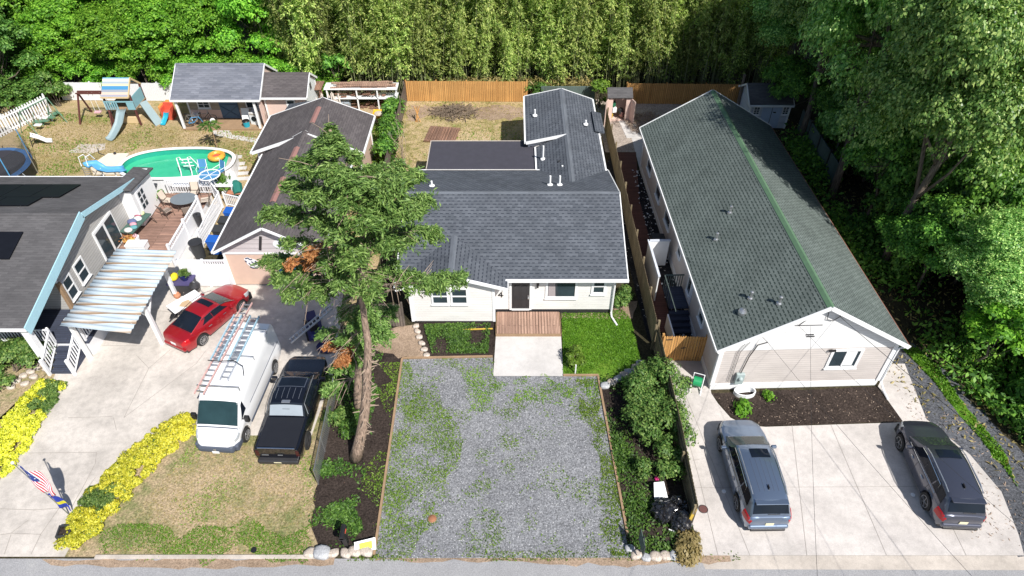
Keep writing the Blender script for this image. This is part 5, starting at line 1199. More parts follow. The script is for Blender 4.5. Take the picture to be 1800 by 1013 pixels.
vehicle('parked_car', 'glossy red sedan with dark sunroof parked diagonally beside the metal canopy', 'car', (-16.05, 25.85, 0), R(-27), dict(L=L, W=W, paint=M['p_red'],
  plan=[(-L/2, .66), (-L/2+.15, .86), (-L/2+.6, .97), (0, 1.0), (L/2-.9, .98), (L/2-.4, .86), (L/2-.12, .68), (L/2, .46)], top=[(-L/2, .80), (-L/2+.12, .99), (-L/2+.9, 1.03), (0, .98), (L/2-1.3, .97), (L/2-.5, .84), (L/2-.12, .70), (L/2, .52)],
  wy=(1.42, -1.38), wr=.33, cabin=[(L/2-1.28, .84, .82, .97), (L/2-2.15, .92, .70, 1.38), (L/2-2.75, .93, .70, 1.45), (-.75, .92, .68, 1.42), (-L/2+.62, .82, .78, 1.03)], patches=suvp,
  boxes=[('licence_plate', M['white'], (0, -L/2-.01, .66), (.34, .02, .16), {}), ('rear_bumper', M['p_red'], (0, -L/2+.1, .45), (W*.80, .30, .22), dict(bev=.08)), ('front_grille', M['black'], (0, L/2-.06, .5), (W*.5, .1, .2), {}), ('rear_sticker', M['white'], (.36, -L/2+1.28, 1.285), (.16, .13, .01), dict(rx=R(22)))],
  tubes=[('window_trim', M['chrome'], [(s_*h*.80, -1.0, 1.36), (s_*h*.80, -.2, 1.42), (s_*h*.82, .6, 1.32), (s_*h*.90, 1.1, 1.06)], .016, {}) for s_ in (-1, 1)] + [('door_handle', M['chrome'], [(s_*h*1.0, y-.1, .86), (s_*h*1.02, y+.1, .86)], .018, {}) for s_ in (-1, 1) for y in (.25, -.75)],
  mirror=(L/2-1.75, 1.02), spokes=10, rim=.72, ms=(.20,.12,.13)))
# white van (nose towards the street)
L, W = 6.0, 2.08; h = W/2
van, VB, VK = vehicle('work_van', 'white high roof cargo van carrying ladders, nose towards the street', 'van', (-12.82, 20.45, 0), R(180-4), dict(L=L, W=W, paint=M['p_white'], low=.30, crown=.03,
  plan=[(-L/2, .97), (0, 1.0), (L/2-.9, 1.0), (L/2-.4, .93), (L/2-.12, .78), (L/2, .62)], top=[(-L/2, 1.3), (L/2-1.0, 1.32), (L/2-.75, 1.22), (L/2-.3, 1.0), (L/2-.05, .90), (L/2, .72)],
  wy=(2.05, -1.95), wr=.36, rc=.03,
  cabin=[(L/2-.68, .93, .90, 1.25), (L/2-1.45, .985, .86, 2.16), (L/2-1.85, .99, .88, 2.42), (L/2-2.6, .99, .90, 2.50), (0, .99, .90, 2.53), (-L/2+.15, .99, .90, 2.50), (-L/2+.03, .98, .90, 2.40)],
  patches=[('windshield', M['glass_van'], (.06, .95, .20, .80), {}), ('side_window', M['glass_car'], (.42, 1.35, .035, .13), dict(t0b=.95)), ('side_window', M['glass_car'], (.95, 1.35, .87, .965), dict(t0b=.42)),
    ('cowl', M['grey_plastic'], (55.3, 57.2, .27, .73), dict(body=True, off=.012)), ('headlight', M['head'], (57.8, 61.6, .20, .345), dict(body=True, off=.014)), ('headlight', M['head'], (57.8, 61.6, .655, .80), dict(body=True, off=.014)),
    ('roof_rib', M['white_vinyl'], (3.0, 4.9, .36, .368), dict(off=.02)), ('roof_rib', M['white_vinyl'], (3.0, 4.9, .632, .64), dict(off=.02))],
  boxes=[('front_bumper', M['grey_plastic'], (0, L/2-.12, .52), (W*.80, .42, .42), dict(bev=.14)), ('front_bumper_side', M['grey_plastic'], (h*.80, L/2-.36, .50), (.32, .55, .36), dict(bev=.08)), ('front_bumper_side', M['grey_plastic'], (-h*.80, L/2-.36, .50), (.32, .55, .36), dict(bev=.08)),
    ('licence_plate', M['white'], (0, L/2+.10, .42), (.32, .02, .15), {}), ('front_badge', M['metal'], (0, L/2+.095, .60), (.12, .02, .12), dict(bev=.01)), ('side_trim', M['grey_plastic'], (h*1.0, -.1, .50), (.04, 3.0, .12), {}), ('side_trim', M['grey_plastic'], (-h*1.0, -.1, .50), (.04, 3.0, .12), {}),
    ('roof_marker', M['black'], (.0, L/2-1.95, 2.48), (.05, .05, .04), {})],
  tubes=[('wiper', M['black'], [(x, L/2-.78, 1.36), (x-.35, L/2-.82, 1.42), (x-.7, L/2-.84, 1.44)], .014, {}) for x in (.72, .02)] + [('side_rail', M['grey_plastic'], [(s_*h*.99, 1.0, 1.36), (s_*h*.995, -2.8, 1.36)], .012, {}) for s_ in (-1, 1)],
  mirror=(L/2-1.12, 1.35), mx=.17, ms=(.22, .14, .34), mirror_mat=M['black'], spokes=8))
m = MB()
for y in (1.2, -.6, -2.3):
    m = MB(); m.bar((-.95, y, 2.66), (.95, y, 2.66), .06, .05)
    for s_ in (-1, 1): m.bar((s_*.92, y, 2.42), (s_*.92, y, 2.68), .05, .05)
    m.build('roof_rack', M['metal'], van)
def ladder(label, p, q, wd, mat, n=13, z=2.74, rung='metal', group='ladders on the van roof', side=None):
    p, q = Vector(p), Vector(q); root = thing('ladder', label, 'ladder', tuple(p), 0, group); d = (q-p); u = d.normalized()
    s_ = side if side is not None else Vector((u.y, -u.x, 0)).normalized(); up = s_.cross(u)
    m = MB()
    for k in (-1, 1): m.bar(s_*k*wd/2, d + s_*k*wd/2, .04, .09, up=up)
    m.build('rail', M[mat], root); m = MB()
    for k in range(n): c = d*((k+.5)/n); m.bar(c-s_*wd/2, c+s_*wd/2, .045, .045, up=up)
    m.build('rung', M[rung], root); return root
M['lad_blue'] = paint('ladder_blue', (.33,.50,.60), .5); M['lad_red'] = paint('ladder_red', (.58,.36,.33), .55); M['lad_alu'] = paint('ladder_alu', (.50,.53,.58), .35, .5)
def vr(x, y, z): return van.matrix_basis @ Vector((x, y, z))
ladder('upper pale blue ladder on the left side of the van roof', vr(.62, -.1, 2.86), vr(.62, -3.0, 2.86), .36, 'lad_blue', 9)
ladder('upper pale blue ladder on the right side of the van roof', vr(-.22, -.1, 2.86), vr(-.22, -3.0, 2.86), .42, 'lad_blue', 9)
ladder('long pinkish red ladder running to the front of the van roof', vr(.60, 1.75, 2.75), vr(.50, -4.0, 2.75), .40, 'lad_red', 19)
ladder('thin grey ladder next to the pinkish red one on the van roof', vr(-.18, .9, 2.75), vr(-.18, -2.8, 2.75), .36, 'lad_alu', 12)
m = MB(); m.tube([vr(.85, -.0, 2.95), vr(.3, .05, 2.98), vr(-.3, -.05, 2.98), vr(-.75, .1, 2.8), vr(-.9, .5, 2.6)], .022, 6); tag(m.build('strap', M['black'], loc=vr(0,0,2.9)), 'black strap tying the ladders across the van roof', 'strap')
# black pickup (tail towards the street)
L, W = 5.65, 2.02; h = W/2
trk = vehicle('pickup_truck', 'shiny black crew cab pickup with black bed cover beside the white van', 'truck', (-10.02, 19.75, 0), R(-1.5), dict(L=L, W=W, paint=M['p_black'], low=.36, crown=.02,
  plan=[(-L/2, .95), (-L/2+.3, .99), (0, 1.0), (L/2-.8, .99), (L/2-.35, .92), (L/2-.1, .82), (L/2, .7)], top=[(-L/2, 1.28), (-.8, 1.28), (.2, 1.25), (L/2-1.3, 1.22), (L/2-.4, 1.12), (L/2-.08, 1.0), (L/2, .8)],
  wy=(1.85, -1.75), wr=.42, rc=.04, cabin=[(L/2-1.25, .86, .84, 1.22), (L/2-2.05, .93, .74, 1.78), (L/2-2.6, .94, .75, 1.86), (-.35, .94, .75, 1.87), (-.75, .93, .74, 1.82), (-1.12, .92, .80, 1.28)],
  patches=[('windshield', M['glass_car'], (.10, .93, .215, .785), {}), ('sunroof', M['glass_car'], (1.15, 2.15, .34, .66), dict(off=.014)), ('sunroof_frame', M['grey_plastic'], (1.10, 2.20, .33, .67), dict(off=.009)),
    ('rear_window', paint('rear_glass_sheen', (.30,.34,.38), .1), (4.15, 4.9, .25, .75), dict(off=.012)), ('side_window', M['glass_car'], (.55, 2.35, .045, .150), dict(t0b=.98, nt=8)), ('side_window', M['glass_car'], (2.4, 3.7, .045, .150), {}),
    ('side_window', M['glass_car'], (.98, 2.35, .850, .955), dict(t0b=.55, nt=8)), ('side_window', M['glass_car'], (2.4, 3.7, .850, .955), {})] + [('roof_groove', M['metal'], (2.3, 3.5, .5+k*.07-.002, .5+k*.07+.002), dict(off=.010, nu=1)) for k in (-2,-1,0,1,2)],
  boxes=[('bed_cover', paint('vinyl_cover', (.02,.021,.026), .22, .1), (0, -1.97, 1.295), (W*.84, 1.62, .05), dict(bev=.02)), ('tailgate_top', M['chrome'], (0, -L/2+.06, 1.30), (W*.80, .10, .04), dict(bev=.015)),
    ('rear_bumper', M['dkmetal'], (0, -L/2-.08, .55), (W*.86, .26, .22), dict(bev=.05)), ('licence_plate', M['plate'], (0, -L/2-.22, .60), (.32, .02, .15), dict(rx=R(20))), ('tail_light', M['tail_dark'], (h*.86, -L/2+.03, .98), (.15, .10, .36), {}), ('tail_light', M['tail_dark'], (-h*.86, -L/2+.03, .98), (.15, .10, .36), {}),
    ('tailgate_badge', M['metal'], (-.55, -L/2-.01, .86), (.3, .02, .05), {}), ('tailgate_badge', M['metal'], (.1, -L/2-.01, .86), (.22, .02, .05), {}), ('rear_window_latch', M['dkmetal'], (0, -.92, 1.60), (.34, .03, .03), dict(rx=R(-52))), ('brake_light', M['metal'], (0, -.72, 1.88), (.38, .16, .03), {})],
  tubes=[('window_trim', M['metal'], [(s_*h*.80, .95, 1.74), (s_*h*.80, -.2, 1.80), (s_*h*.79, -.72, 1.76), (s_*h*.93, -.95, 1.30)], .014, {}) for s_ in (-1, 1)],
  mirror=(L/2-1.75, 1.30), mx=.14, ms=(.24,.13,.22), spokes=6, darkrim=True))[0]

# ================================================================ SMALLER THINGS
def simple(name, label, cat, loc, parts, rz=0, group=None):
    r = thing(name, label, cat, tuple(loc), rz, group)
    for nm, mat, fn in parts:
        m = MB(); fn(m); m.build(nm, M[mat] if isinstance(mat, str) else mat, r)
    return r
# pool
pc = Vector((-22.65, 39.85, 0)); PA = R(3.0); hl, hw_ = 3.75, 1.92
def ring(s_, z, n=56, e=2.4):
    out = []
    for k in range(n):
        t = 2*math.pi*k/n; c, s2 = math.cos(t), math.sin(t)
        out.append(Vector((math.copysign(abs(c)**(2/e), c)*(hl+s_), math.copysign(abs(s2)**(2/e), s2)*(hw_+s_), z)))
    return out
PL = thing('swimming_pool', 'oval above ground pool with green water and white rim', 'pool', tuple(pc), PA); n_ = 56
def ringmesh(a, b):
    m = MB(); m.v = a + b; n = len(a); m.f = [(i, (i+1)%n, n+(i+1)%n, n+i) for i in range(n)]; return m
ringmesh(ring(0, 0), ring(0, 1.2)).build('outer_wall', M['white_vinyl'], PL); ringmesh(ring(-.06, 1.2), ring(-.06, .1)).build('liner', paint('pool_liner', (.02,.34,.25), .5, var=.15), PL)
m = MB()
for a, b in ((ring(.10, 1.22), ring(-.12, 1.22)), (ring(-.12, 1.22), ring(-.12, 1.16)), (ring(.10, 1.16), ring(.10, 1.22))): m.add(a+b, [(i, (i+1)%56, 56+(i+1)%56, 56+i) for i in range(56)])
m.build('rim', M['white'], PL)
n = NT('pool_water'); f = n.noise(n.vec(), 1.2, 5); g = n.noise(n.vec(), 3, 4)
n.fin(n.mix(f, (.02,.36,.20), (.07,.52,.29)), .05, bump=g, bs=.30, bd=.05, spec=.7)
m = MB(); m.add(ring(-.07, .78), [tuple(range(56))]); m.build('water', n.m, PL)
def strip(m, pts, widths, thick=.03, lip=.10, side=None):
    """a chute: swept U section"""
    pts = [Vector(p) for p in pts]; rows = []
    for i, p in enumerate(pts):
        d = (pts[min(i+1, len(pts)-1)] - pts[max(i-1, 0)]); s_ = Vector((d.y, -d.x, 0)).normalized(); w_ = widths if isinstance(widths, (int, float)) else widths[i]
        rows.append([p - s_*w_/2 + Vector((0,0,lip)), p - s_*w_*.42, p - s_*w_*.2 - Vector((0,0,.02)), p, p + s_*w_*.2 - Vector((0,0,.02)), p + s_*w_*.42, p + s_*w_/2 + Vector((0,0,lip))])
    o = len(m.v)
    for r_ in rows: m.v += r_
    for i in range(len(rows)-1):
        for j in range(6): m.f.append((o+i*7+j, o+i*7+j+1, o+(i+1)*7+j+1, o+(i+1)*7+j))
def solidify(o, t=.03): s_ = o.modifiers.new('t', 'SOLIDIFY'); s_.thickness = t; return o
M['slide_blue'] = paint('slide_blue', (.10,.34,.62), .35); M['teal'] = paint('slide_teal', (.02,.34,.46), .4); M['plastic_red'] = paint('plastic_red', (.60,.10,.06), .5); M['plastic_orange'] = paint('plastic_orange', (.72,.30,.08), .5); M['slide_grey'] = paint('slide_grey_blue', (.24,.32,.34), .45)
a = at(150, 290, 2.0); r = thing('pool_slide', 'curved bright blue water slide with white ladder feeding the pool', 'slide', (a.x, a.y, 0)); o0 = Vector((a.x, a.y, 0))
pp = [at(152,293,2.0), at(158,290,2.0), at(167,290,1.9), at(176,296,1.75), at(188,300,1.55), at(200,300,1.4), at(212,299,1.28), at(221,298,1.2)]
m = MB(); strip(m, [p-o0 for p in pp], .62, lip=.16); solidify(m.build('chute', M['slide_blue'], r, smooth=True))
m = MB(); f_ = at(160, 318, 0)-o0; t_ = at(149, 292, 2.0)-o0
for s_ in (-.22, .22): m.tube([f_+Vector((s_,0,0)), t_+Vector((s_,0,0)), t_+Vector((s_,.1,.6)), t_+Vector((s_+.1,.5,.55)), t_+Vector((s_+.15,.7,.1))], .03, 6)
for k in range(7): c = f_.lerp(t_, (k+1)/8); m.tube([c-Vector((.22,0,0)), c+Vector((.22,0,0))], .022, 5)
m.tube([pp[3]-o0, Vector(((pp[3]-o0).x, (pp[3]-o0).y, 0))], .035, 6); m.tube([pp[5]-o0, Vector(((pp[5]-o0).x, (pp[5]-o0).y, 0))], .035, 6); m.build('ladder', M['white'], r)
p = at(196, 303); simple('filter_cover', 'cream dome cover beside the blue water slide', 'cover', (p.x, p.y+.55, 0), [('cover', paint('cream_cover', (.72,.66,.56), .6), lambda m: m.slab([(-1.05,-.9,.75),(1.0,-.9,.75),(.85,.9,.65),(-.6,.9,.65)], .7)), ('knob', 'black', lambda m: m.ball((-.05,.75,.72), .1))])
p = at(140, 262); m = MB(); m.tube([at(172,262)+Vector((0,0,.03)), at(174,270)+Vector((0,0,.03)), at(190,276)+Vector((0,0,.03)), at(213,280)+Vector((0,0,.03))], .035, 6); tag(m.build('hose', M['dkmetal'], loc=at(172,262)), 'dark hose lying on the grass behind the pool', 'hose')
def tor(m, c, R_, r_, n=28, k=8, sx=1):
    c = Vector(c); m.tube([c+Vector((R_*math.cos(2*math.pi*i/n), R_*math.sin(2*math.pi*i/n), 0)) for i in range(n+1)], r_, k, cap=False)
p = at(381, 276, 1.0); M['float'] = paint('float_orange', (.72,.34,.05), .35, var=.35)
simple('pool_float', 'round orange pool float with red pattern on the green water', 'float', (p.x, p.y, 1.0), [('ring', 'float', lambda m: tor(m, (0,0,.08), .42, .17)), ('seat', M['plastic_red'], lambda m: m.lathe((0,-.05,.05), [(.27,0),(.25,.06),(.05,.05)], 16))])
for k, (px, py) in enumerate(((322,300),(341,297))):
    pass
q1, q2 = at(319, 301, 1.2), at(338, 300, 1.2)
r = thing('pool_ladder', 'white tubular A frame pool ladder on the near side of the pool', 'ladder', (q1.x, q1.y, 0)); m = MB()
for q in (q1, q2):
    c = q - Vector((q1.x, q1.y, 0)); m.tube([(c.x, c.y-.5, .2), (c.x, c.y-.12, 1.2), (c.x-.15, c.y+.25, 2.05), (c.x-.1, c.y+.5, 1.95), (c.x+.25, c.y+.7, 1.0)], .035, 7)
for k in range(3): m.tube([(0, .3+.08*k, 1.9-.3*k), (q2.x-q1.x, q2.y-q1.y+.3+.08*k, 1.9-.3*k)], .03, 6)
m.build('rails', M['white'], r)
# small pool side deck with furniture
pd = thing('pool_deck', 'small raised platform between pool and white deck railing', 'deck', (-20.6, 37.65, 0)); m = MB(); m.b2(-1.5, 2.4, -.35, .55, .95, 1.03); m.build('boards', M['white_vinyl'], pd); 
for x in (-1.4, .4, 2.3): m = MB(); m.b2(x-.05, x+.05, -.3, -.2, 0, .95); m.build('post', M['white_vinyl'], pd)
def table(label, loc, rx, ry, h, top, legs, cat='table', name='table', loc_z=0, n=24, group=None):
    return simple(name, label, cat, (loc[0], loc[1], loc_z), [('tabletop', top, lambda m: m.lathe((0,0,h-.03), [(rx,0),(rx,.03)], n, 1, ry/rx)),] + [('leg', legs, (lambda a: (lambda m: m.tube([(rx*.3*math.cos(a), ry*.3*math.sin(a), h-.02), (rx*.75*math.cos(a), ry*.75*math.sin(a), .0)], .025, 6)))(a)) for a in (.8, 2.35, 3.93, 5.5)], group=group)
def chair(label, loc, rz, seat, frame, z=0, group=None, name='garden_chair'):
    return simple(name, label, 'chair', (loc[0], loc[1], z), [('seat', seat, lambda m: m.b2(-.24, .24, -.24, .24, .42, .46)), ('backrest', seat, lambda m: m.slab([(-.24,.26,.5),(.24,.26,.5),(.24,.42,1.02),(-.24,.42,1.02)], .03)),
        ('armrest', frame, lambda m: m.tube([(-.29,-.24,.0),(-.29,-.22,.64),(-.29,.30,.66)], .02, 6)), ('armrest', frame, lambda m: m.tube([(.29,-.24,.0),(.29,-.22,.64),(.29,.30,.66)], .02, 6)), ('leg', frame, lambda m: m.tube([(-.26,.26,.0),(-.26,.26,.5),(-.26,.42,1.0)], .02, 6)), ('leg', frame, lambda m: m.tube([(.26,.26,.0),(.26,.26,.5),(.26,.42,1.0)], .02, 6))], rz, group)
M['tbl_glass'] = paint('table_glass', (.22,.25,.27), .12, .2); M['bronze'] = paint('bronze_frame', (.10,.075,.06), .5); M['sling'] = paint('sling_tan', (.30,.24,.20), .8); M['sling2'] = paint('sling_cream', (.56,.48,.40), .8); M['blue_fabric'] = paint('blue_fabric', (.06,.22,.42), .8)
p = at(323, 351, 1.2); tl = Vector((p.x, p.y, .54)); table('oval glass topped patio table on the plank deck', tl, .82, .66, .74, 'tbl_glass', 'bronze', name='patio_table', loc_z=.54)
for k, (dx, dy, rz, mt, lb) in enumerate(((-.85,-.85,2.6,'sling','dark patio chair at the front left of the oval table'),(.55,-.95,-2.8,'sling','dark patio chair at the front right of the oval table'),(-1.15,.25,1.35,'sling2','cream patio chair at the left of the oval table'),(.2,1.05,0,'sling2','cream patio chair behind the oval table near the railing'),(1.15,.3,-1.3,'sling2','cream patio chair at the right of the oval table'))):
    chair(lb, (tl.x+dx, tl.y+dy), rz, mt, 'bronze', .54, 'patio chairs round the oval table')
p = at(368, 308, 1.75); table('small round table with white rim and blue glass beside the pool', (p.x, p.y), .66, .50, .72, 'blue_fabric', 'white', loc_z=1.03, name='round_table')
m = MB(); tor(m, (0,0,1.76), .66, .04, 24, 6)
for k in range(6): t = k*math.pi/3; m.bar((0,0,1.765), (.64*math.cos(t), .64*math.sin(t)*.9, 1.765), .04, .02)
o = m.build('rim', M['white'], [o for o in COL.objects if o.name == 'round_table'][0]); o.location = (0,0,-1.03)
p = at(357, 300, 1.5); chair('blue sling lounge chair on the small pool platform', (p.x-.1, p.y+.1), .1, 'blue_fabric', 'white', 1.03); p = at(385, 300, 1.5); chair('blue folding chair at the right end of the pool platform', (p.x, p.y), -.6, 'blue_fabric', 'white', 1.03)
# folded umbrella, white chair, small palm, dinghy-like white box
p = at(413, 322, .9); simple('folded_umbrella', 'folded dark green and white umbrella leaning by the pool corner', 'umbrella', (p.x, p.y, 0), [('canopy', paint('umbrella_green', (.01,.14,.11), .8), lambda m: m.tube([(.35,-.7,.5),(.1,-.1,.8),(-.1,.25,1.0)], [.30,.36,.12], 10)), ('cover', 'white', lambda m: m.tube([(.0,.05,1.05),(-.35,.75,1.15)], [.26,.20], 10)), ('pole', 'white', lambda m: m.tube([(.4,-.8,.4),(-.6,1.2,1.2)], .03, 6))])
p = at(400, 330, .6); chair('white plastic chair below the folded green umbrella', (p.x, p.y), .5, 'white', 'white', 0); p = at(408, 345, .0)
p = at(405, 338, .3); simple('terracotta_table', 'low reddish table behind the white railing', 'table', (p.x+.5, p.y-.3, 0), [('tabletop', paint('terracotta', (.42,.18,.11), .7), lambda m: m.b2(-.5,.5,-.35,.35,.55,.6)), ('leg', 'timber', lambda m: m.b2(-.45,-.35,-.3,-.2,0,.55)), ('leg', 'timber', lambda m: m.b2(.35,.45,-.3,-.2,0,.55))])
picket_rail('short_railing', [(-18.6, 36.6, 0), (-16.9, 36.0, 0)], .9, 'short white baluster railing at the end of the trash bin row', step=.14)
p = at(409, 290, .5); simple('pool_pump_box', 'white upright box at the right end of the pool', 'box', (p.x, p.y, 0), [('body', 'white_vinyl', lambda m: m.b2(-.25,.25,-.8,.8,0,.75)), ('lid', 'kerb', lambda m: m.b2(-.28,.28,-.84,.84,.75,.82))], R(8))
r = thing('potted_palm', 'small artificial palm standing behind the pool float', 'palm', tuple(at(382, 262))); m = MB(); m.tube([(0,0,0),(.05,0,1.2),(.02,0,2.1)], .04, 6); m.build('trunk', M['timber'], r)
rg = np.random.default_rng(4); nn = 150; an = rg.uniform(0, 6.28, nn); rd = rg.uniform(.1, .8, nn); c = np.stack([rd*np.cos(an), rd*np.sin(an), 2.15-rd*.35], 1); quads('fronds', c, np.tile([0,0,1.], (nn,1))+rg.normal(0,.2,(nn,3)), np.stack([np.cos(an), np.sin(an), -.3*np.ones(nn)],1), .42, .10, M['leaf_tree'], r)
# trampoline
tc = Vector((-35.5, 39.7, 0)); TR = thing('trampoline', 'big round trampoline with blue rim pad and net poles at the left edge', 'trampoline', tuple(tc)); tr_ = 2.65
m = MB(); m.lathe((0,0,.88), [(tr_-.35,0),(tr_-.35,.02)], 40); m.build('mat', paint('black_mat', (.03,.03,.04), .8), TR)
m = MB(); a_ = [Vector(((tr_)*math.cos(2*math.pi*k/40), tr_*math.sin(2*math.pi*k/40), .88)) for k in range(40)]; b_ = [Vector(((tr_-.38)*math.cos(2*math.pi*k/40), (tr_-.38)*math.sin(2*math.pi*k/40), .93)) for k in range(40)]; m.add(a_+b_, [(i,(i+1)%40,40+(i+1)%40,40+i) for i in range(40)]); solidify(m.build('rim_pad', paint('rim_blue', (.05,.13,.30), .6, var=.4), TR), .04)
m = MB(); c_ = [Vector((p.x, p.y, .05)) for p in a_]; m.add(a_+c_, [(i,(i+1)%40,40+(i+1)%40,40+i) for i in range(0, 40)]); m.build('skirt', M['black'], TR)
for k in range(8):
    t = 2*math.pi*k/8+.25; x, y = (tr_+.08)*math.cos(t), (tr_+.08)*math.sin(t); m = MB(); m.tube([(x, y, 0), (x, y, 2.5)], .035, 6); m.build('net_pole', M['slide_blue'] if k % 2 else M['metal'], TR)
n = NT('net'); n.fin((.03,.035,.04), .8); n.b.inputs['Alpha'].default_value = .35
m = MB(); lo = [Vector((p.x*1.03, p.y*1.03, .95)) for p in a_]; hi = [Vector((p.x*1.03, p.y*1.03, 2.45)) for p in a_]; m.add(lo+hi, [(i,(i+1)%40,40+(i+1)%40,40+i) for i in range(40)]); m.build('safety_net', n.m, TR)
m = MB(); q = Vector((tr_*.92, -.9, 0)); m.tube([q+Vector((0,0,.9)), q+Vector((1.1,-.5,0))], .03, 6); m.tube([q+Vector((0,.4,.9)), q+Vector((1.1,-.1,0))], .03, 6)
for k in range(3): f = .25+.25*k; m.tube([q+Vector((1.1*f,-.5*f,.9*(1-f))), q+Vector((1.1*f,.4-.5*f,.9*(1-f)))], .025, 5)
m.build('step_ladder', M['metal'], TR)
# play tower + swing beam
TW = thing('play_tower', 'wooden play tower with striped blue and cream roof and long grey slide', 'playset', (-29.4, 48.0, 0))
M['brown_wood'] = paint('brown_playwood', (.11,.035,.03), .8); M['pale_blue'] = paint('pale_blue_wood', (.22,.42,.48), .7); M['cream'] = paint('cream_wood', (.62,.48,.28), .7)
m = MB()
for x in (-1.0, 1.0):
    for y in (-.9, .9): m.b2(x-.06, x+.06, y-.06, y+.06, 0, 2.5)
m.build('post', M['brown_wood'], TW); m = MB(); m.b2(-1.1, 1.1, -.95, .95, 1.3, 1.4); m.build('floor', M['timber'], TW)
m = MB()
for k in range(6): m.b2(-1.1+k*.17, -1.0+k*.17, -.99, -.96, 1.35, 2.0)
m.b2(.55, 1.1, -.99, -.96, 1.35, 2.0); m.b2(-1.12, 1.12, -1.0, -.95, 1.95, 2.05); m.b2(1.0, 1.05, -.9, .9, 1.3, 2.3); m.build('balustrade', M['pale_blue'], TW)
n = NT('striped_roof'); sp = n.n('SeparateXYZ'); n.l(n.vec('UV'), sp.inputs[0]); fr = n.math('FRACT', n.math('MULTIPLY', sp.outputs[1], .62))
n.fin(n.ramp(fr, [(0,(.72,.60,.34)),(.10,(.30,.36,.42)),(.22,(.66,.62,.56)),(.34,(.14,.34,.50)),(.46,(.30,.30,.36)),(.58,(.62,.44,.36)),(.70,(.25,.28,.33)),(.82,(.05,.22,.42))], 'CONSTANT'), .6)
m = MB(); m.slab([(-1.0,-1.15,2.45),(.95,-1.15,2.45),(.95,0,3.45),(-1.0,0,3.45)], .05); m.slab([(-1.0,0,3.45),(.95,0,3.45),(.95,1.15,2.45),(-1.0,1.15,2.45)], .05); m.build('roof', n.m, TW)
m = MB(); m.bar((1.0,-1.15,2.4),(1.0,0,3.4),.05,.14); m.bar((1.0,1.15,2.4),(1.0,0,3.4),.05,.14); m.bar((-1.05,-1.17,2.42),(1.0,-1.17,2.42),.04,.12); m.build('roof_trim', M['cream'], TW)
m = MB(); strip(m, [(.1,-.95,1.38),(.08,-1.3,1.25),(.0,-1.9,.72),(-.12,-2.5,.42),(-.32,-3.0,.12),(-.42,-3.25,.08)], .62, lip=.14); solidify(m.build('slide', M['slide_grey'], TW, smooth=True))
m = MB(); m.bar((1.15,.2,1.4),(2.35,-.75,0),.62,.06); m.bar((1.1,-.15,1.45),(2.2,-1.05,0),.07,.12); m.build('climbing_ramp', M['slide_grey'], TW)
m = MB(); m.b2(-.6,.9,-.6,-.1,.02,.5); m.build('bench', M['cream'], TW)
m = MB(); bz = 2.15; m.bar((-3.6,.35,bz),(-1.0,.35,bz),.10,.14); m.bar((-3.6,.05,bz),(-1.0,.05,bz),.06,.10)
for s_ in (-1, 1): m.bar((-3.5,.2,bz),(-3.75,.2+s_*1.0,0),.10,.10)
m.bar((-1.0,-.6,1.9),(-.9,-1.6,0),.08,.08); m.build('swing_frame', M['brown_wood'], TW)
for x, z, mt in ((-2.6,.55,'plastic_pink'),(-1.7,.50,'black')):
    if mt not in M: M[mt] = paint('plastic_pink', (.62,.38,.42), .5)
    sw = MB(); sw.b2(x-.24, x+.24, .02, .34, z-.03, z+.05); so_ = sw.build('swing_seat', M[mt], TW); m = MB()
    for d in (-.2, .2): m.tube([(x+d, .2, z), (x+d*.8, .2, bz)], .015, 5)
    m.build('swing_chain', M['white'], so_)
p = at(292, 218); TS = thing('toddler_slide', 'small red and orange plastic climber with turquoise slide', 'slide', (p.x, p.y+.6, 0))
m = MB(); m.b2(-.45,.45,.0,.9,.0,.75); m.b2(-.5,-.4,-.1,.9,0,1.25); m.b2(.4,.5,-.1,.9,0,1.25); m.b2(-.45,.45,.8,.9,.75,1.5); m.build('tower', M['plastic_red'], TS, bevel=.04); m = MB(); m.b2(-.75,-.5,.2,1.1,.0,1.35); m.b2(-.3,.3,.9,1.3,1.0,1.55); m.build('side_panels', M['plastic_orange'], TS, bevel=.04)
m = MB(); strip(m, [(.0,.05,.80),(.0,-.4,.52),(-.1,-.8,.25),(-.14,-1.15,.10)], .48, lip=.09); solidify(m.build('chute', M['teal'], TS, smooth=True)); TS.scale = (.78, .78, .78)
# green metal swing set with gliders and white slide
a, b = at(33, 198, 1.9), at(82, 172, 1.9); SG = thing('metal_swing_set', 'thin green metal swing set with rusty gliders before the picket fence', 'swing', (a.x, a.y, 0)); q0 = Vector((a.x, a.y, 0)); M['green_metal'] = paint('green_metal', (.10,.22,.14), .5)
b = b-q0; a = a-q0; u = (b-a).normalized(); v_ = Vector((-u.y, u.x, 0)); m = MB(); m.tube([a, b], .035, 6)
for e in (a, b):
    for s_ in (-1, 1): m.tube([e, Vector((e.x, e.y, 0)) + v_*s_*.95], .03, 6)
m.build('frame', M['green_metal'], SG)
for f in (.35, .62, .85):
    c = a.lerp(b, f); s_ = MB(); s_.b2(c.x-.25, c.x+.25, c.y-.15, c.y+.15, .42, .48); so_ = s_.build('swing_seat', M['green_metal'] if f > .4 else M['white'], SG); m = MB()
    for d in (-.2, .2): m.tube([(c.x+d, c.y, .45), (c.x+d*.7, c.y, 1.9)], .015, 5)
    m.build('swing_chain', M['timber'], so_)
a, b = at(52, 236, .95), at(92, 248, .08); q0 = Vector((a.x, a.y, 0)); WS = thing('white_slide', 'small white plastic slide lying near the trampoline', 'slide', tuple(q0))
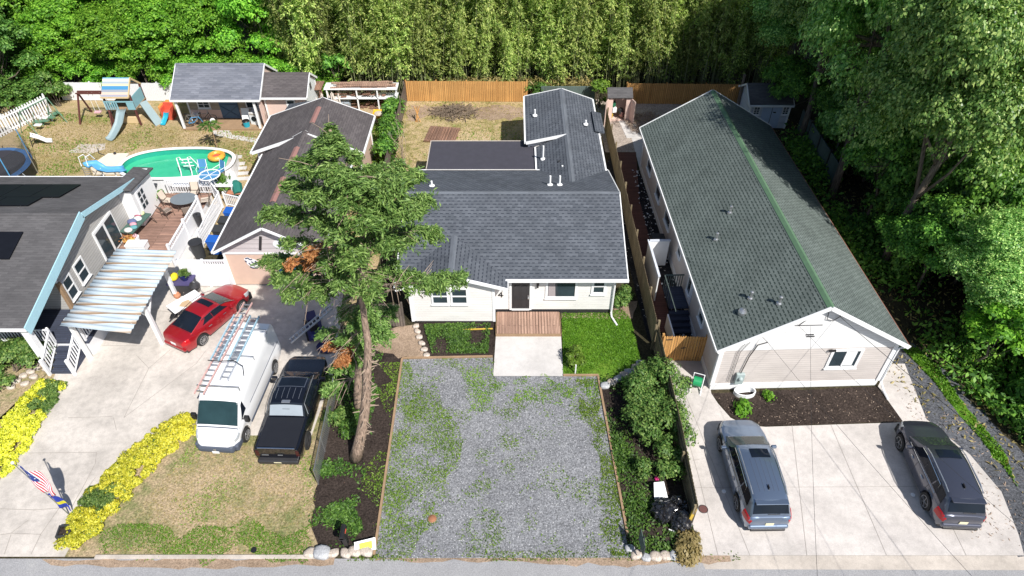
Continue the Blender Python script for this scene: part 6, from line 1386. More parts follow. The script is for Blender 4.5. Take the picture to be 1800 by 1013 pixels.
m = MB(); d = b-q0; strip(m, [Vector((0,0,.85)), d*.35+Vector((0,0,.55)), d*.7+Vector((0,0,.12)), Vector((d.x, d.y, .08))], .55, lip=.1); solidify(m.build('chute', M['white'], WS, smooth=True)); m = MB(); m.tube([(-.1,.25,0),(.05,.2,.85)], .03, 6); m.tube([(-.1,-.25,0),(.05,-.2,.85)], .03, 6); m.tube([(-.05,-.22,.4),(-.05,.22,.4)], .03, 6); m.build('legs', M['dkmetal'], WS)
for k, (px, py, lb, mt) in enumerate(((70,220,'faded green seat of an old glider on the lawn','green_metal'),(82,213,'white tubular glider frame lying on the lawn','white'),(98,206,'pale green rocker seat lying right of the glider frame','green_metal'))):
    p = at(px, py); simple('garden_toy', lb, 'toy', (p.x, p.y, 0), [('seat', mt, lambda m: m.b2(-.35,.35,-.2,.2,.25,.33)), ('frame', mt, lambda m: (m.tube([(-.4,-.3,.0),(-.4,.3,.35),(.4,.3,.35),(.4,-.3,0)], .03, 6), m.tube([(-.4,.0,.2),(-.1,.1,1.0)], .03, 6)))], .5*k)
# bicycle, washer, porch clutter
def bike(label, loc, rz, mat, tilt=.25):
    r = thing('bicycle', label, 'bicycle', loc, rz); q = Matrix.Rotation(tilt, 3, 'X')
    for x in (-.52, .52):
        m = MB(); m.tube([q @ Vector((x+.33*math.cos(t), 0, .34+.33*math.sin(t))) for t in [i*2*math.pi/20 for i in range(21)]], .025, 6, cap=False)
        for k in range(6): t = k*math.pi/3; m.bar(q @ Vector((x,0,.34)), q @ Vector((x+.32*math.cos(t),0,.34+.32*math.sin(t))), .012, .012)
        m.build('wheel', M['rubber'], r)
    m = MB(); P_ = lambda x, z: q @ Vector((x, 0, z))
    for a_, b_ in ((( -.52,.34),(-.15,.34)),((-.52,.34),(-.22,.85)),((-.15,.34),(-.25,.9)),((-.15,.34),(.36,.85)),((-.22,.85),(.36,.88)),((.52,.34),(.34,.98))): m.tube([P_(*a_), P_(*b_)], .025, 6)
    m.build('frame', M[mat], r); m = MB(); m.b2(-.1,.1,-.06,.06,0,.06); m.v = [v+P_(-.26,.92) for v in m.v]; m.build('saddle', M['black'], r); m = MB(); m.tube([q @ Vector((.3,-.26,1.0)), P_(.36,1.0), q @ Vector((.3,.26,1.0))], .02, 6); m.build('handlebar', M['metal'], r)
pz = .14
bike('blue bicycle leaning on the shed porch, wheels towards the lawn', (-23.95, 46.75, pz), .15, 'slide_blue'); bike('small grey bicycle standing left of the blue one on the porch', (-24.35, 47.1, pz), -.1, 'metal'); bike('dark bicycle behind the blue one on the shed porch', (-23.4, 47.2, pz), .3, 'black', .15)
simple('washing_machine', 'white front loading machine with round black door on the shed porch', 'washer', (-19.5, 47.25, pz), [('body', 'white', lambda m: m.b2(-.35,.35,-.32,.32,0,.98)), ('door', 'black', lambda m: m.cyl((0,-.33,.5), (0,-.36,.5), .2, 18)), ('control_panel', 'kerb', lambda m: m.b2(-.3,.3,-.335,-.32,.8,.92))], -.25)
simple('tilted_board', 'white tilted board standing behind the washing machine', 'board', (-20.3, 47.4, pz), [('board', 'white', lambda m: m.slab([(-.3,-.2,.2),(.3,-.2,.2),(.3,.1,1.1),(-.3,.1,1.1)], .04)), ('foot', 'timber', lambda m: m.b2(-.3,.3,-.2,.2,0,.2))])
simple('teal_bucket', 'teal bucket with black lid at the right end of the shed porch', 'bucket', (-20.15, 46.7, pz), [('bucket', 'teal', lambda m: m.lathe((0,0,0), [(.22,0),(.27,.45)], 14)), ('lid', 'black', lambda m: m.lathe((0,0,.45), [(.29,0),(.25,.06),(.02,.08)], 14))])
simple('white_toy_horse', 'small white plastic toy between bicycle and blue door', 'toy', (-22.75, 46.9, pz), [('body', 'white', lambda m: (m.ball((0,0,.35), .2, (1,1.3,1)), m.ball((.1,-.3,.5), .11), m.tube([(-.1,-.2,0),(-.05,-.1,.3)], .04, 6), m.tube([(.1,.2,0),(.05,.1,.3)], .04, 6)))])
chair('white garden chair on the shed porch behind the bicycles', (-24.3, 47.75), .2, 'white', 'white', pz)
p = at(458, 205); m = MB(); m.tube([(-18.5,46.75,1.35),(-18.65,46.7,.4),(-18.35,46.65,1.5),(-18.2,46.6,.5),(-18.2,46.4,.05)], .02, 6); tag(m.build('garden_hose', M['kerb'], loc=(-18.4,46.7,0)), 'looped hose hanging on the pink shed wall', 'hose')
# bins
def bin_(label, loc, mat, rz=0):
    return simple('trash_bin', label, 'bin', loc, [('body', mat, lambda m: m.add([(-.26,-.3,.05),(.26,-.3,.05),(.26,.3,.05),(-.26,.3,.05),(-.32,-.38,1.0),(.32,-.38,1.0),(.32,.38,1.0),(-.32,.38,1.0)], [(3,2,1,0),(4,5,6,7),(0,1,5,4),(1,2,6,5),(2,3,7,6),(3,0,4,7)])),
       ('lid', mat, lambda m: m.slab([(-.34,-.42,1.01),(.34,-.42,1.01),(.34,.40,1.09),(-.34,.40,1.09)], .05)), ('wheel', 'black', lambda m: m.cyl((-.28,.36,.12), (.28,.36,.12), .12, 12)), ('handle', 'black', lambda m: m.tube([(-.25,.44,.98),(.25,.44,.98)], .02, 6))], rz)
M['bin_blue'] = paint('bin_blue', (.015,.10,.42), .5); M['bin_black'] = paint('bin_black', (.035,.037,.04), .6); M['bin_navy'] = paint('bin_navy', (.012,.016,.09), .5)
bin_('bright blue trash bin, farthest in the row beside the white railing', (-17.45, 34.6, 0), 'bin_blue', R(90)); bin_('black trash bin next to the farthest blue bin', (-17.5, 33.65, 0), 'bin_black', R(90)); bin_('black trash bin next to the nearest blue bin', (-17.55, 32.75, 0), 'bin_black', R(90)); bin_('bright blue trash bin, nearest in the row beside the white railing', (-17.6, 31.75, 0), 'bin_blue', R(90))
gw = GH.matrix_basis; p = gw @ Vector((-.75, 9.6, 0)); bin_('dark navy trash bin with worn markings on the black rocks', tuple(p), 'bin_navy', GA+R(90)); p = gw @ Vector((-.6, 10.7, 0)); bin_('black trash bin behind the navy bin beside the beige wall', tuple(p), 'bin_black', GA+R(90))
p = at(353, 452, 0); simple('barrel', 'dark grey round barrel behind the white vinyl fence', 'barrel', (p.x, p.y, 0), [('body', 'bin_black', lambda m: m.lathe((0,0,0), [(.30,0),(.34,.5),(.36,1.1)], 18)), ('lid', 'dkmetal', lambda m: m.lathe((0,0,1.1), [(.40,0),(.40,.06),(.05,.10)], 18))])
# canopy corner clutter
p = at(318, 492, .9); simple('storage_chest', 'dark purple topped storage chest under the canopy corner', 'chest', (p.x, p.y, 0), [('body', 'bin_black', lambda m: m.b2(-.6,.6,-.38,.38,0,.82)), ('lid', paint('purple_lid', (.07,.06,.16), .6), lambda m: m.b2(-.66,.66,-.43,.43,.82,.92))])
simple('soil_bag', 'bright yellow bag on the dark storage chest', 'bag', (p.x-.32, p.y, .92), [('bag', paint('yellow_bag', (.75,.60,.02), .6), lambda m: m.ball((0,0,.2), .28, (.8,1,.75)))])
r = make_shrub('potted_plant', 71, .28, .36, M['leaf_shrub'], .10, 700, 'leafy green plant in a blue pot on the storage chest', 'plant', nl=6); place(r, (p.x+.25, p.y, .98)); m = MB(); m.lathe((0,0,-.06), [(.16,0),(.22,.28)], 14); m.build('pot', M['bin_navy'], r)
p = at(325, 530, .75); simple('folding_table', 'white folding table with a piece of cardboard beside the red car', 'table', (p.x, p.y, 0), [('tabletop', 'white', lambda m: m.b2(-.45,.45,-.85,.85,.71,.75))] + [('leg', 'dkmetal', (lambda s_: (lambda m: m.tube([(-.4,s_*.6,.7),(-.4,s_*.75,0),(.4,s_*.75,0),(.4,s_*.6,.7)], .018, 6)))(s_)) for s_ in (-1, 1)], R(-40))
simple('cardboard_piece', 'torn brown cardboard piece on the white folding table', 'cardboard', (p.x+.12, p.y-.2, .76), [('sheet', paint('cardboard', (.50,.36,.22), .9), lambda m: m.slab([(-.3,-.2,.0),(.2,-.26,.03),(.3,.1,.02),(.05,.28,.05),(-.26,.14,.0)], .02))])
p = at(341, 500, .9); simple('kettle_grill', 'round dark kettle grill on thin legs before the white fence', 'grill', (p.x, p.y, 0), [('bowl', 'dkmetal', lambda m: m.lathe((0,0,.55), [(.12,0),(.27,.12),(.30,.25),(.24,.40),(.08,.48)], 18)), ('handle', 'metal', lambda m: m.tube([(-.06,0,1.03),(0,0,1.09),(.06,0,1.03)], .015, 5))] + [('leg', 'metal', (lambda a: (lambda m: m.tube([(.15*math.cos(a), .15*math.sin(a), .6), (.34*math.cos(a), .34*math.sin(a), 0)], .015, 5)))(a)) for a in (.5, 2.6, 4.7)])
p = at(316, 545, .5); simple('folding_chair', 'dark folded tube chair below the folding table', 'chair', (p.x-.3, p.y-.2, 0), [('frame', 'dkmetal', lambda m: (m.tube([(-.3,-.2,0),(.3,.2,.55),(.35,.1,.6),(-.2,-.3,.1)], .02, 6), m.tube([(-.3,.1,0),(.2,-.25,.5)], .02, 6))), ('seat', 'black', lambda m: m.slab([(-.2,-.2,.25),(.2,-.1,.3),(.15,.2,.4),(-.2,.1,.3)], .02))])
p = at(308, 512, .5); simple('clay_pot', 'orange clay pot and jug beside the storage chest', 'pot', (p.x, p.y, 0), [('pot', paint('clay', (.50,.22,.12), .8), lambda m: m.lathe((0,0,0), [(.12,0),(.20,.2),(.14,.34)], 14)), ('jug', 'kerb', lambda m: m.lathe((.35,.25,0), [(.12,0),(.14,.3),(.05,.45)], 12))])
# deck clutter
p = at(240, 395, 1.1); simple('cluttered_table', 'long patio table piled with patterned towels and toys by the siding', 'table', (p.x, p.y, .54), [('tabletop', paint('green_cover', (.06,.12,.10), .8), lambda m: m.b2(-.42,.42,-1.0,1.0,.66,.72)), ('leg', 'bronze', lambda m: (m.tube([(.4,-.9,.66),(.55,-1.0,0)], .025, 6), m.tube([(.4,.9,.66),(.55,1.0,0)], .025, 6), m.tube([(-.4,-.9,.66),(-.4,-1.0,0)], .025, 6)))], R(-10))
rr = random.Random(9); cols = [(.62,.60,.58),(.10,.28,.30),(.60,.30,.36),(.10,.12,.24),(.55,.62,.62),(.30,.10,.14),(.50,.52,.30)]
lbs = ['crumpled white towel at the near end of the cluttered table','teal bundle on the cluttered table','pink bundle at the far side of the cluttered table','navy cloth in the middle of the cluttered table','pale grey cloth at the far end of the cluttered table','maroon toy on the cluttered table','green toy box on the cluttered table']
for k, cc in enumerate(cols):
    mm = paint('cloth_%d' % k, cc, .85, var=.4); m = MB(); m.ball((0,0,.08), .22+.08*rr.random(), (1,.8,.5), 10, 6); o = m.build('towel', mm, smooth=True); o.location = (p.x+rr.uniform(-.22,.22), p.y-.85+k*.28, 1.26); tag(o, lbs[k], 'towel' if k < 5 else 'toy', 'clutter on the deck table')
p = at(226, 421, .9); simple('flower_basket', 'yellow tub of red flowers by the sliding door', 'planter', (p.x, p.y, .54), [('tub', paint('yellow_tub', (.62,.44,.12), .7), lambda m: m.lathe((0,0,0), [(.24,0),(.34,.38)], 16))]); rg = np.random.default_rng(8); nn = 90; c = rg.normal(0, .14, (nn, 3)) + [0,0,.42]; quads('flowers', c, rg.normal(0,1,(nn,3))+[0,0,1], rg.normal(size=(nn,3)), .12, .10, M['leaf_dead'], [o for o in COL.objects if o.name == 'flower_basket'][0])
p = at(241, 432, .9); simple('white_cooler', 'white box table with dark lower shelf at the near end of the deck', 'cooler', (p.x, p.y, .54), [('body', 'white', lambda m: m.b2(-.55,.55,-.28,.28,.12,.5)), ('base', 'black', lambda m: m.b2(-.5,.5,-.26,.26,0,.12)), ('lid', 'white_vinyl', lambda m: m.b2(-.58,.58,-.3,.3,.5,.56))])
p = at(238, 416, .9); simple('white_bucket', 'white bucket with pink flowers right of the yellow tub', 'bucket', (p.x, p.y, .54), [('bucket', 'white', lambda m: m.lathe((0,0,0), [(.15,0),(.2,.36)], 14)), ('flowers', 'plastic_pink', lambda m: (m.ball((0,0,.42), .13), m.ball((-.12,.05,.40), .09)))])
for k, (px, py, s_, lb) in enumerate(((270,348,.62,'large bushy potted plant in the corner of the deck'),(252,325,.42,'small potted plant beside the french door'),(398,325,.55,'tall potted bush between deck railing and white chair'))):
    p = at(px, py, .7); r = make_shrub('potted_plant', 80+k, s_, s_*.9, M['leaf_under'], .13, 1100, lb, 'plant', nl=7); place(r, (p.x, p.y, .54)); m = MB(); m.lathe((0,0,0), [(s_*.35,0),(s_*.45,.3)], 12); m.build('pot', M['timber'], r)
p = at(348, 384, .9); simple('dark_planter', 'dark pot on the corner post of the lattice fence', 'pot', (p.x, p.y, .3), [('pot', 'dkmetal', lambda m: m.lathe((0,0,.0), [(.16,0),(.24,.9)], 14)), ('soil', 'mulch', lambda m: m.lathe((0,0,.88), [(.22,0),(.05,.02)], 14))])
# stuff behind the truck: leaning ladder, dark covered machine
p, q = at(510, 600, .6), at(583, 540, 1.9); ladder('long aluminium ladder lying over the dark pile behind the truck', p, q, .30, 'lad_alu', 12, group='ladder by the spruce')
p = at(552, 575, .4); simple('covered_mower', 'dark blue riding mower under the spruce behind the truck', 'mower', (p.x, p.y, 0), [('body', 'bin_navy', lambda m: (m.b2(-.4,.4,-.8,.1,.25,.65), m.b2(-.25,.25,.25,.9,.3,.75))), ('seat', 'black', lambda m: m.b2(-.22,.22,-.55,-.1,.65,1.0)), ('wheel', 'rubber', lambda m: (m.cyl((-.5,-.4,.28),(-.32,-.4,.28),.28,14), m.cyl((.32,-.4,.28),(.5,-.4,.28),.28,14), m.cyl((-.42,.65,.2),(-.28,.65,.2),.2,14), m.cyl((.28,.65,.2),(.42,.65,.2),.2,14)))], .4)
p = at(575, 605, .3); simple('blue_tarp', 'crumpled dark blue tarp on the ground under the spruce', 'tarp', (p.x, p.y, 0), [('tarp', 'bin_navy', lambda m: (m.ball((0,0,.12), .6, (1,.8,.35)), m.ball((.5,.4,.1), .4, (1,.7,.4))))])
# firewood rack
FR = thing('wood_rack', 'white two tier rack of lumber and firewood along the back fence', 'rack', (-11.5, 50.0, 0))
m = MB(); m.b2(-3.1, 2.6, -.55, .55, 1.75, 1.83); m.b2(-2.4, 2.5, -.5, .5, .95, 1.02)
for x in (-2.9, -.6, 1.0, 2.5): m.b2(x-.05, x+.05, -.5, -.4, 0, 1.8)
m.build('frame', M['white'], FR); rr = random.Random(5)
for tier, (z, n_) in enumerate(((1.85, 34), (1.04, 40), (.05, 60))):
    m = MB()
    for k in range(n_):
        y = rr.uniform(-.42, .42); x = rr.uniform(-2.3, 1.8); L_ = rr.uniform(.6, 2.4) if tier == 0 else rr.uniform(.25, .5); a_ = rr.uniform(-.12, .12) if tier == 0 else rr.uniform(-1.3, 1.3); zz = z + rr.uniform(0, .22 if tier == 0 else .35)
        m.bar((x-L_/2*math.cos(a_), y-L_/2*math.sin(a_)*.4, zz), (x+L_/2*math.cos(a_), y+L_/2*math.sin(a_)*.4, zz+rr.uniform(-.03,.05)), .12, .08)
    m.build('lumber' if tier == 0 else 'firewood', M['boards'] if tier else M['yellow_wood'] if False else M['deck_wood'], FR)
m = MB(); m.slab([(-5.4,-.6,1.75),(-3.3,-.6,1.8),(-3.2,.5,2.0),(-5.4,.5,1.95)], .05); m.b2(-5.2,-5.1,-.5,-.4,0,1.8); m.b2(-3.5,-3.4,-.5,-.4,0,1.8); m.b2(-5.1,-3.5,.3,.35,.2,1.7); tag(m.build('lean_to_shelter', M['boards'], FR), None)
rr = random.Random(3)
m = MB()
for k in range(16):
    x = -15.2 + rr.uniform(0, 2.2); m.bar((x, 48.6+rr.uniform(-.5,.4), .05), (x+rr.uniform(-1.2,-.2), 49.7, rr.uniform(1.0,1.6)), .09, .05)
tag(m.build('pipe_pile', M['kerb'], loc=(-14.3, 49, 0)), 'pile of pale pipes and boards leaning behind the small shed', 'pile', kind='stuff')
p = at(606, 180, .4); simple('metal_tank', 'pale blue grey tank lying beside the wood rack', 'tank', (p.x, p.y, 0), [('tank', paint('tank_grey', (.36,.42,.47), .4, .3), lambda m: m.tube([(-.5,0,.38),(-.42,0,.38),(.42,0,.38),(.5,0,.38)], [.2,.36,.36,.2], 16)), ('band', 'metal', lambda m: m.tube([(-.05,0,.38),(.05,0,.38)], .375, 16))])
p = at(666, 203, .5); simple('wheelbarrow', 'yellow wheelbarrow in the weeds right of the pink house', 'wheelbarrow', (p.x, p.y, 0), [('tray', paint('barrow_yellow', (.72,.42,.02), .5), lambda m: m.add([(-.22,-.3,.4),(.22,-.3,.4),(.25,.35,.4),(-.25,.35,.4),(-.42,-.5,.72),(.42,-.5,.72),(.45,.55,.72),(-.45,.55,.72)], [(3,2,1,0),(0,1,5,4),(1,2,6,5),(2,3,7,6),(3,0,4,7)])), ('load', 'stone', lambda m: m.ball((0,0,.62), .36, (1,1,.5))), ('wheel', 'rubber', lambda m: m.cyl((-.05,.62,.2), (.05,.62,.2), .2, 14)), ('leg', 'black', lambda m: (m.tube([(-.25,-.3,.42),(-.28,-.4,0)], .025, 6), m.tube([(.25,-.3,.42),(.28,-.4,0)], .025, 6))), ('handles', 'timber', lambda m: (m.bar((-.2,.4,.38),(-.35,-1.0,.55),.05,.05), m.bar((.2,.4,.38),(.35,-1.0,.55),.05,.05)))])
# straw yard things
p = at(778, 240, 0); r = thing('wood_pallet', 'reddish brown deck panel lying flat in the straw yard', 'pallet', (p.x, p.y, 0), R(-8)); m = MB()
for k in range(11): m.b2(-1.15+k*.21, -.97+k*.21, -1.1, 1.1, .16, .20)
m.build('boards', M['boards'], r); m = MB()
for y in (-1.0, 0, 1.0): m.b2(-1.2, 1.2, y-.05, y+.05, .04, .16)
m.build('bearers', M['timber'], r)
rr = random.Random(12); p = at(797, 200); m = MB()
for k in range(230):
    a_, d_ = rr.uniform(0, 6.28), rr.uniform(0, 1.7)**1.0; c = Vector((p.x+d_*math.cos(a_)*1.2, p.y+d_*math.sin(a_)*.8, .05+max(0, .45-d_*.22)*rr.random())); t = rr.uniform(0, 3.14); L_ = rr.uniform(.3, 1.1); e = Vector((math.cos(t), math.sin(t), rr.uniform(-.15,.3)))*L_/2
    m.bar(c-e, c+e, .035, .035)
tag(m.build('brush_pile', paint('brush', (.17,.13,.095), .9, var=.5), loc=p), 'heap of cut brown branches in the straw yard', 'brush pile', kind='stuff')
m = MB(); p = at(732, 215)
for dx, a_ in ((0,.1),(.12,.0),(.3,-.35),(-.05,.3)): m.bar((p.x+dx, p.y, .02), (p.x+dx+math.sin(a_)*1.2, p.y+.3, 1.2), .05, .05)
tag(m.build('leaning_stakes', M['fence_new'], loc=p), 'pale wooden stakes standing crossed in the straw yard', 'stakes')
for k, (px, py, h_) in enumerate(((706,296,2.6),(716,290,2.2))):
    pass
# bushy sapling stems left of the annex
p = at(708, 292); m = MB(); rr = random.Random(2)
for k in range(9): m.tube([(p.x+rr.uniform(-.3,.3), p.y+rr.uniform(-.2,.2), 0), (p.x+rr.uniform(-.5,.5), p.y+rr.uniform(-.1,.5), rr.uniform(1.2,2.0)), (p.x+rr.uniform(-.9,.9), p.y+rr.uniform(.0,1.0), rr.uniform(2.2,3.4))], .025, 5, .006)
tag(m.build('bare_sapling', M['twig'], loc=p), 'thin bare sapling against the weathered fence', 'sapling')
p = at(798, 207+0); m = MB(); a, b = at(806, 580, .08), at(866, 578, .08); m.bar(a, b, .06, .05); tag(m.build('yellow_plank', M['yellow_wood'], loc=a), 'thin yellow plank lying in the front bed', 'plank')
# hose reel
p = at(1226, 672, .4); simple('hose_reel', 'white hose reel cart with green hose beside the beige wall', 'hose reel', (p.x, p.y, 0), [('frame', 'white', lambda m: (m.tube([(-.25,-.2,0),(-.25,.1,.9),(.25,.1,.9),(.25,-.2,0)], .03, 6), m.tube([(-.25,-.45,.02),(-.25,.1,.35)], .03, 6), m.tube([(.25,-.45,.02),(.25,.1,.35)], .03, 6))), ('hose', paint('green_hose', (.01,.28,.10), .5), lambda m: m.cyl((-.2,0,.45),(.2,0,.45), .24, 16)), ('hub', 'black', lambda m: m.cyl((-.24,0,.45),(.24,0,.45), .08, 10)), ('wheel', 'black', lambda m: (m.cyl((-.32,.1,.12),(-.26,.1,.12),.12,12), m.cyl((.26,.1,.12),(.32,.1,.12),.12,12)))], -.35)
p = at(1308, 689, .1); m = MB(); m.lathe((0,0,0), [(.52,0),(.52,.26),(.47,.27),(.47,.02)], 28, 1, .6); o = m.build('window_well', M['white'], loc=None); o.location = (p.x, p.y-.05, 0); tag(o, 'white half round window well at the foot of the green roofed house', 'window well')
# manhole, clay cap, paper, mailboxes, sign
p = at(1236, 896); simple('drain_cover', 'round reddish drain cover in the pale driveway', 'drain cover', (p.x, p.y, .02), [('disc', paint('rust_disc', (.12,.05,.045), .8), lambda m: m.lathe((0,0,0), [(.19,0),(.19,.02)], 20)), ('ring', 'dkmetal', lambda m: tor(m, (0,0,.02), .185, .015, 20, 5))])
p = at(760, 913); simple('clay_dome', 'round orange clay cap sitting in the gravel lot', 'cap', (p.x, p.y, .02), [('cap', paint('clay_cap', (.30,.13,.07), .85, var=.3), lambda m: m.lathe((0,0,0), [(.17,0),(.16,.05),(.08,.09),(.01,.10)], 16)), ('collar', 'timber', lambda m: tor(m, (0,0,.02), .17, .02, 16, 5))])
p = at(1272, 865); m = MB(); m.lathe((0,0,0), [(.10,0),(.09,.03)], 7); o = m.build('paper_scrap', M['white']); o.location = (p.x, p.y, .04); tag(o, 'crumpled white scrap in the shadow of the steel grey car', 'litter')
p = at(1604, 871); m = MB(); m.lathe((0,0,0), [(.10,0),(.09,.03)], 6); o = m.build('paper_scrap', M['white']); o.location = (p.x, p.y, .04); tag(o, 'small white scrap in the shadow of the dark grey crossover', 'litter')
def mailbox(label, px, py, h, rz, mat, lean=0):
    p = at(px, py); return simple('mailbox', label, 'mailbox', (p.x, p.y, 0), [('post', 'black', lambda m: m.b2(-.05,.05,-.05,.05,0,h)), ('box', mat, lambda m: (m.b2(-.10,.10,-.28,.28,h,h+.16), m.tube([(0,-.28,h+.16),(0,.28,h+.16)], .10, 14))), ('base_box', 'black', lambda m: m.b2(-.09,.09,-.10,.10,.3,h*.8)), ('flag', 'plastic_red', lambda m: m.b2(.105,.12,-.05,.12,h+.12,h+.2))], rz)
mailbox('black mailbox post standing in the left planting bed', 611, 962, 1.05, 0, 'black')
p = at(1125, 974); simple('board_sign', 'thin dark green board sign seen edge on at the street end of the shrub bed', 'sign', (p.x, p.y, 0), [('post', 'dkmetal', lambda m: m.b2(-.03,.03,-.03,.03,0,1.35)), ('panel', 'fence_green', lambda m: m.b2(-.05,-.03,-.34,.34,.55,1.3)), ('frame', 'dkmetal', lambda m: (m.b2(-.055,-.02,-.37,-.34,.52,1.33), m.b2(-.055,-.02,.34,.37,.52,1.33)))], .08)
p = at(643, 962, .25); r = thing('lawn_sign', 'tilted white and yellow lawn sign leaning on the edging stones', 'sign', (p.x, p.y, .22)); m = MB(); m.slab([(-.42,-.22,-.10),(.40,-.02,-.10),(.34,.34,.18),(-.46,.12,.18)], .012); o = m.build('panel', M['white'], r)
m = MB(); m.slab([(-.24,-.12,-.045),(.26,.0,-.045),(.22,.22,.13),(-.27,.10,.13)], .004); m.build('panel_print', paint('sign_yellow', (.62,.68,.05), .6), r); m = MB(); m.slab([(-.36,-.12,-.065),(-.28,-.10,-.065),(-.32,.10,.10),(-.39,.08,.10)], .004); m.build('panel_border', paint('sign_teal', (.25,.5,.48), .6), r)
# trash bags + board + sticks
M['bag'] = paint('trash_bag', (.012,.012,.014), .18, var=.5, spec=.8)
def bag(label, px, py, s_, seed):
    p = at(px, py); bm = bmesh.new(); bmesh.ops.create_icosphere(bm, subdivisions=4, radius=s_); rg = random.Random(seed); ph = [rg.uniform(0, 6) for _ in range(6)]
    for v in bm.verts:
        c = v.co.normalized(); k = 1 + .10*math.sin(c.x*9+ph[0]+c.z*4) * math.sin(c.y*8+ph[1]) + .07*math.sin(c.x*21+c.y*17+ph[2]) + .05*math.sin(c.z*27+c.y*23+ph[3]); v.co = c*s_*k; v.co.z = max(-s_*.55, v.co.z*.8)
        if c.z > .85: v.co.z += s_*.22*(c.z-.85)/.15
    me = bpy.data.meshes.new('trash_bag'); bm.to_mesh(me); bm.free(); me.materials.append(M['bag']); o = bpy.data.objects.new('trash_bag', me); COL.objects.link(o); o.location = (p.x, p.y, s_*.55); return tag(o, label, 'trash bag', 'trash bags by the fence end')
bag('largest black trash bag, left in the pile by the fence', 1165, 904, .52, 1); bag('black trash bag at the back right of the pile by the fence', 1190, 893, .40, 2); bag('black trash bag at the front right of the pile with white tag', 1195, 922, .46, 3)
p = at(1163, 869, .3); m = MB(); m.slab([(-.30,-.22,.0),(.30,-.30,.05),(.12,.42,.55),(-.30,.40,.5)], .02); o = m.build('white_board', M['white']); o.location = (p.x, p.y, .05); tag(o, 'white board leaning above the trash bags', 'board')
m = MB(); p = at(1175, 932); m.bar((0,0,.06),(.35,-.15,.07),.04,.03); m.bar((.15,.05,.05),(.4,-.45,.06),.04,.03); o = m.build('white_sticks', M['white']); o.location = (p.x, p.y, 0); tag(o, 'white sticks lying below the trash bags', 'sticks')
p = at(1155, 840, .2); m = MB(); m.ball((0,0,.08), .11, (1,1,.8), 8, 5); o = m.build('pink_flower_pot', paint('magenta', (.55,.02,.18), .6)); o.location = (p.x, p.y, .05); tag(o, 'small magenta blossom clump between the shrubs', 'flower')
# black bowl at kerb, planter
p = at(447, 969); m = MB(); m.lathe((0,0,0), [(.08,0),(.12,.1),(.10,.1)], 10); o = m.build('black_cap', M['black']); o.location = (p.x, p.y, 0); tag(o, 'small black cap in the lawn beside the kerb', 'cap')
p = at(116, 937, .15); simple('planter_box', 'square grey planter with sparse plant by the yellow hedge end', 'planter', (p.x, p.y, 0), [('box', 'bin_black', lambda m: (m.b2(-.26,.26,-.26,-.2,0,.36), m.b2(-.26,.26,.2,.26,0,.36), m.b2(-.26,-.2,-.2,.2,0,.36), m.b2(.2,.26,-.2,.2,0,.36))), ('soil', 'mulch', lambda m: m.b2(-.2,.2,-.2,.2,.0,.28))], .15)
# flags on the pole
FP = thing('flagpole', 'leaning thin flagpole rising out of the yellow hedge', 'flagpole', tuple(at(123, 906))); f0 = at(123, 906); top = at(23, 815, 3.75)-f0; m = MB(); m.tube([(0,0,0), top], .025, 8, .018); m.build('pole', M['metal'], FP); m = MB(); m.ball(top+Vector((0,0,.05)), .06); m.build('finial', M['white'], FP)
def cloth_mat(name, kind):
    n = NT(name); sp = n.n('SeparateXYZ'); n.l(n.vec('UV'), sp.inputs[0])
    if kind == 'us':
        fr = n.math('FRACT', n.math('MULTIPLY', sp.outputs[0], 6.5)); st = n.ramp(fr, [(0, (.55,.02,.05)), (.5, (.75,.75,.77))], 'CONSTANT')
        inb = n.math('MULTIPLY', n.math('GREATER_THAN', sp.outputs[1], .58), n.math('LESS_THAN', sp.outputs[0], .54)); vo = n.n('TexVoronoi'); vo.inputs['Scale'].default_value = 16; n.l(n.vec('UV'), vo.inputs['Vector'])
        bl = n.mix(n.ramp(vo.outputs['Distance'], [(.2, 1.0), (.3, 0.0)]), (.02,.04,.20), (.75,.75,.77)); col = n.mix(inb, st, bl)
    else: col = n.ramp(sp.outputs[1], [(0, (.02,.04,.30)), (.45, (.55,.50,.03)), (.6, (.02,.04,.30))], 'CONSTANT')
    return n.fin(col, .8)
def flag(label, t0, t1, wd, mat, seed):
    r = MB(); q = top.normalized(); A_ = f0 + top*t1; nu, nv = 10, 18; rg = random.Random(seed); ph = rg.uniform(0, 6); uvs = []
    for j in range(nv+1):
        for i in range(nu+1):
            u, v = i/nu, j/nv; base = f0 + top*(t1+(t0-t1)*v)
            d = u*wd*(.42+.18*math.sin(ph+v*3)); r.v.append(base + Vector((.75*d, .35*d + .07*math.sin(u*7+v*5+ph), -d*1.35 + .05*math.sin(v*9+ph)))); uvs.append((u, 1-v))
    for j in range(nv):
        for i in range(nu): k = j*(nu+1)+i; r.f.append((k, k+1, k+nu+2, k+nu+1))
    o = r.build('flag', mat, loc=A_, smooth=True); uv = o.data.uv_layers[0]
    for p_ in o.data.polygons:
        for li in p_.loop_indices: uv.data[li].uv = uvs[o.data.loops[li].vertex_index]
    solidify(o, .006); return tag(o, label, 'flag', 'flags on the leaning pole')
flag('upper flag with red and white stripes and starred blue corner', .47, .94, .95, cloth_mat('stars_stripes', 'us'), 1); flag('lower dark blue flag with yellow emblem', .17, .44, .60, cloth_mat('blue_flag', 'b'), 2)
